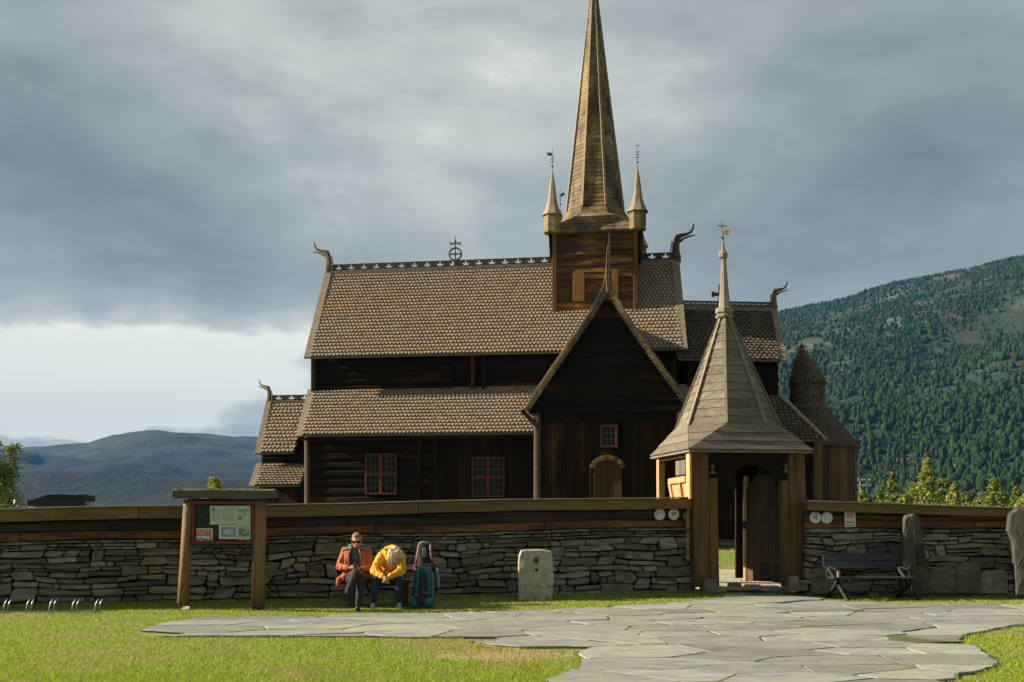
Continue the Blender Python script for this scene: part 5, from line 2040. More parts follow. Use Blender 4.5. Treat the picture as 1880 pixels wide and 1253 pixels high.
def round_sign(fr, px, py, kind, label):
    v0 = -.02
    u, z = fr.pl(px, py, v0)
    r_ = 10.5 / F * fr.P(u, 0, z).y
    t = thing('round_sign', label, 'sign', fr.P(u, v0, z))
    mk('plate', disc(fr, u, z, r_, v0 - .008, v0 + .03), m_sign, t)
    mb = MB()
    if kind == 'dog':
        dog(mb, fr, u, z, r_ * .80, v0 - .0105, v0 - .0085)
        mk('dog_symbol', mb, m_black, t)
        rm = MB()
        n = 8
        for k in range(n):
            a, b = math.pi * (.30 + .40 * k / n), math.pi * (.30 + .40 * (k + 1) / n)
            rm.slab(fr, [(u + r_ * .74 * math.cos(a), z + r_ * .74 * math.sin(a)), (u + r_ * .86 * math.cos(a), z + r_ * .86 * math.sin(a)), (u + r_ * .86 * math.cos(b), z + r_ * .86 * math.sin(b)), (u + r_ * .74 * math.cos(b), z + r_ * .74 * math.sin(b))], v0 - .0105, v0 - .0085)
        mk('red_arc', rm, m_signred, t)
    else:
        S = lambda pts: mb.slab(fr, [(u + x * r_, z + y * r_) for x, y in pts], v0 - .0105, v0 - .0085, r=.5)
        S([(-.56, .12), (-.46, .20), (-.28, .02), (-.34, -.06)])
        S([(-.46, .22), (-.38, .26), (-.36, .18), (-.44, .14)])
        mk('symbol', mb, m_black, t)
        gm = MB()
        for i in range(5):
            x = -.1 + i * .13
            gm.slab(fr, [(u + x * r_, z - .02 * r_), (u + (x + .05) * r_, z - .02 * r_), (u + (x + .05) * r_, z + .02 * r_), (u + x * r_, z + .02 * r_)], v0 - .0105, v0 - .0085)
        mk('faint_print', gm, m_cap_top, t)
    return t


round_sign(WL, 1211, 945, 'hand', 'faded round white sign on the wall left of the gate, outer one of the pair')
round_sign(WL, 1237, 944.5, 'dog', 'round white sign with a black dog on the wall just left of the gate post')
round_sign(WRT, 1497, 950.5, 'dog', 'round white sign with a black dog on the wall just right of the gate post')
round_sign(WRT, 1518, 951, 'hand', 'faded round white sign right of the gate, beside the rectangular notice')
u0, z1 = WRT.pl(1550.5, 938, -.02)
u1, z0 = WRT.pl(1571, 968, -.02)
t = thing('prohibition_sign', 'rectangular white notice with a red prohibition circle on the wall above the bench', 'sign', WRT.P(u0, -.02, z0))
mk('plate', MB().slab(WRT, [(u0 + .01, z0), (u1, z0 + .005), (u1 - .012, z1), (u0, z1)], -.032, .01), m_sign, t)
cu, cz = (u0 + u1) / 2 - .005, z1 - .095
rm = MB()
ringmb(rm, WRT, cu, cz, .060, .075, -.0345, -.0325)
rm.slab(WRT, [(cu - .050, cz + .040), (cu - .040, cz + .050), (cu + .050, cz - .040), (cu + .040, cz - .050)], -.0350, -.0326, r=.5)
mk('prohibition_ring', rm, m_signred, t)
bm_ = MB()
bm_.slab(WRT, [(cu - .035, cz - .03), (cu - .02, cz - .03), (cu - .012, cz + .03), (cu - .03, cz + .045)], -.0342, -.0325)
bm_.slab(WRT, [(cu + .005, cz - .02), (cu + .018, cz - .02), (cu + .03, cz + .03), (cu + .018, cz + .03)], -.0342, -.0325)
mk('symbol', bm_, m_black, t)


def text(fr, s, u, z, size, v, mtl, parent, name='lettering', align='CENTER', bold=0.0):
    c = bpy.data.curves.new('lettering', 'FONT')
    c.body = s
    c.size = size
    c.align_x = align
    c.align_y = 'CENTER'
    c.offset = bold
    o = bpy.data.objects.new('tmp_text', c)
    COL.objects.link(o)
    bpy.context.view_layer.update()
    me = bpy.data.meshes.new_from_object(o.evaluated_get(bpy.context.evaluated_depsgraph_get()))
    bpy.data.objects.remove(o)
    org = root_loc(parent)
    for vt in me.vertices:
        vt.co = fr.P(u + vt.co.x, v, z + vt.co.y) - org
    me.materials.clear()
    me.materials.append(mtl)
    ob = bpy.data.objects.new(name, me)
    COL.objects.link(ob)
    ob.parent = parent
    return ob


text(WRT, 'Rulleskøyter', cu, z0 + .105, .046, -.0335, m_black, t, bold=.0012) if False else text(WRT, 'Balansekunst', cu, z0 + .105, .036, -.0335, m_black, t, bold=.001) if False else None
ln_ = MB()
x = u0 + .03
for wdt, hgt in ((.010, .034), (.016, .024), (.010, .034), (.016, .024), (.010, .030), (.016, .024), (.014, .024), (.010, .034)):
    ln_.rect(WRT, x, x + wdt, z0 + .085, z0 + .085 + hgt, -.0342, -.0325, r=.5)
    x += wdt + .006
ln_.rect(WRT, u0 + .03, u1 - .02, z0 + .045, z0 + .052, -.0342, -.0325, r=.5)
ln_.rect(WRT, u0 + .03, u1 - .03, z0 + .030, z0 + .036, -.0342, -.0325, r=.5)
mk('lettering', ln_, m_black, t)
# ------------------------------------------------------------------ notice board
NY = 17.0
NB_ = Fr((330 - CX) / F * NY, NY, 3)
board = thing('notice_board', 'wooden notice board on two round posts with a red glazed case, before the left wall', 'notice board', NB_.P(.75, 0, 0))


def un(px, v=0):
    return NB_.U(px, v)


zn = lambda py, v=0: NB_.pl(400, py, v)[1]
m_npost = mat('round_post_wood', (.13, .070, .026), (.27, .155, .062), GZ, 6, rough=.8, var=.1, bump=.5, c3=(.085, .075, .05), p3=.6, s3=3)
for a, b, c in ((347, 335, .092), (478, 474, .108)):
    ut, ubm = un(a), un(b)
    mk('post', MB().tube([NB_.P(ubm, 0, -.08), NB_.P(ubm + (ut - ubm) * .4, 0, .7), NB_.P(ut, 0, zn(918))], [c * 1.08, c, c * .98], n=14, jit=.02), m_npost, board, smooth=True)
tz0, tz1 = zn(915, -.1), zn(899, -.1)
m_moss = mat('mossy_plank', (.045, .040, .026), (.12, .108, .072), GX, 6, rough=.9, var=.1, bump=.8, c3=(.09, .09, .032), p3=.62, s3=5)
for k in range(2):
    u_ = [un(317, -.1), un(505, -.1)]
    mk('roof_plank', MB().loft([[NB_.P(u_[0] + (u_[1] - u_[0]) * i / 5, -.16 + .17 * k, tz0 + rs.uniform(-.005, .005)), NB_.P(u_[0] + (u_[1] - u_[0]) * i / 5, -.005 + .17 * k, tz0),
                                 NB_.P(u_[0] + (u_[1] - u_[0]) * i / 5, -.005 + .17 * k, tz1 + .012 * (1 - k)), NB_.P(u_[0] + (u_[1] - u_[0]) * i / 5, -.16 + .17 * k, tz1 - .01 + rs.uniform(-.008, .008))] for i in range(6)]), m_moss, board, bev=.008)
moss = MB()
for i in range(60):
    u = un(322, -.1) + rs.random() * (un(470, -.1) - un(322, -.1))
    v_ = rs.uniform(-.14, .15)
    moss.lathe(NB_.P(u, v_, tz1 - .005), [(.022, 0), (.018, rs.uniform(.008, .022)), (.004, rs.uniform(.024, .034))], n=5)
m_mosscol = mat('moss', (.07, .085, .02), (.14, .14, .045), rough=1, var=.3)
mk('moss', moss, m_mosscol, board, kind='stuff')
bu0, bu1, bz0, bz1 = un(352, -.05), un(468, -.05), zn(999, -.05), zn(920, -.05)
mk('back_panel', MB().rect(NB_, un(345, 0), un(476, 0), bz0 - .01, zn(916), -.02, .03), m_gate_d, board)
case = mk('case', MB().rect(NB_, bu0 + .02, bu1 - .02, bz0 + .02, bz1 - .02, -.035, -.021), mat('case_back', (.012, .014, .008), (.035, .04, .022), rough=.9, var=0, c3=(.08, .085, .06), p3=.66, s3=14), board)
fw = .055
fb = MB()
fb.rect(NB_, bu0, bu1, bz0, bz0 + fw, -.085, -.021)
fb.rect(NB_, bu0, bu1, bz1 - fw, bz1, -.085, -.021)
fb.rect(NB_, bu0, bu0 + fw, bz0 + fw + .001, bz1 - fw - .001, -.083, -.021)
fb.rect(NB_, bu1 - fw, bu1, bz0 + fw + .001, bz1 - fw - .001, -.083, -.021)
mk('frame', fb, m_redf, case, bev=.005)
m_paper = mat('pale_green_paper', (.40, .46, .38), (.46, .51, .42), rough=.7, var=0, bump=0)
m_white = mat('white_paper', (.50, .54, .50), (.56, .59, .55), rough=.7, var=0, bump=0)
m_orange = mat('orange_poster', (.42, .11, .035), (.48, .14, .05), rough=.6, var=0, bump=0)
m_blue = mat('blue_map_print', (.10, .18, .34), (.30, .38, .48), (1, 1, 1), 14, rough=.6, var=0, bump=0, lo=.4, hi=.6)
m_green = mat('green_map_print', (.03, .10, .04), (.36, .42, .32), (1, 1, 1), 22, rough=.6, var=0, bump=0, lo=.45, hi=.55)
m_ink = mat('grey_ink', (.16, .18, .15), (.20, .22, .19), rough=.7, var=0, bump=0)
m_pink = mat('pink_map_print', (.42, .36, .42), (.50, .46, .48), rough=.7, var=0, bump=0)


def paper(a, b, c, d, mtl, name, lay=0):
    """pixel rectangle a..b, c..d (left, right, top, bottom) pinned in the case"""
    v_ = -.037 - lay * .004
    u0, z1 = NB_.pl(a, c, v_)
    u1, z0 = NB_.pl(b, d, v_)
    o = mk(name, MB().rect(NB_, u0, u1, z0, z1, v_ - .002, v_), mtl, case)
    return u0, u1, z0, z1, v_ - .0022


def inklines(u0, u1, zt, n, dz, v_, h=.0045):
    mb = MB()
    for i in range(n):
        mb.rect(NB_, u0, u1 - (0 if rs.random() < .7 else rs.uniform(.02, .3) * (u1 - u0)), zt - i * dz - h, zt - i * dz, v_ - .001, v_, r=.5)
    mk('print', mb, m_ink, case)


a = paper(385.5, 434, 929, 963.5, m_paper, 'notice_sheet')
b = paper(434.2, 460, 929, 991, m_paper, 'notice_sheet')
c = paper(402, 434.8, 964.5, 990, m_white, 'map_sheet', 1)
d = paper(360, 390.5, 970.5, 994, m_white, 'orange_poster_sheet', 1)
inklines(a[0] + .02, a[0] + .17, a[3] - .085, 10, .019, a[4])
inklines(a[0] + .21, a[1] - .03, a[3] - .045, 12, .019, a[4])
inklines(b[0] + .02, b[1] - .02, b[3] - .055, 4, .014, b[4], .008)
inklines(b[0] + .02, b[1] - .02, b[3] - .33, 4, .016, b[4])
e = paper(392 - 3, 392 + 3, 933, 939, m_green, 'printed_emblem', 1)
e = paper(437, 445, 948.5, 955, m_ink, 'printed_picture', 1)
e = paper(447, 451, 941, 946, m_blue, 'printed_picture', 1)
e = paper(437, 457, 971, 985.5, m_green, 'green_map', 1)
e = paper(406, 433, 967.5, 986, m_blue, 'blue_map', 2)
mpb = MB()
u_, z_ = NB_.pl(419, 977, -.048)
mpb.slab(NB_, [(u_ + .085 * math.cos(t) * (1 + .15 * math.sin(3 * t)), z_ + .062 * math.sin(t) * (1 + .1 * math.cos(2 * t))) for t in [2 * math.pi * k / 20 for k in range(20)]], -.0478, -.0474, r=.5)
mk('map_area', mpb, m_pink, case)
mpl = MB()
ringmb(mpl, NB_, u_, z_, .052, .056, -.0486, -.0480, n=18)
mpl.bar(NB_.P(u_ - .08, -.0484, z_ + .045), NB_.P(u_ + .07, -.0484, z_ - .055), .004, .002)
mpl.bar(NB_.P(u_ + .09, -.0484, z_ + .05), NB_.P(u_ - .04, -.0484, z_ - .05), .004, .002)
mk('map_line', mpl, m_redf, case)
e = paper(360, 388, 973, 993.5, m_orange, 'poster_print', 2)
e2 = paper(361.5, 384, 984.5, 993.2, m_white, 'poster_picture', 3)
wl_ = MB()
wl_.rect(NB_, e[0] + .02, e[1] - .03, e[3] - .038, e[3] - .031, e[4] - .001, e[4], r=.5)
x = e[0] + .05
for wdt in (.010, .016, .006, .014, .012, .014):
    wl_.rect(NB_, x, x + wdt, e[3] - .075, e[3] - .055, e[4] - .001, e[4], r=.5)
    x += wdt + .006
mk('poster_lettering', wl_, m_white, case)
hl = MB()
hl.tube([NB_.P(e2[0] + .01, e2[4] - .0005, e2[2] + .01), NB_.P(e2[0] + .07, e2[4] - .0005, e2[2] + .04), NB_.P(e2[0] + .12, e2[4] - .0005, e2[2] + .015), NB_.P(e2[1] - .02, e2[4] - .0005, e2[2] + .02)], .012, n=6, sq=(1, .08), up=(0, 1, 0))
mk('poster_silhouette', hl, m_black, case)
# small litter by the foot of the post
lit = MB()
c_ = Vector((gp(341, 1121)[0], gp(341, 1121)[1], .03))
lit.loft([[c_ + Vector(q) for q in ((-.07, -.03, 0), (.06, -.04, .0), (.08, .03, .01), (-.04, .05, .0))], [c_ + Vector(q) for q in ((-.05, -.02, .03), (.05, -.02, .018), (.05, .02, .04), (-.03, .03, .022))]])
o = mk('paper_scrap', lit, m_sign, None, base=c_, label='crumpled white scrap of paper in the grass by the notice board post', cat='litter')

# ------------------------------------------------------------------ bicycle rack
rk_ = thing('bicycle_rack', 'low steel bicycle rack of paired bent bars in the grass at the left', 'bicycle rack', (gp(100, 1128)[0], gp(100, 1128)[1], 0))
RY = 16.3
for i in range(-2, 5):
    px = 19 + i * 41.5
    for j in (0, 7.5):
        x = (px - 4 + j - CX) / F * RY
        mk('bent_bar', MB().tube([(x, RY - .15, -.02), (x + .004, RY - .15, .08), (x + .022, RY - .15, .15), (x + .048, RY - .12, .215)], .0105, n=6, up=(1, 0, 0)), m_steel, rk_, smooth=True)
xa, xb = (19 - 83 - 8 - CX) / F * RY, (19 + 4 * 41.5 + 8 - CX) / F * RY
for yy in (RY - .15,):
    mk('ground_rail', MB().bar((xa, yy, .012), (xb, yy, .012), .03, .02), m_steel, rk_)

# ------------------------------------------------------------------ blue slatted bench on the right
BR = Fr((1527 - CX) / F * 19.6, 19.6, 1)
bench = thing('bench', 'blue-grey slatted bench with crossed legs, right of the gate against the wall', 'bench', BR.P(.85, .2, 0))
W_ = 1.66
ZB_ = -.09
zS_ = .44 + ZB_
for i, (vv_, zz) in enumerate(((-.02, zS_ - .01), (.12, zS_ - .015), (.26, zS_ - .02))):
    mk('seat_slat', MB().bar(BR.P(.02, vv_, zz), BR.P(W_, vv_, zz), .125, .035, up=(0, 0, 1)), m_bench, bench, bev=.006)
for i, (vv_, z0, z1) in enumerate(((.36, .60 + ZB_, .745 + ZB_), (.41, .755 + ZB_, .90 + ZB_))):
    mb = MB().prism([BR.P(-.02 - .0 * i, vv_, z0), BR.P(W_ - .08, vv_, z0), BR.P(W_ - .10, vv_ + .05, z1), BR.P(-.05, vv_ + .05, z1)],
                    [BR.P(-.02, vv_ + .03, z0), BR.P(W_ - .08, vv_ + .03, z0), BR.P(W_ - .10, vv_ + .08, z1), BR.P(-.05, vv_ + .08, z1)])
    mk('back_slat', mb, m_bench, bench, bev=.006)
for uu, dd in ((.12, 1), (W_ - .12, 1)):
    mk('leg', MB().bar(BR.P(uu + .16 * dd, -.14, -.01 + ZB_), BR.P(uu - .08, .34, .62 + ZB_), .06, .07), m_metal_dark, bench, bev=.006)
    mk('leg', MB().bar(BR.P(uu - .06, .46, -.01 + ZB_), BR.P(uu + .02, .02, zS_ - .04), .06, .07), m_metal_dark, bench, bev=.006)
    mk('back_support', MB().bar(BR.P(uu - .08, .33, .40 + ZB_), BR.P(uu - .10, .50, .92 + ZB_), .05, .045), m_metal_dark, bench, bev=.006)
    mk('armrest', MB().bar(BR.P(uu - .02, -.06, .60 + ZB_), BR.P(uu - .05, .40, .63 + ZB_), .07, .035), m_metal_dark, bench, bev=.006)
    mk('arm_post', MB().bar(BR.P(uu + .01, -.03, zS_ - .02), BR.P(uu, -.03, .585 + ZB_), .045, .045), m_post_l if uu < .5 else m_metal_dark, bench, bev=.004)

# ------------------------------------------------------------------ log bench under the two hikers
HB = Fr(-2.98, 17.72, 3)
hb_ = thing('log_bench', 'low dark log bench the two hikers sit on, against the wall', 'bench', HB.P(.6, .15, -.03))
mk('seat', MB().rect(HB, -.10, 1.22, .36, .42, 0, .34), m_gate_d, hb_, bev=.015)
for uu in (.05, 1.0):
    mk('leg', MB().rect(HB, uu, uu + .12, -.08, .36, .05, .30), m_gate_d, hb_, bev=.01)
# ------------------------------------------------------------------ people
def caps(mb, pts, rads, n=10, m=None):
    """chain of capsules: spheres plus tapered tubes, all overlapping, later remeshed to one skin"""
    pts = [Vector(p) for p in pts]
    for p, r_ in zip(pts, rads):
        rr = r_ if isinstance(r_, tuple) else (r_, r_, r_)
        mb.sphere(p, rr[0], rr[1], rr[2], n=n, m=8)
    for (p, r_), (q, s_) in zip(zip(pts, rads), zip(pts[1:], rads[1:])):
        ra = r_ if isinstance(r_, tuple) else (r_, r_, r_)
        rb = s_ if isinstance(s_, tuple) else (s_, s_, s_)
        k = max(2, int((q - p).length / .03))
        for i in range(1, k):
            f = i / k
            mb.sphere(p.lerp(q, f), *[ra[j] + (rb[j] - ra[j]) * f for j in range(3)], n=n, m=6)
    return mb


def skinned(name, mb, mtl, parent, vox=.008, it=4, label=None, wr=0.0):
    o = mk(name, mb, mtl, parent, smooth=True, label=label)
    md = o.modifiers.new('one_skin', 'REMESH')
    md.mode = 'VOXEL'
    md.voxel_size = vox
    md.use_smooth_shade = True
    sm = o.modifiers.new('smooth', 'SMOOTH')
    sm.iterations = it
    sm.factor = .6
    if wr:
        tx = bpy.data.textures.new('folds', 'CLOUDS')
        tx.noise_scale = .07
        d = o.modifiers.new('folds', 'DISPLACE')
        d.texture = tx
        d.strength = wr
        d.mid_level = .5
        d.texture_coords = 'LOCAL'
    return o


m_skin = mat('skin', (.36, .17, .105), (.46, .24, .16), (1, 1, 1), 14, rough=.55, var=0, bump=.1)
m_skin_w = mat('lighter_skin', (.46, .27, .19), (.56, .36, .27), (1, 1, 1), 14, rough=.55, var=0, bump=.1)
m_rust = mat('rust_orange_jacket_cloth', (.27, .066, .018), (.40, .11, .034), (1, 1, 1), 9, rough=.75, var=0, bump=.4)
m_greyc = mat('grey_shoulder_cloth', (.10, .085, .08), (.17, .145, .135), (1, 1, 1), 9, rough=.8, var=0)
m_tee = mat('blue_grey_shirt', (.045, .055, .070), (.085, .10, .12), (1, 1, 1), 9, rough=.9, var=0)
m_trous = mat('charcoal_trousers', (.016, .016, .018), (.042, .042, .045), (1, 1, 1), 9, rough=.9, var=0)
m_yel = mat('yellow_jacket_cloth', (.56, .255, .010), (.74, .39, .024), (1, 1, 1), 9, rough=.7, var=0, bump=.4)
m_jean = mat('navy_trousers', (.010, .016, .040), (.025, .034, .070), (1, 1, 1), 9, rough=.85, var=0)
m_boot = mat('dark_boot', (.018, .016, .015), (.04, .036, .034), rough=.7, var=0)
m_shoe = mat('grey_trainer', (.16, .20, .22), (.32, .37, .39), (1, 1, 1), 14, rough=.7, var=0)
m_hair_m = mat('grey_brown_hair', (.09, .075, .06), (.24, .21, .175), (8, 8, 2), 9, rough=.7, var=0, bump=.8)
m_hair_w = mat('ash_blond_hair', (.34, .23, .11), (.80, .64, .42), (10, 10, 1.5), 9, rough=.6, var=.15, bump=.8)
m_dark = mat('dark_plastic', (.008, .008, .009), (.014, .014, .015), rough=.25, var=0, bump=0)


def hand(mb, wrist, palm_dir, fing_dir, side, s=1.0, curl=.5):
    """palm with four bent fingers and a thumb"""
    w0, pd, fd = Vector(wrist), Vector(palm_dir).normalized(), Vector(fing_dir).normalized()
    sd_ = pd.cross(fd).normalized() * side
    pc = w0 + fd * .045 * s
    caps(mb, [w0, pc - sd_ * .018 * s, pc + fd * .04 * s - sd_ * .022 * s], [.026 * s, .022 * s, .017 * s], n=8)
    caps(mb, [w0, pc + sd_ * .018 * s, pc + fd * .04 * s + sd_ * .024 * s], [.026 * s, .022 * s, .017 * s], n=8)
    for i, ln_ in enumerate((.070, .080, .074, .058)):
        b0 = pc + fd * .045 * s + sd_ * (.030 - .020 * i) * s
        d1 = (fd * (1 - curl * .5) + pd * curl * .7).normalized()
        d2 = (fd * (.6 - curl) + pd * (curl * 1.1)).normalized()
        p1 = b0 + d1 * ln_ * .5 * s
        caps(mb, [b0, p1, p1 + d2 * ln_ * .5 * s], [.0105 * s, .0098 * s, .008 * s], n=7)
    t0 = w0 + fd * .02 * s + sd_ * .028 * s
    t1 = t0 + (fd * .6 + sd_ * .7 + pd * .3).normalized() * .038 * s
    caps(mb, [t0, t1, t1 + (fd * .8 + pd * .5).normalized() * .03 * s], [.014 * s, .0115 * s, .0095 * s], n=7)


def head(mb, c, fwd, up, s=1.0, face=True):
    """skull, jaw, nose, ears, brow; fwd = where the face points"""
    c, f, u = Vector(c), Vector(fwd).normalized(), Vector(up).normalized()
    u = (u - f * u.dot(f)).normalized()
    r_ = f.cross(u).normalized()
    Q = lambda x, y, z: c + r_ * (x * s) + f * (y * s) + u * (z * s)
    mb.sphere(Q(0, -.012, .030), .076 * s, .092 * s, .088 * s, n=14, m=10)
    mb.sphere(Q(0, .012, -.015), .064 * s, .074 * s, .080 * s, n=14, m=10)
    mb.sphere(Q(0, .038, -.070), .040 * s, .040 * s, .038 * s, n=12, m=8)
    for sd_ in (-1, 1):
        caps(mb, [Q(sd_ * .050, .0, -.045), Q(sd_ * .022, .045, -.082)], [.024 * s, .020 * s], n=8)
        mb.sphere(Q(sd_ * .036, .060, -.018), .024 * s, .022 * s, .022 * s, n=8, m=6)
        caps(mb, [Q(sd_ * .076, -.012, -.018), Q(sd_ * .080, -.018, .018)], [.011 * s, .014 * s], n=7)
        caps(mb, [Q(sd_ * .045, .068, .022), Q(sd_ * .012, .082, .024)], [.011 * s, .012 * s], n=7)
    caps(mb, [Q(0, .084, .012), Q(0, .104, -.026)], [.010 * s, .0145 * s], n=8)
    caps(mb, [Q(-.022, .076, -.052), Q(0, .083, -.053), Q(.022, .076, -.052)], [.007 * s, .0085 * s, .007 * s], n=7)
    return Q


# --- the man ---------------------------------------------------------------
MO = Vector((-2.79, 17.74, -.075))


def mv(x, y, z):
    return MO + Vector((x, y, z))


man = thing('person', 'seated man in an open rust orange jacket and sunglasses, looking down at a phone', 'person', MO)
b = MB()
caps(b, [mv(0, .06, .50), mv(0, .10, .75), mv(.0, .10, .98)], [(.17, .12, .10), (.155, .11, .12), (.17, .11, .10)])
caps(b, [mv(.0, .08, 1.02), mv(.02, .05, 1.13)], [.062, .055])
hc = mv(.03, -.015, 1.20)
Qh = head(b, hc, (.05, -1, -.28), (0, 0, 1), 1.08)
sh = {-1: (mv(-.19, .09, 1.0), mv(-.285, -.02, .73), mv(-.055, -.24, .725)), 1: (mv(.20, .09, 1.0), mv(.29, -.04, .71), mv(.11, -.26, .70))}
for s_, (a_, e_, h_) in sh.items():
    caps(b, [a_, e_, h_], [.055, .045, .030])
hand(b, sh[-1][2], (.3, .3, .5), (.9, -.35, .0), -1, 1.0, .6)
hand(b, sh[1][2], (-.3, .3, .5), (-.6, -.5, .1), 1, 1.0, .6)
legA = [mv(-.10, .02, .49), mv(.07, -.42, .64), mv(.0, -.56, .42), mv(-.05, -.60, .26)]
legB = [mv(.10, .02, .47), mv(.16, -.40, .50), mv(.14, -.45, .28), mv(.12, -.47, .10)]
caps(b, legA, [.085, .062, .055, .042])
caps(b, legB, [.085, .060, .052, .042])
skinned('body', b, m_skin, man, .0075, 3)
tr_ = MB()
caps(tr_, [mv(0, .05, .48)], [(.18, .14, .11)])
caps(tr_, [mv(-.10, .02, .49), mv(-.02, -.22, .58), mv(.07, -.42, .64), mv(.0, -.555, .42), mv(-.045, -.595, .29)], [.100, .092, .078, .068, .058])
caps(tr_, [mv(.10, .02, .47), mv(.16, -.40, .50), mv(.14, -.45, .28), mv(.125, -.47, .13)], [.100, .076, .068, .060])
skinned('trousers', tr_, m_trous, man, .010, 3, wr=.022)
te = MB()
caps(te, [mv(0, .05, .56), mv(0, .085, .78), mv(.0, .08, 1.0)], [(.165, .13, .08), (.150, .125, .1), (.15, .112, .08)])
skinned('shirt', te, m_tee, man, .010, 3)
jk = MB()
for s_ in (-1, 1):
    a_, e_, h_ = sh[s_]
    caps(jk, [a_ + Vector((0, .01, .01)), e_, e_.lerp(h_, .80)], [.082, .070, .050], n=12)
    caps(jk, [mv(s_ * .155, .07, .98), mv(s_ * .165, .03, .76), mv(s_ * .185, -.01, .56)], [(.055, .10, .07), (.055, .12, .08), (.05, .12, .08)])
    caps(jk, [mv(s_ * .115, -.03, .98), mv(s_ * .125, -.055, .76), mv(s_ * .15, -.09, .58)], [(.028, .03, .05), (.03, .03, .06), (.04, .04, .06)])
caps(jk, [mv(0, .18, .98), mv(0, .19, .76), mv(0, .18, .5)], [(.19, .05, .08), (.18, .05, .08), (.18, .05, .08)])
caps(jk, [mv(-.20, .05, .56), mv(-.285, -.02, .50), mv(-.30, -.03, .42)], [.06, .06, .04])
caps(jk, [mv(-.15, .1, 1.02), mv(0, .15, 1.06), mv(.15, .1, 1.02)], [.06, .06, .06])
skinned('jacket', jk, m_rust, man, .010, 2, wr=.03)
yk = MB()
for s_ in (-1, 1):
    caps(yk, [mv(s_ * .07, .02, 1.075), mv(s_ * .13, .04, 1.055), mv(s_ * .195, .08, 1.03)], [(.035, .05, .03), (.05, .07, .032), (.065, .075, .045)])
    caps(yk, [mv(s_ * .075, -.03, 1.05), mv(s_ * .105, -.075, .95), mv(s_ * .095, -.10, .78)], [(.022, .02, .03), (.014, .012, .03), (.012, .010, .03)])
caps(yk, [mv(-.1, .13, 1.09), mv(0, .15, 1.11), mv(.1, .13, 1.09)], [.05, .05, .05])
skinned('jacket_yoke', yk, m_greyc, man, .008, 2)
cuff = MB()
for s_ in (-1, 1):
    a_, e_, h_ = sh[s_]
    caps(cuff, [e_.lerp(h_, .80), e_.lerp(h_, .90)], [.041, .039])
skinned('cuff', cuff, m_trous, man, .008, 1)
hr = MB()
hr.sphere(Qh(0, -.030, .050), .090, .098, .090, n=14, m=10)
hr.sphere(Qh(0, -.055, .0), .086, .070, .096, n=14, m=10)
hr.sphere(Qh(0, .0, .085), .068, .082, .044, n=12, m=8)
for s_ in (-1, 1):
    hr.sphere(Qh(s_ * .070, -.010, .03), .018, .035, .05, n=8, m=6)
skinned('hair', hr, m_hair_m, man, .008, 1, wr=.012)
gl = MB()
for s_ in (-1, 1):
    pts_ = [Qh(s_ * x, .0985 - .35 * x * x * 10 * .2 - abs(x) * .12, z) for x, z in ((.006, .012), (.020, .020), (.062, .018), (.068, .0), (.055, -.016), (.018, -.014))]
    gl.prism(pts_, [p + Vector((0, .006, 0)) for p in pts_])
    gl.bar(Qh(s_ * .066, .078, .010), Qh(s_ * .080, -.005, .010), .006, .010)
gl.bar(Qh(-.01, .098, .012), Qh(.01, .098, .012), .006, .006)
mk('sunglasses', gl, m_dark, man)


def boot(parent, heel, toe, mtl, sole_mtl, name='boot', s=1.0, ankle=None):
    heel, toe = Vector(heel), Vector(toe)
    d = (toe - heel).normalized()
    mb = MB()
    caps(mb, [heel + Vector((0, 0, .045)), heel.lerp(toe, .45) + Vector((0, 0, .045)), toe - d * .03 + Vector((0, 0, .035))], [(.040 * s, .042 * s, .045 * s), (.042 * s, .045 * s, .042 * s), (.044 * s, .044 * s, .034 * s)])
    if ankle is not None:
        caps(mb, [heel + Vector((0, 0, .06)) + d * .015, Vector(ankle)], [.044 * s, .048 * s])
    o = skinned(name, mb, mtl, parent, .008, 1)
    sl = MB()
    x = d.cross(Vector((0, 0, 1))).normalized()
    out = []
    for f, w_ in ((-.04, .018), (-.025, .036), (.06, .036), (.13, .040), (.20, .045), (.25, .036), (.275, .014)):
        out.append((heel + d * (f * s), w_ * s))
    poly = [p + x * w_ for p, w_ in out] + [p - x * w_ for p, w_ in out[::-1]]
    sl.prism([p + Vector((0, 0, -.005)) for p in poly], [p + Vector((0, 0, .022)) for p in poly])
    mk('sole', sl, sole_mtl, o)
    lc = MB()
    for i in range(4):
        c_ = heel + d * (.09 + .03 * i) + Vector((0, 0, .095 - .012 * i))
        lc.bar(c_ - x * .022, c_ + x * .022, .008, .006)
    mk('laces', lc, m_sign if mtl is m_shoe else m_boot, o)
    return o


boot(man, mv(.115, -.44, .0), mv(.15, -.70, .0), m_boot, m_boot, ankle=mv(.12, -.465, .15))
boot(man, mv(-.05, -.60, .185), mv(-.09, -.80, .27), m_boot, m_boot, ankle=mv(-.048, -.595, .29))
ph = thing('phone', 'small black phone held in the seated man\'s hands', 'phone', mv(.035, -.32, .76))
mk('body', MB().bar(mv(.035, -.34, .725), mv(.035, -.30, .825), .070, .014, up=(0, 1, 0)), m_dark, ph, bev=.003)
mk('lens', MB().sphere(mv(.05, -.345, .80), .008, n=8, m=6), m_steel, ph)

# --- the woman -------------------------------------------------------------
WO = Vector((-2.19, 17.76, -.04))


def wv(x, y, z):
    return WO + Vector((x, y, z))


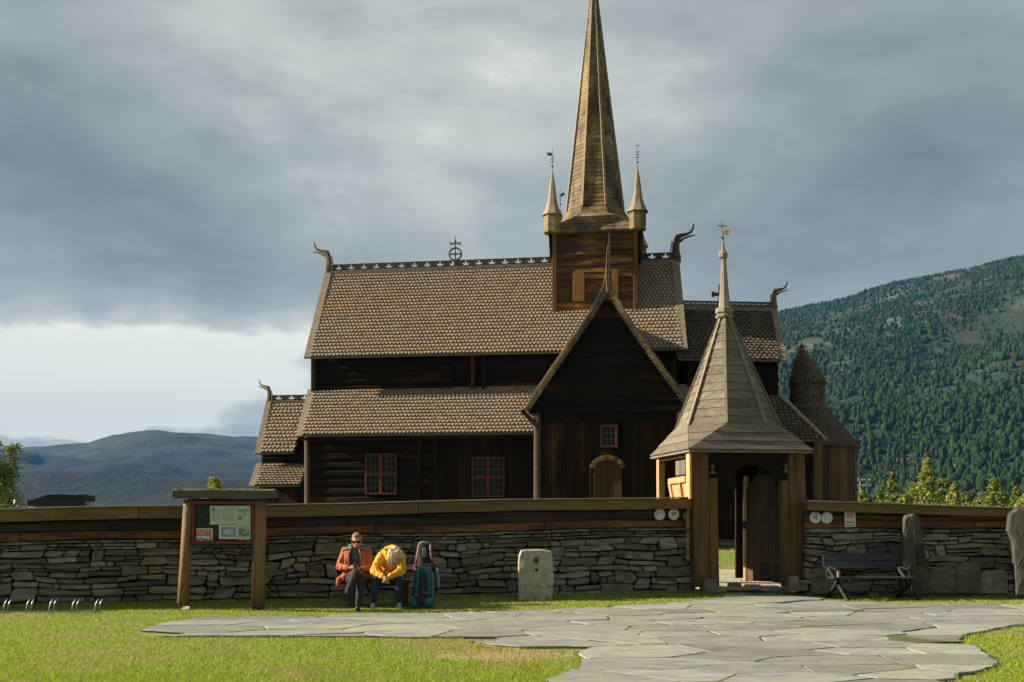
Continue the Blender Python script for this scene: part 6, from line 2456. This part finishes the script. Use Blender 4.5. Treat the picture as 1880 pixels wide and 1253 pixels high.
wom = thing('person', 'blond person in a yellow jacket bent forward with hands clasped between the knees', 'person', WO)
b = MB()
caps(b, [wv(0, .05, .48), wv(.02, -.06, .68), wv(.06, -.20, .85)], [(.16, .12, .10), (.145, .12, .12), (.155, .12, .10)])
hcw = wv(.145, -.37, .955)
caps(b, [wv(.07, -.22, .90), wv(.12, -.31, .95)], [.055, .050])
Qw = head(b, hcw, (.08, -.62, -.78), (0.05, -.75, .60), .96)
sw_ = {-1: (wv(-.11, -.20, .88), wv(-.225, -.32, .64), wv(-.035, -.50, .545)), 1: (wv(.235, -.20, .88), wv(.255, -.34, .64), wv(.055, -.50, .545))}
for s_, (a_, e_, h_) in sw_.items():
    caps(b, [a_, e_, h_], [.050, .042, .027])
hand(b, sw_[-1][2], (.8, .2, -.3), (.45, -.35, -.75), -1, .95, .6)
hand(b, sw_[1][2], (-.8, .2, -.3), (-.45, -.4, -.6), 1, .95, .6)
caps(b, [wv(-.09, .02, .47), wv(-.19, -.40, .48), wv(-.20, -.44, .26), wv(-.215, -.42, .10)], [.082, .058, .050, .038])
caps(b, [wv(.09, .02, .47), wv(.21, -.40, .48), wv(.215, -.44, .26), wv(.225, -.42, .10)], [.082, .058, .050, .038])
skinned('body', b, m_skin_w, wom, .0075, 3)
tr_ = MB()
caps(tr_, [wv(0, .05, .47)], [(.175, .13, .11)])
caps(tr_, [wv(-.09, .02, .46), wv(-.19, -.40, .485), wv(-.20, -.45, .28), wv(-.215, -.43, .125)], [.098, .074, .066, .052])
caps(tr_, [wv(.09, .02, .46), wv(.21, -.40, .485), wv(.215, -.45, .28), wv(.225, -.43, .125)], [.098, .074, .066, .052])
skinned('trousers', tr_, m_jean, wom, .010, 3, wr=.018)
jk = MB()
caps(jk, [wv(0, .06, .52), wv(.02, -.03, .68), wv(.06, -.16, .86), wv(.08, -.22, .93)], [(.20, .17, .10), (.185, .165, .13), (.19, .15, .12), (.12, .10, .08)], n=14)
for s_ in (-1, 1):
    a_, e_, h_ = sw_[s_]
    caps(jk, [a_, e_, e_.lerp(h_, .86)], [.090, .078, .052], n=12)
caps(jk, [wv(-.02, -.13, 1.0), wv(.08, -.16, 1.045), wv(.17, -.15, 1.0)], [.07, .06, .06])
caps(jk, [wv(-.06, -.2, .97), wv(-.02, -.27, .93), wv(.03, -.3, .87)], [.055, .045, .04])
caps(jk, [wv(.22, -.2, .97), wv(.25, -.27, .90), wv(.22, -.3, .84)], [.05, .045, .04])
skinned('jacket', jk, m_yel, wom, .010, 2, wr=.035)
hr = MB()
hr.sphere(Qw(0, -.028, .045), .088, .098, .092, n=14, m=10)
hr.sphere(Qw(0, -.055, -.01), .086, .07, .10, n=14, m=10)
skinned('hair', hr, m_hair_w, wom, .008, 1, wr=.01)
st = MB()
hrr = random.Random(8)
for i in range(230):
    a_ = hrr.uniform(-1.9, 1.9)
    # strand roots round the crown, falling straight down past the face
    el_ = hrr.uniform(-.2, 1.0)
    root = Qw(.080 * math.sin(a_) * math.cos(el_ * .8), .070 * math.cos(a_) * math.cos(el_ * .8) - .01, .06 + .075 * math.sin(el_))
    out_ = (root - hcw).normalized()
    L = hrr.uniform(.13, .25)
    p1 = root + out_ * .025 + Vector((0, 0, -.02))
    p2 = p1 + Vector((out_.x * .02 + hrr.gauss(0, .006), out_.y * .02 - .01, -L * .45))
    p3 = p2 + Vector((hrr.gauss(-.004, .010), hrr.gauss(0, .008), -L * .55))
    st.tube([root, p1, p2, p3], [.009, .010, .008, .002], n=4)
mk('loose_hair', st, m_hair_w, wom, smooth=True)
fl = MB()
fl.tube([Qw(.07, -.02, .10), Qw(.09, -.03, .14), Qw(.08, -.05, .18)], [.006, .004, .001], n=4)
fl.tube([Qw(-.06, -.02, .12), Qw(-.09, -.03, .14), Qw(-.12, -.04, .14)], [.005, .003, .001], n=4)
mk('hair_wisp', fl, m_hair_w, wom)
boot(wom, wv(-.215, -.40, .0), wv(-.225, -.64, .0), m_shoe, m_sign, 'shoe', .92, ankle=wv(-.215, -.425, .12))
boot(wom, wv(.225, -.40, .0), wv(.245, -.64, .0), m_shoe, m_sign, 'shoe', .92, ankle=wv(.225, -.425, .12))

# ------------------------------------------------------------------ backpacks
m_pred = mat('red_pack_cloth', (.20, .010, .015), (.30, .022, .026), (1, 1, 1), 9, rough=.7, var=.05)
m_pgrey = mat('grey_pack_webbing', (.20, .22, .23), (.32, .34, .35), (1, 1, 1), 9, rough=.7, var=.1)
m_pdark = mat('charcoal_pack_cloth', (.012, .014, .013), (.032, .034, .030), (1, 1, 1), 9, rough=.8, var=.1)
m_teal = mat('teal_pack_cloth', (.005, .070, .078), (.014, .13, .14), (1, 1, 1), 7, rough=.65, var=.08, bump=.5)
m_tealb = mat('blue_rain_cover', (.010, .10, .15), (.02, .16, .22), (1, 1, 1), 7, rough=.5, var=.08, bump=.5)


def soft(name, loops, mtl, parent, sub=1, bump=.0, smooth=True):
    o = mk(name, MB().loft(loops), mtl, parent, smooth=smooth)
    md = o.modifiers.new('soft', 'SUBSURF')
    md.levels = md.render_levels = 2
    return o


def ell(c, rx, ry, n=10, sqr=.75):
    out = []
    for k in range(n):
        t = 2 * math.pi * k / n
        cx_, sy_ = math.cos(t), math.sin(t)
        out.append(Vector(c) + Vector((rx * math.copysign(abs(cx_) ** sqr, cx_), ry * math.copysign(abs(sy_) ** sqr, sy_), 0)))
    return out


BO = Vector((-1.57, 17.95, -.03))
bv = lambda x, y, z: BO + Vector((x, y, z))
rp = thing('backpack', 'tall charcoal and red backpack leaning on the wall behind the teal one', 'backpack', BO)
soft('bag', [ell(bv(0, .05, z), rx, ry) for z, rx, ry in ((.0, .11, .09), (.04, .16, .12), (.35, .18, .14), (.62, .175, .14), (.80, .15, .12), (.98, .145, .11), (1.09, .14, .09), (1.12, .11, .06))], m_pdark, rp)
for s_ in (-1, 1):
    soft('shoulder_strap', [[bv(s_ * a + w_, y, z), bv(s_ * a - w_, y, z), bv(s_ * a - w_, y + .03, z), bv(s_ * a + w_, y + .03, z)] for a, w_, y, z in
                            ((.100, .016, -.05, 1.10), (.110, .026, -.11, 1.02), (.125, .030, -.14, .90), (.145, .024, -.15, .76), (.165, .016, -.13, .66))], m_pred, rp)
    soft('strap_padding', [[bv(s_ * a + .016, y, z), bv(s_ * a - .016, y, z), bv(s_ * a - .016, y + .012, z), bv(s_ * a + .016, y + .012, z)] for a, y, z in
                           ((.10, -.065, 1.11), (.105, -.125, 1.04), (.115, -.155, .92), (.13, -.165, .80))], m_pgrey, rp)
mk('haul_loop', MB().tube([bv(-.10, -.04, 1.10), bv(-.05, -.07, 1.13), bv(.05, -.07, 1.13), bv(.10, -.04, 1.10)], .012, n=6), m_pgrey, rp, smooth=True)
mk('back_label', MB().rect(Fr(BO.x, BO.y, 0), -.035, .030, BO.z + .86, BO.z + 1.02, -.135, -.10), m_pgrey, rp, bev=.004)
mk('label_print', MB().rect(Fr(BO.x, BO.y, 0), -.02, .015, BO.z + .90, BO.z + .93, -.138, -.1355).rect(Fr(BO.x, BO.y, 0), -.015, .010, BO.z + .95, BO.z + .97, -.138, -.1355), m_pred, rp)
soft('hip_belt', [ell(bv(0, .02, z), rx, ry) for z, rx, ry in ((.58, .20, .16), (.62, .225, .185), (.70, .225, .185), (.74, .19, .16))], m_pdark, rp)
mk('buckle_strap', MB().tube([bv(-.20, -.1, .72), bv(-.08, -.165, .70), bv(.10, -.165, .68), bv(.21, -.1, .66)], .010, n=5), m_pred, rp)
mk('hanging_tag', MB().lathe(bv(.225, -.13, 0), [(.0, .55), (.03, .57), (.035, .62), (.02, .67), (.002, .68)], n=8), m_pgrey, rp, smooth=True)
soft('side_bottle', [ell(bv(.235, .0, z), r_, r_) for z, r_ in ((.30, .03), (.32, .042), (.50, .042), (.54, .02))], m_pgrey, rp)

TO = Vector((-1.56, 17.62, -.035))
tv = lambda x, y, z: TO + Vector((x, y, z))
tp_ = thing('backpack', 'teal blue backpack standing on the grass beside the person in yellow', 'backpack', TO)
soft('bag', [ell(tv(.0 + .01 * z, .02, z), rx, ry) for z, rx, ry in ((.0, .15, .10), (.05, .20, .14), (.22, .205, .145), (.42, .19, .14), (.58, .165, .12), (.68, .14, .10), (.71, .09, .06))], m_teal, tp_)
soft('rain_cover', [ell(tv(.09, -.09, z), rx, ry) for z, rx, ry in ((.0, .07, .05), (.03, .11, .075), (.14, .105, .07), (.20, .06, .03))], m_tealb, tp_)
soft('stuff_sack', [ell(tv(-.16, -.05, z), rx, ry) for z, rx, ry in ((.0, .05, .05), (.03, .085, .08), (.11, .08, .075), (.16, .03, .03))], m_tealb, tp_)
mk('dark_panel', MB().prism([tv(-.06, -.152, .26), tv(.055, -.152, .26), tv(.05, -.146, .58), tv(-.045, -.146, .58)], [tv(-.06, -.10, .26), tv(.055, -.10, .26), tv(.05, -.09, .58), tv(-.045, -.09, .58)]), m_pdark, tp_, bev=.01)
for s_ in (-1, 1):
    soft('shoulder_strap', [[tv(s_ * a + .028, y, z), tv(s_ * a - .028, y, z), tv(s_ * a - .028, y + .03, z), tv(s_ * a + .028, y + .03, z)] for a, y, z in
                            ((.09, -.09, .68), (.095, -.15, .58), (.10, -.175, .42), (.11, -.17, .26), (.12, -.13, .16))], m_teal, tp_)
soft('top_pad', [ell(tv(0, -.05, z), rx, ry) for z, rx, ry in ((.60, .12, .08), (.63, .14, .10), (.70, .13, .09), (.72, .08, .05))], m_teal, tp_)
mk('lower_panel', MB().prism([tv(-.10, -.145, .06), tv(.03, -.150, .06), tv(.09, -.158, .24), tv(-.10, -.155, .26)], [tv(-.10, -.08, .06), tv(.03, -.08, .06), tv(.09, -.08, .24), tv(-.10, -.08, .26)]), mat('wine_pack_panel', (.035, .008, .014), (.06, .016, .022), rough=.8, var=0), tp_, bev=.01)
bk = MB()
for x, z in ((-.085, .66), (.085, .66), (.02, .27), (-.12, .22), (.07, .24)):
    bk.box(tv(x, -.185, z), .022, .012, .026, 0)
mk('buckle', bk, m_pgrey, tp_)
for x0, x1 in ((-.20, -.26), (.19, .16)):
    mk('compression_strap', MB().tube([tv(x0 * .9, -.09, .60), tv((x0 + x1) / 2, -.13, .35), tv(x1, -.10, .10)], .006, n=4), m_pgrey, tp_)
mk('loose_strap', MB().tube([tv(.20, -.12, .02), tv(.30, -.16, .012), tv(.38, -.13, .045), tv(.44, -.10, .06)], .007, n=4), m_pgrey, tp_)
# ------------------------------------------------------------------ trees
nq = np.random.default_rng(17)
m_leaf_y = mat('sunlit_birch_leaves', (.19, .215, .030), (.33, .34, .075), (1, 1, 1), 3, rough=.7, var=.35, hue=.03, bump=0, trans=.35)
m_leaf_g = mat('green_leaves', (.085, .125, .020), (.18, .215, .045), (1, 1, 1), 3, rough=.7, var=.35, hue=.03, bump=0, trans=.3)
m_leaf_d = mat('spruce_needles', (.10, .135, .020), (.20, .225, .035), (1, 1, 1), 3, rough=.8, var=.35, hue=.03, bump=0, trans=.2)
m_bark = mat('bark', (.10, .085, .065), (.22, .20, .17), GZ, 8, rough=.9, var=.1)


def tree(name, label, loc, h, rad, mtl, prof, n, leaf, droop=0.0, group='trees beyond the churchyard wall', clumps=60, trunk_r=None, bare=.12):
    """trunk, limbs and a crown of leaf-sized faces gathered in clumps; prof(t) = crown radius fraction at height fraction"""
    t = thing(name, label, 'tree', loc, group)
    L = Vector(loc)
    tr_ = trunk_r or h * .018
    mb = MB()
    path = [L + Vector((.02 * h * math.sin(i * 1.1), .015 * h * math.cos(i * 1.7), h * .97 * i / 6)) for i in range(7)]
    mb.tube(path, [tr_ * (1.15 - i / 6.3) for i in range(7)], n=7)
    cl = []
    for i in range(clumps):
        f = bare + (.96 - bare) * (nq.random() ** .85)
        a = nq.uniform(0, 2 * math.pi)
        rr = prof(f) * rad * math.sqrt(nq.uniform(.25, 1.0))
        c = np.array([rr * math.cos(a), rr * math.sin(a), f * h])
        cl.append((c, f))
        if i % 3 == 0 and rr > .15 * rad:
            base = L + Vector((0, 0, max(.1, f - .10) * h))
            mb.tube([base, base.lerp(L + Vector(c), .5) + Vector((0, 0, .02 * h)), L + Vector(c)], [tr_ * .35, tr_ * .2, tr_ * .06], n=4)
    mk('trunk', mb, m_bark, t)
    idx = nq.integers(0, clumps, n)
    C_ = np.array([c for c, f in cl])[idx]
    f_ = np.array([f for c, f in cl])[idx]
    sz = rad * .26 * (1.15 - .95 * f_)
    off = nq.normal(0, 1, (n, 3)) * sz[:, None] * np.array([1, 1, .8])
    if droop:
        off[:, 2] -= np.abs(nq.normal(0, droop, n)) * sz
    ctr_ = C_ + off
    ctr_[:, 2] = np.clip(ctr_[:, 2], h * bare * .6, h * 1.1)
    a = nq.normal(0, 1, (n, 3))
    a /= np.linalg.norm(a, axis=1)[:, None]
    b = np.cross(a, nq.normal(0, 1, (n, 3)))
    b /= np.linalg.norm(b, axis=1)[:, None]
    s_ = leaf * nq.uniform(.6, 1.3, n)[:, None]
    V = np.stack([ctr_ - a * s_, ctr_ + b * s_ * .55, ctr_ + a * s_, ctr_ - b * s_ * .55], axis=1).reshape(-1, 3)
    Fc = np.arange(4 * n).reshape(n, 4)
    np_mesh('crown', V, Fc, mtl, nq.random(n), loc=(0, 0, 0), parent=t)
    return t


birch = lambda f: max(.05, math.sin(math.pi * min(1, (f * .88 + .06))) ** .7 * (1 - .35 * f))
cone = lambda f: max(.03, (1 - f) ** .9 + .02)
ogive = lambda f: max(.05, (1 - f ** 2.2) * (.55 + .45 * math.sin(math.pi * min(1, f + .3))))
TY = 95.0
zc_ = lambda py, Y=TY: CZ + (HY - py) / F * Y
xx = lambda px, Y=TY: (px - CX) / F * Y
TR = [  # px, top py, half width px, kind, distance, label
    (1583, 897, 12, 'b', 80, 'low rounded yellow-green tree right of the round apse, below the floodlights'),
    (1617, 890, 9, 'c', 98, 'small narrow conifer left of the taller narrow yellow-green one'),
    (1638, 864, 15, 'c', 95, 'narrow yellow-green conifer, second tallest above the right wall'),
    (1662, 903, 16, 'b', 92, 'low bush-like tree between the narrow conifer and the tall birch'),
    (1682, 885, 17, 'b', 100, 'rounded tree close against the left side of the tall birch'),
    (1701, 838, 21, 't', 94, 'tall pointed birch, the highest tree above the right wall'),
    (1730, 876, 20, 'b', 99, 'broad green tree just right of the tall birch'),
    (1750, 888, 12, 'b', 90, 'pale leafy birch at the right end of the tall birch clump'),
    (1775, 902, 17, 'b', 104, 'low dark green tree in the gap right of the birch clump'),
    (1826, 876, 24, 'c', 92, 'wide dark spruce with a thin pointed top near the right edge'),
    (1800, 912, 18, 'b', 101, 'very low green tree left of the wide dark spruce'),
    (1866, 892, 16, 'c', 98, 'small spruce at the right edge above the stone slab'),
    (1886, 905, 18, 'b', 90, 'low green tree cut by the right edge of the picture'),
]
for px, py, hw, kd, Y, lab in TR:
    h = zc_(py, Y)
    rad = hw / F * Y * (1.15 if kd != 'c' else 1.25)
    prof = {'b': birch, 'c': cone, 't': lambda f: max(.04, (1 - f) ** .75 * .95)}[kd]
    mt = {'b': m_leaf_y, 'c': m_leaf_d, 't': m_leaf_y}[kd]
    if px in (1730, 1775, 1800):
        mt = m_leaf_g
    nm = {'b': 'birch_tree', 'c': 'spruce_tree', 't': 'birch_tree'}[kd]
    tree(nm, lab, (xx(px, Y), Y, 0), h, rad, mt, prof, int(2600 + 60 * hw), .14 if kd != 'c' else .13, clumps=int(60 + 2 * hw), bare=.06)
for px, Y, h, rad, lab in ((-150, 60, 7.0, 2.6, 'broad leafy tree beyond the left end of the wall, outside the picture'), (-300, 75, 8.0, 3.0, 'tall leafy tree far left beyond the wall, outside the picture')):
    tree('birch_tree', lab, (xx(px, Y), Y, 0), h, rad, m_leaf_g, birch, 5000, .14, clumps=90, bare=.1)
# left edge tree and a birch top behind the notice board
tree('birch_tree', 'leafy birch cut by the left edge of the picture, beyond the wall', (xx(-14, 48), 48, 0), zc_(808, 48), 1.75, m_leaf_g, lambda f: .55 + .45 * math.sin(f * 7) * .4 + .15, 9000, .07, droop=.9, clumps=90, bare=.1)
tree('birch_tree', 'tip of a small birch showing above the notice board roof', (xx(395, 60), 60, 0), zc_(873, 60), 1.3, m_leaf_y, lambda f: (1 - f) ** .7, 6000, .07, clumps=60, bare=.1)

# ------------------------------------------------------------------ floodlight masts and the far building
m_fl = mat('floodlight_housing', (.45, .47, .48), (.6, .62, .63), rough=.4, var=0, bump=0)
for i, (px, lab) in enumerate(((1579, 'left one of two floodlight masts beyond the trees, right of the apse'), (1592, 'right one of two floodlight masts beyond the trees, right of the apse'))):
    Y = 160
    x = xx(px, Y)
    t = thing('floodlight_mast', lab, 'floodlight', (x, Y, 0), 'floodlight masts')
    mk('mast', MB().tube([(x, Y, 0), (x, Y, zc_(884, Y))], .08, n=6), m_steel, t)
    for py in (882, 892):
        z = zc_(py, Y)
        mk('crossarm', MB().bar((x - .45, Y, z), (x + .45, Y, z), .06, .06), m_fl, t)
        for dx in (-.40, .40):
            mk('lamp_head', MB().prism([(x + dx - .16, Y - .1, z - .02), (x + dx + .16, Y - .1, z - .02), (x + dx + .16, Y - .25, z + .22), (x + dx - .16, Y - .25, z + .22)],
                                       [(x + dx - .12, Y + .1, z + .02), (x + dx + .12, Y + .1, z + .02), (x + dx + .12, Y + .0, z + .20), (x + dx - .12, Y + .0, z + .20)]), m_fl, t)
m_bld = mat('charcoal_cladding', (.016, .015, .015), (.030, .028, .027), rough=.8, var=0)
m_roofg = mat('grey_metal_roof', (.16, .17, .18), (.24, .25, .26), rough=.5, var=0)
Yb = 70
zb_ = lambda py: zc_(py, Yb)
xb_ = lambda px: xx(px, Yb)
bld = thing('building', 'dark low building with roof vents beyond the wall at the far left', 'building', (xb_(100), Yb, 0))
mk('wall', MB().prism([(xb_(44), Yb, 0), (xb_(153), Yb, 0), (xb_(153), Yb, zb_(911)), (xb_(86), Yb, zb_(910)), (xb_(50), Yb, zb_(920))],
                      [(xb_(44), Yb + 2, 0), (xb_(153), Yb + 2, 0), (xb_(153), Yb + 2, zb_(911)), (xb_(86), Yb + 2, zb_(910)), (xb_(50), Yb + 2, zb_(920))]), m_bld, bld)
mk('roof', MB().prism([(xb_(82), Yb - .2, zb_(910)), (xb_(154), Yb - .2, zb_(911.2)), (xb_(154), Yb - .2, zb_(909.5)), (xb_(82), Yb - .2, zb_(908.5))],
                      [(xb_(82), Yb + 2.2, zb_(910)), (xb_(154), Yb + 2.2, zb_(911.2)), (xb_(154), Yb + 2.2, zb_(909.5)), (xb_(82), Yb + 2.2, zb_(908.5))]), m_bld, bld)
mk('side_roof', MB().prism([(xb_(153.5), Yb + .2, zb_(921)), (xb_(186), Yb + .2, zb_(934)), (xb_(153.5), Yb + .2, zb_(934))], [(xb_(153.5), Yb + 1.8, zb_(921)), (xb_(186), Yb + 1.8, zb_(934)), (xb_(153.5), Yb + 1.8, zb_(934))]), m_roofg, bld)
for px in (103, 144):
    mk('roof_vent', MB().rect(Fr(xb_(px - 6), Yb, 0), 0, 12 / F * Yb, zb_(910), zb_(907), .4, 1.2), m_roofg, bld)
mk('flue', MB().tube([(xb_(53), Yb - 2, zb_(934)), (xb_(55.5), Yb - 2, zb_(917.5))], .11, n=10), m_steel, bld, smooth=True)
mk('vent_dome', MB().lathe((xb_(67), Yb - 2, 0), [(.45, zb_(935)), (.42, zb_(930)), (.25, zb_(928)), (.03, zb_(927.5))], n=12), m_roofg, bld)
mk('vent_dome', MB().lathe((xb_(83), Yb - 2, 0), [(.36, zb_(936)), (.34, zb_(932)), (.2, zb_(931)), (.03, zb_(930.5))], n=12), m_roofg, bld)

# ------------------------------------------------------------------ churchyard path and flowers seen through the gate
pth = thing('spare', 'x', 'x')
bpy.data.objects.remove(pth)
pp = MB()
q = [gp(1310, 1081), gp(1378, 1081), gp(1378, 1063.5), gp(1310, 1063.5)]
q = [(x, y) for x, y in q]
pp.prism([Vector((x, y, gz(x, y) + .012)) for x, y in ((q[0][0] - .3, q[0][1] - .6), (q[1][0] + .5, q[1][1] - .6), (q[2][0] + .8, q[2][1] + .3), (q[3][0] - 1.0, q[3][1] + .3))],
         [Vector((x, y, gz(x, y) - .05)) for x, y in ((q[0][0] - .3, q[0][1] - .6), (q[1][0] + .5, q[1][1] - .6), (q[2][0] + .8, q[2][1] + .3), (q[3][0] - 1.0, q[3][1] + .3))])
mk('path', pp, m_slab, None, kind='structure')
Yf = 25.5
fx = xx(1371, Yf)
fz = gz(fx, Yf)
flw = thing('flowers', 'clump of pink flowers in the churchyard grass seen through the gate', 'flowers', (fx, Yf, fz))
lf, fl = MB(), MB()
q_ = random.Random(2)
for i in range(60):
    a, r_ = q_.uniform(0, 6.28), q_.uniform(0, .16)
    b0 = Vector((fx + r_ * math.cos(a), Yf + r_ * math.sin(a), fz))
    tpv = b0 + Vector((q_.gauss(0, .08), q_.gauss(0, .08), q_.uniform(.2, .42)))
    s_ = Vector((.012, 0, 0))
    lf.add([b0 - s_, b0 + s_, tpv], [(0, 1, 2)])
    if i % 3 == 0:
        fl.sphere(tpv + Vector((0, 0, .02)), .032, .032, .02, n=6, m=4)
mk('leaves', lf, m_leaf_g, flw)
mk('blossoms', fl, mat('pink_petals', (.40, .06, .16), (.55, .12, .24), rough=.7, var=.2), flw)

# ------------------------------------------------------------------ grass
m_grass = mat('grass_blades', (.20, .275, .024), (.38, .45, .052), (1, 1, 1), 4, rough=.75, var=.30, hue=.035, bump=0, trans=.4, c3=(.40, .33, .15), p3=.60, s3=.55, soft=.10, spec=.2)
trodden(m_grass, (.42, .33, .17))
flag_c = [(sum(q[0] for q in f) / len(f), sum(q[1] for q in f) / len(f), max(math.hypot(q[0] - sum(p[0] for p in f) / len(f), q[1] - sum(p[1] for p in f) / len(f)) for q in f), f) for f in FLAG]
gx0, gx1, gy0, gy1, cs = -22, 22, 7, 31, .04
GW, GH = int((gx1 - gx0) / cs), int((gy1 - gy0) / cs)
mask = np.zeros((GH, GW), dtype=bool)
YY, XX = np.mgrid[0:GH, 0:GW]
XX = gx0 + (XX + .5) * cs
YY = gy0 + (YY + .5) * cs
for cx_, cy_, r_, f in flag_c:
    i0, i1 = max(0, int((cx_ - r_ - gx0) / cs)), min(GW, int((cx_ + r_ - gx0) / cs) + 2)
    j0, j1 = max(0, int((cy_ - r_ - gy0) / cs)), min(GH, int((cy_ + r_ - gy0) / cs) + 2)
    if i1 <= i0 or j1 <= j0:
        continue
    X_, Y_ = XX[j0:j1, i0:i1], YY[j0:j1, i0:i1]
    c = np.zeros(X_.shape, dtype=bool)
    n = len(f)
    for a in range(n):
        xi, yi = f[a]
        xj, yj = f[a - 1]
        cond = ((yi > Y_) != (yj > Y_)) & (X_ < (xj - xi) * (Y_ - yi) / (yj - yi + 1e-12) + xi)
        c ^= cond
    mask[j0:j1, i0:i1] |= c
zgrid = np.vectorize(lambda x, y: gz(x, y))
gys = np.arange(6, 32, .25)
gxs = np.arange(-23, 23, .5)
ZG = np.array([[gz(x, y) for x in gxs] for y in gys])
inpave = np.zeros((GH, GW), dtype=bool)
for j in range(0, GH, 3):
    for i in range(0, GW, 3):
        if inside((gx0 + (i + 1.5) * cs, gy0 + (j + 1.5) * cs), OUT):
            inpave[j:j + 3, i:i + 3] = True


def zlook(x, y):
    fx_ = np.clip((x + 23) / .5, 0, len(gxs) - 1.001)
    fy_ = np.clip((y - 6) / .25, 0, len(gys) - 1.001)
    i, j = fx_.astype(int), fy_.astype(int)
    a, b = fx_ - i, fy_ - j
    return ZG[j, i] * (1 - a) * (1 - b) + ZG[j, i + 1] * a * (1 - b) + ZG[j + 1, i] * (1 - a) * b + ZG[j + 1, i + 1] * a * b


outd = ~inpave
for sh_ in ((0, 2), (0, -2), (2, 0), (-2, 0), (0, 1), (1, 0), (0, -1), (-1, 0), (2, 2), (-2, -2), (2, -2), (-2, 2)):
    outd |= np.roll(~inpave, sh_, axis=(0, 1))
fringe = mask & outd
N = 560000
u = nq.random(N)
gy_ = 8.6 + (29.5 - 8.6) * u ** 1.9
gx_ = nq.uniform(-.66, .60, N) * gy_
ii = np.clip(((gx_ - gx0) / cs).astype(int), 0, GW - 1)
jj = np.clip(((gy_ - gy0) / cs).astype(int), 0, GH - 1)
keep = ~mask[jj, ii] | (fringe[jj, ii] & (nq.random(N) < .5))
joint = inpave[jj, ii]
keep &= ~joint | (nq.random(N) < .22)
# bare, trodden patch and soil
bare = np.exp(-((gx_ + .2) / 1.0) ** 2 - ((gy_ - 11.3) / .45) ** 2)
keep &= nq.random(N) > bare * .6
keep &= ~((gy_ > 21.6) & (nq.random(N) < .3))
gx_, gy_, joint = gx_[keep], gy_[keep], joint[keep]
n = len(gx_)
# longer at the foot of the wall
dw = (gx_ - WL.o[0]) * WL.n[0] + (gy_ - WL.o[1]) * WL.n[1]
long_ = np.exp(-(np.abs(dw + .25) / .35) ** 2)
ds = np.exp(-((gx_ - .45) / .4) ** 2 - ((gy_ - 18.85) / .25) ** 2)
cl_ = np.array([mnoise.noise(Vector((a * 2.2, b * 2.2, 3.0))) for a, b in zip(gx_[::8], gy_[::8])]).repeat(8)[:n]
hgt = nq.uniform(.018, .042, n) * (1 + .55 * cl_) * (1 + 1.3 * long_ + 2.0 * ds) * np.where(joint, .55, 1)
wd = nq.uniform(.003, .0055, n) * (1 + (gy_ - 9) * .05)
an = nq.uniform(0, 2 * np.pi, n)
le = nq.normal(0, .55, (n, 2)) * hgt[:, None]
z = zlook(gx_, gy_) - .02
V = np.empty((n, 3, 3), dtype=np.float32)
V[:, 0] = np.stack([gx_ - np.cos(an) * wd, gy_ - np.sin(an) * wd, z], 1)
V[:, 1] = np.stack([gx_ + np.cos(an) * wd, gy_ + np.sin(an) * wd, z], 1)
V[:, 2] = np.stack([gx_ + le[:, 0], gy_ + le[:, 1], z + hgt], 1)
go = np_mesh('grass', V.reshape(-1, 3), np.arange(3 * n).reshape(n, 3), m_grass, nq.random(n), kind='stuff')
go['label'] = 'short mown grass in front of and behind the churchyard wall'
print('blades', n)

# ------------------------------------------------------------------ haze
hz_mb = MB()
hz = mk('haze', MB().box((0, 2600, 283), 13000, 5400, 570), None, None, kind='stuff')
hm = bpy.data.materials.new('haze')
hm.use_nodes = True
ht = hm.node_tree
ht.nodes.clear()
pv = ht.nodes.new('ShaderNodeVolumePrincipled')
pv.inputs['Color'].default_value = (.07, .27, .58, 1)
pv.inputs['Density'].default_value = 1.05e-4
oo = ht.nodes.new('ShaderNodeOutputMaterial')
ht.links.new(pv.outputs[0], oo.inputs['Volume'])
hz.data.materials.append(hm)
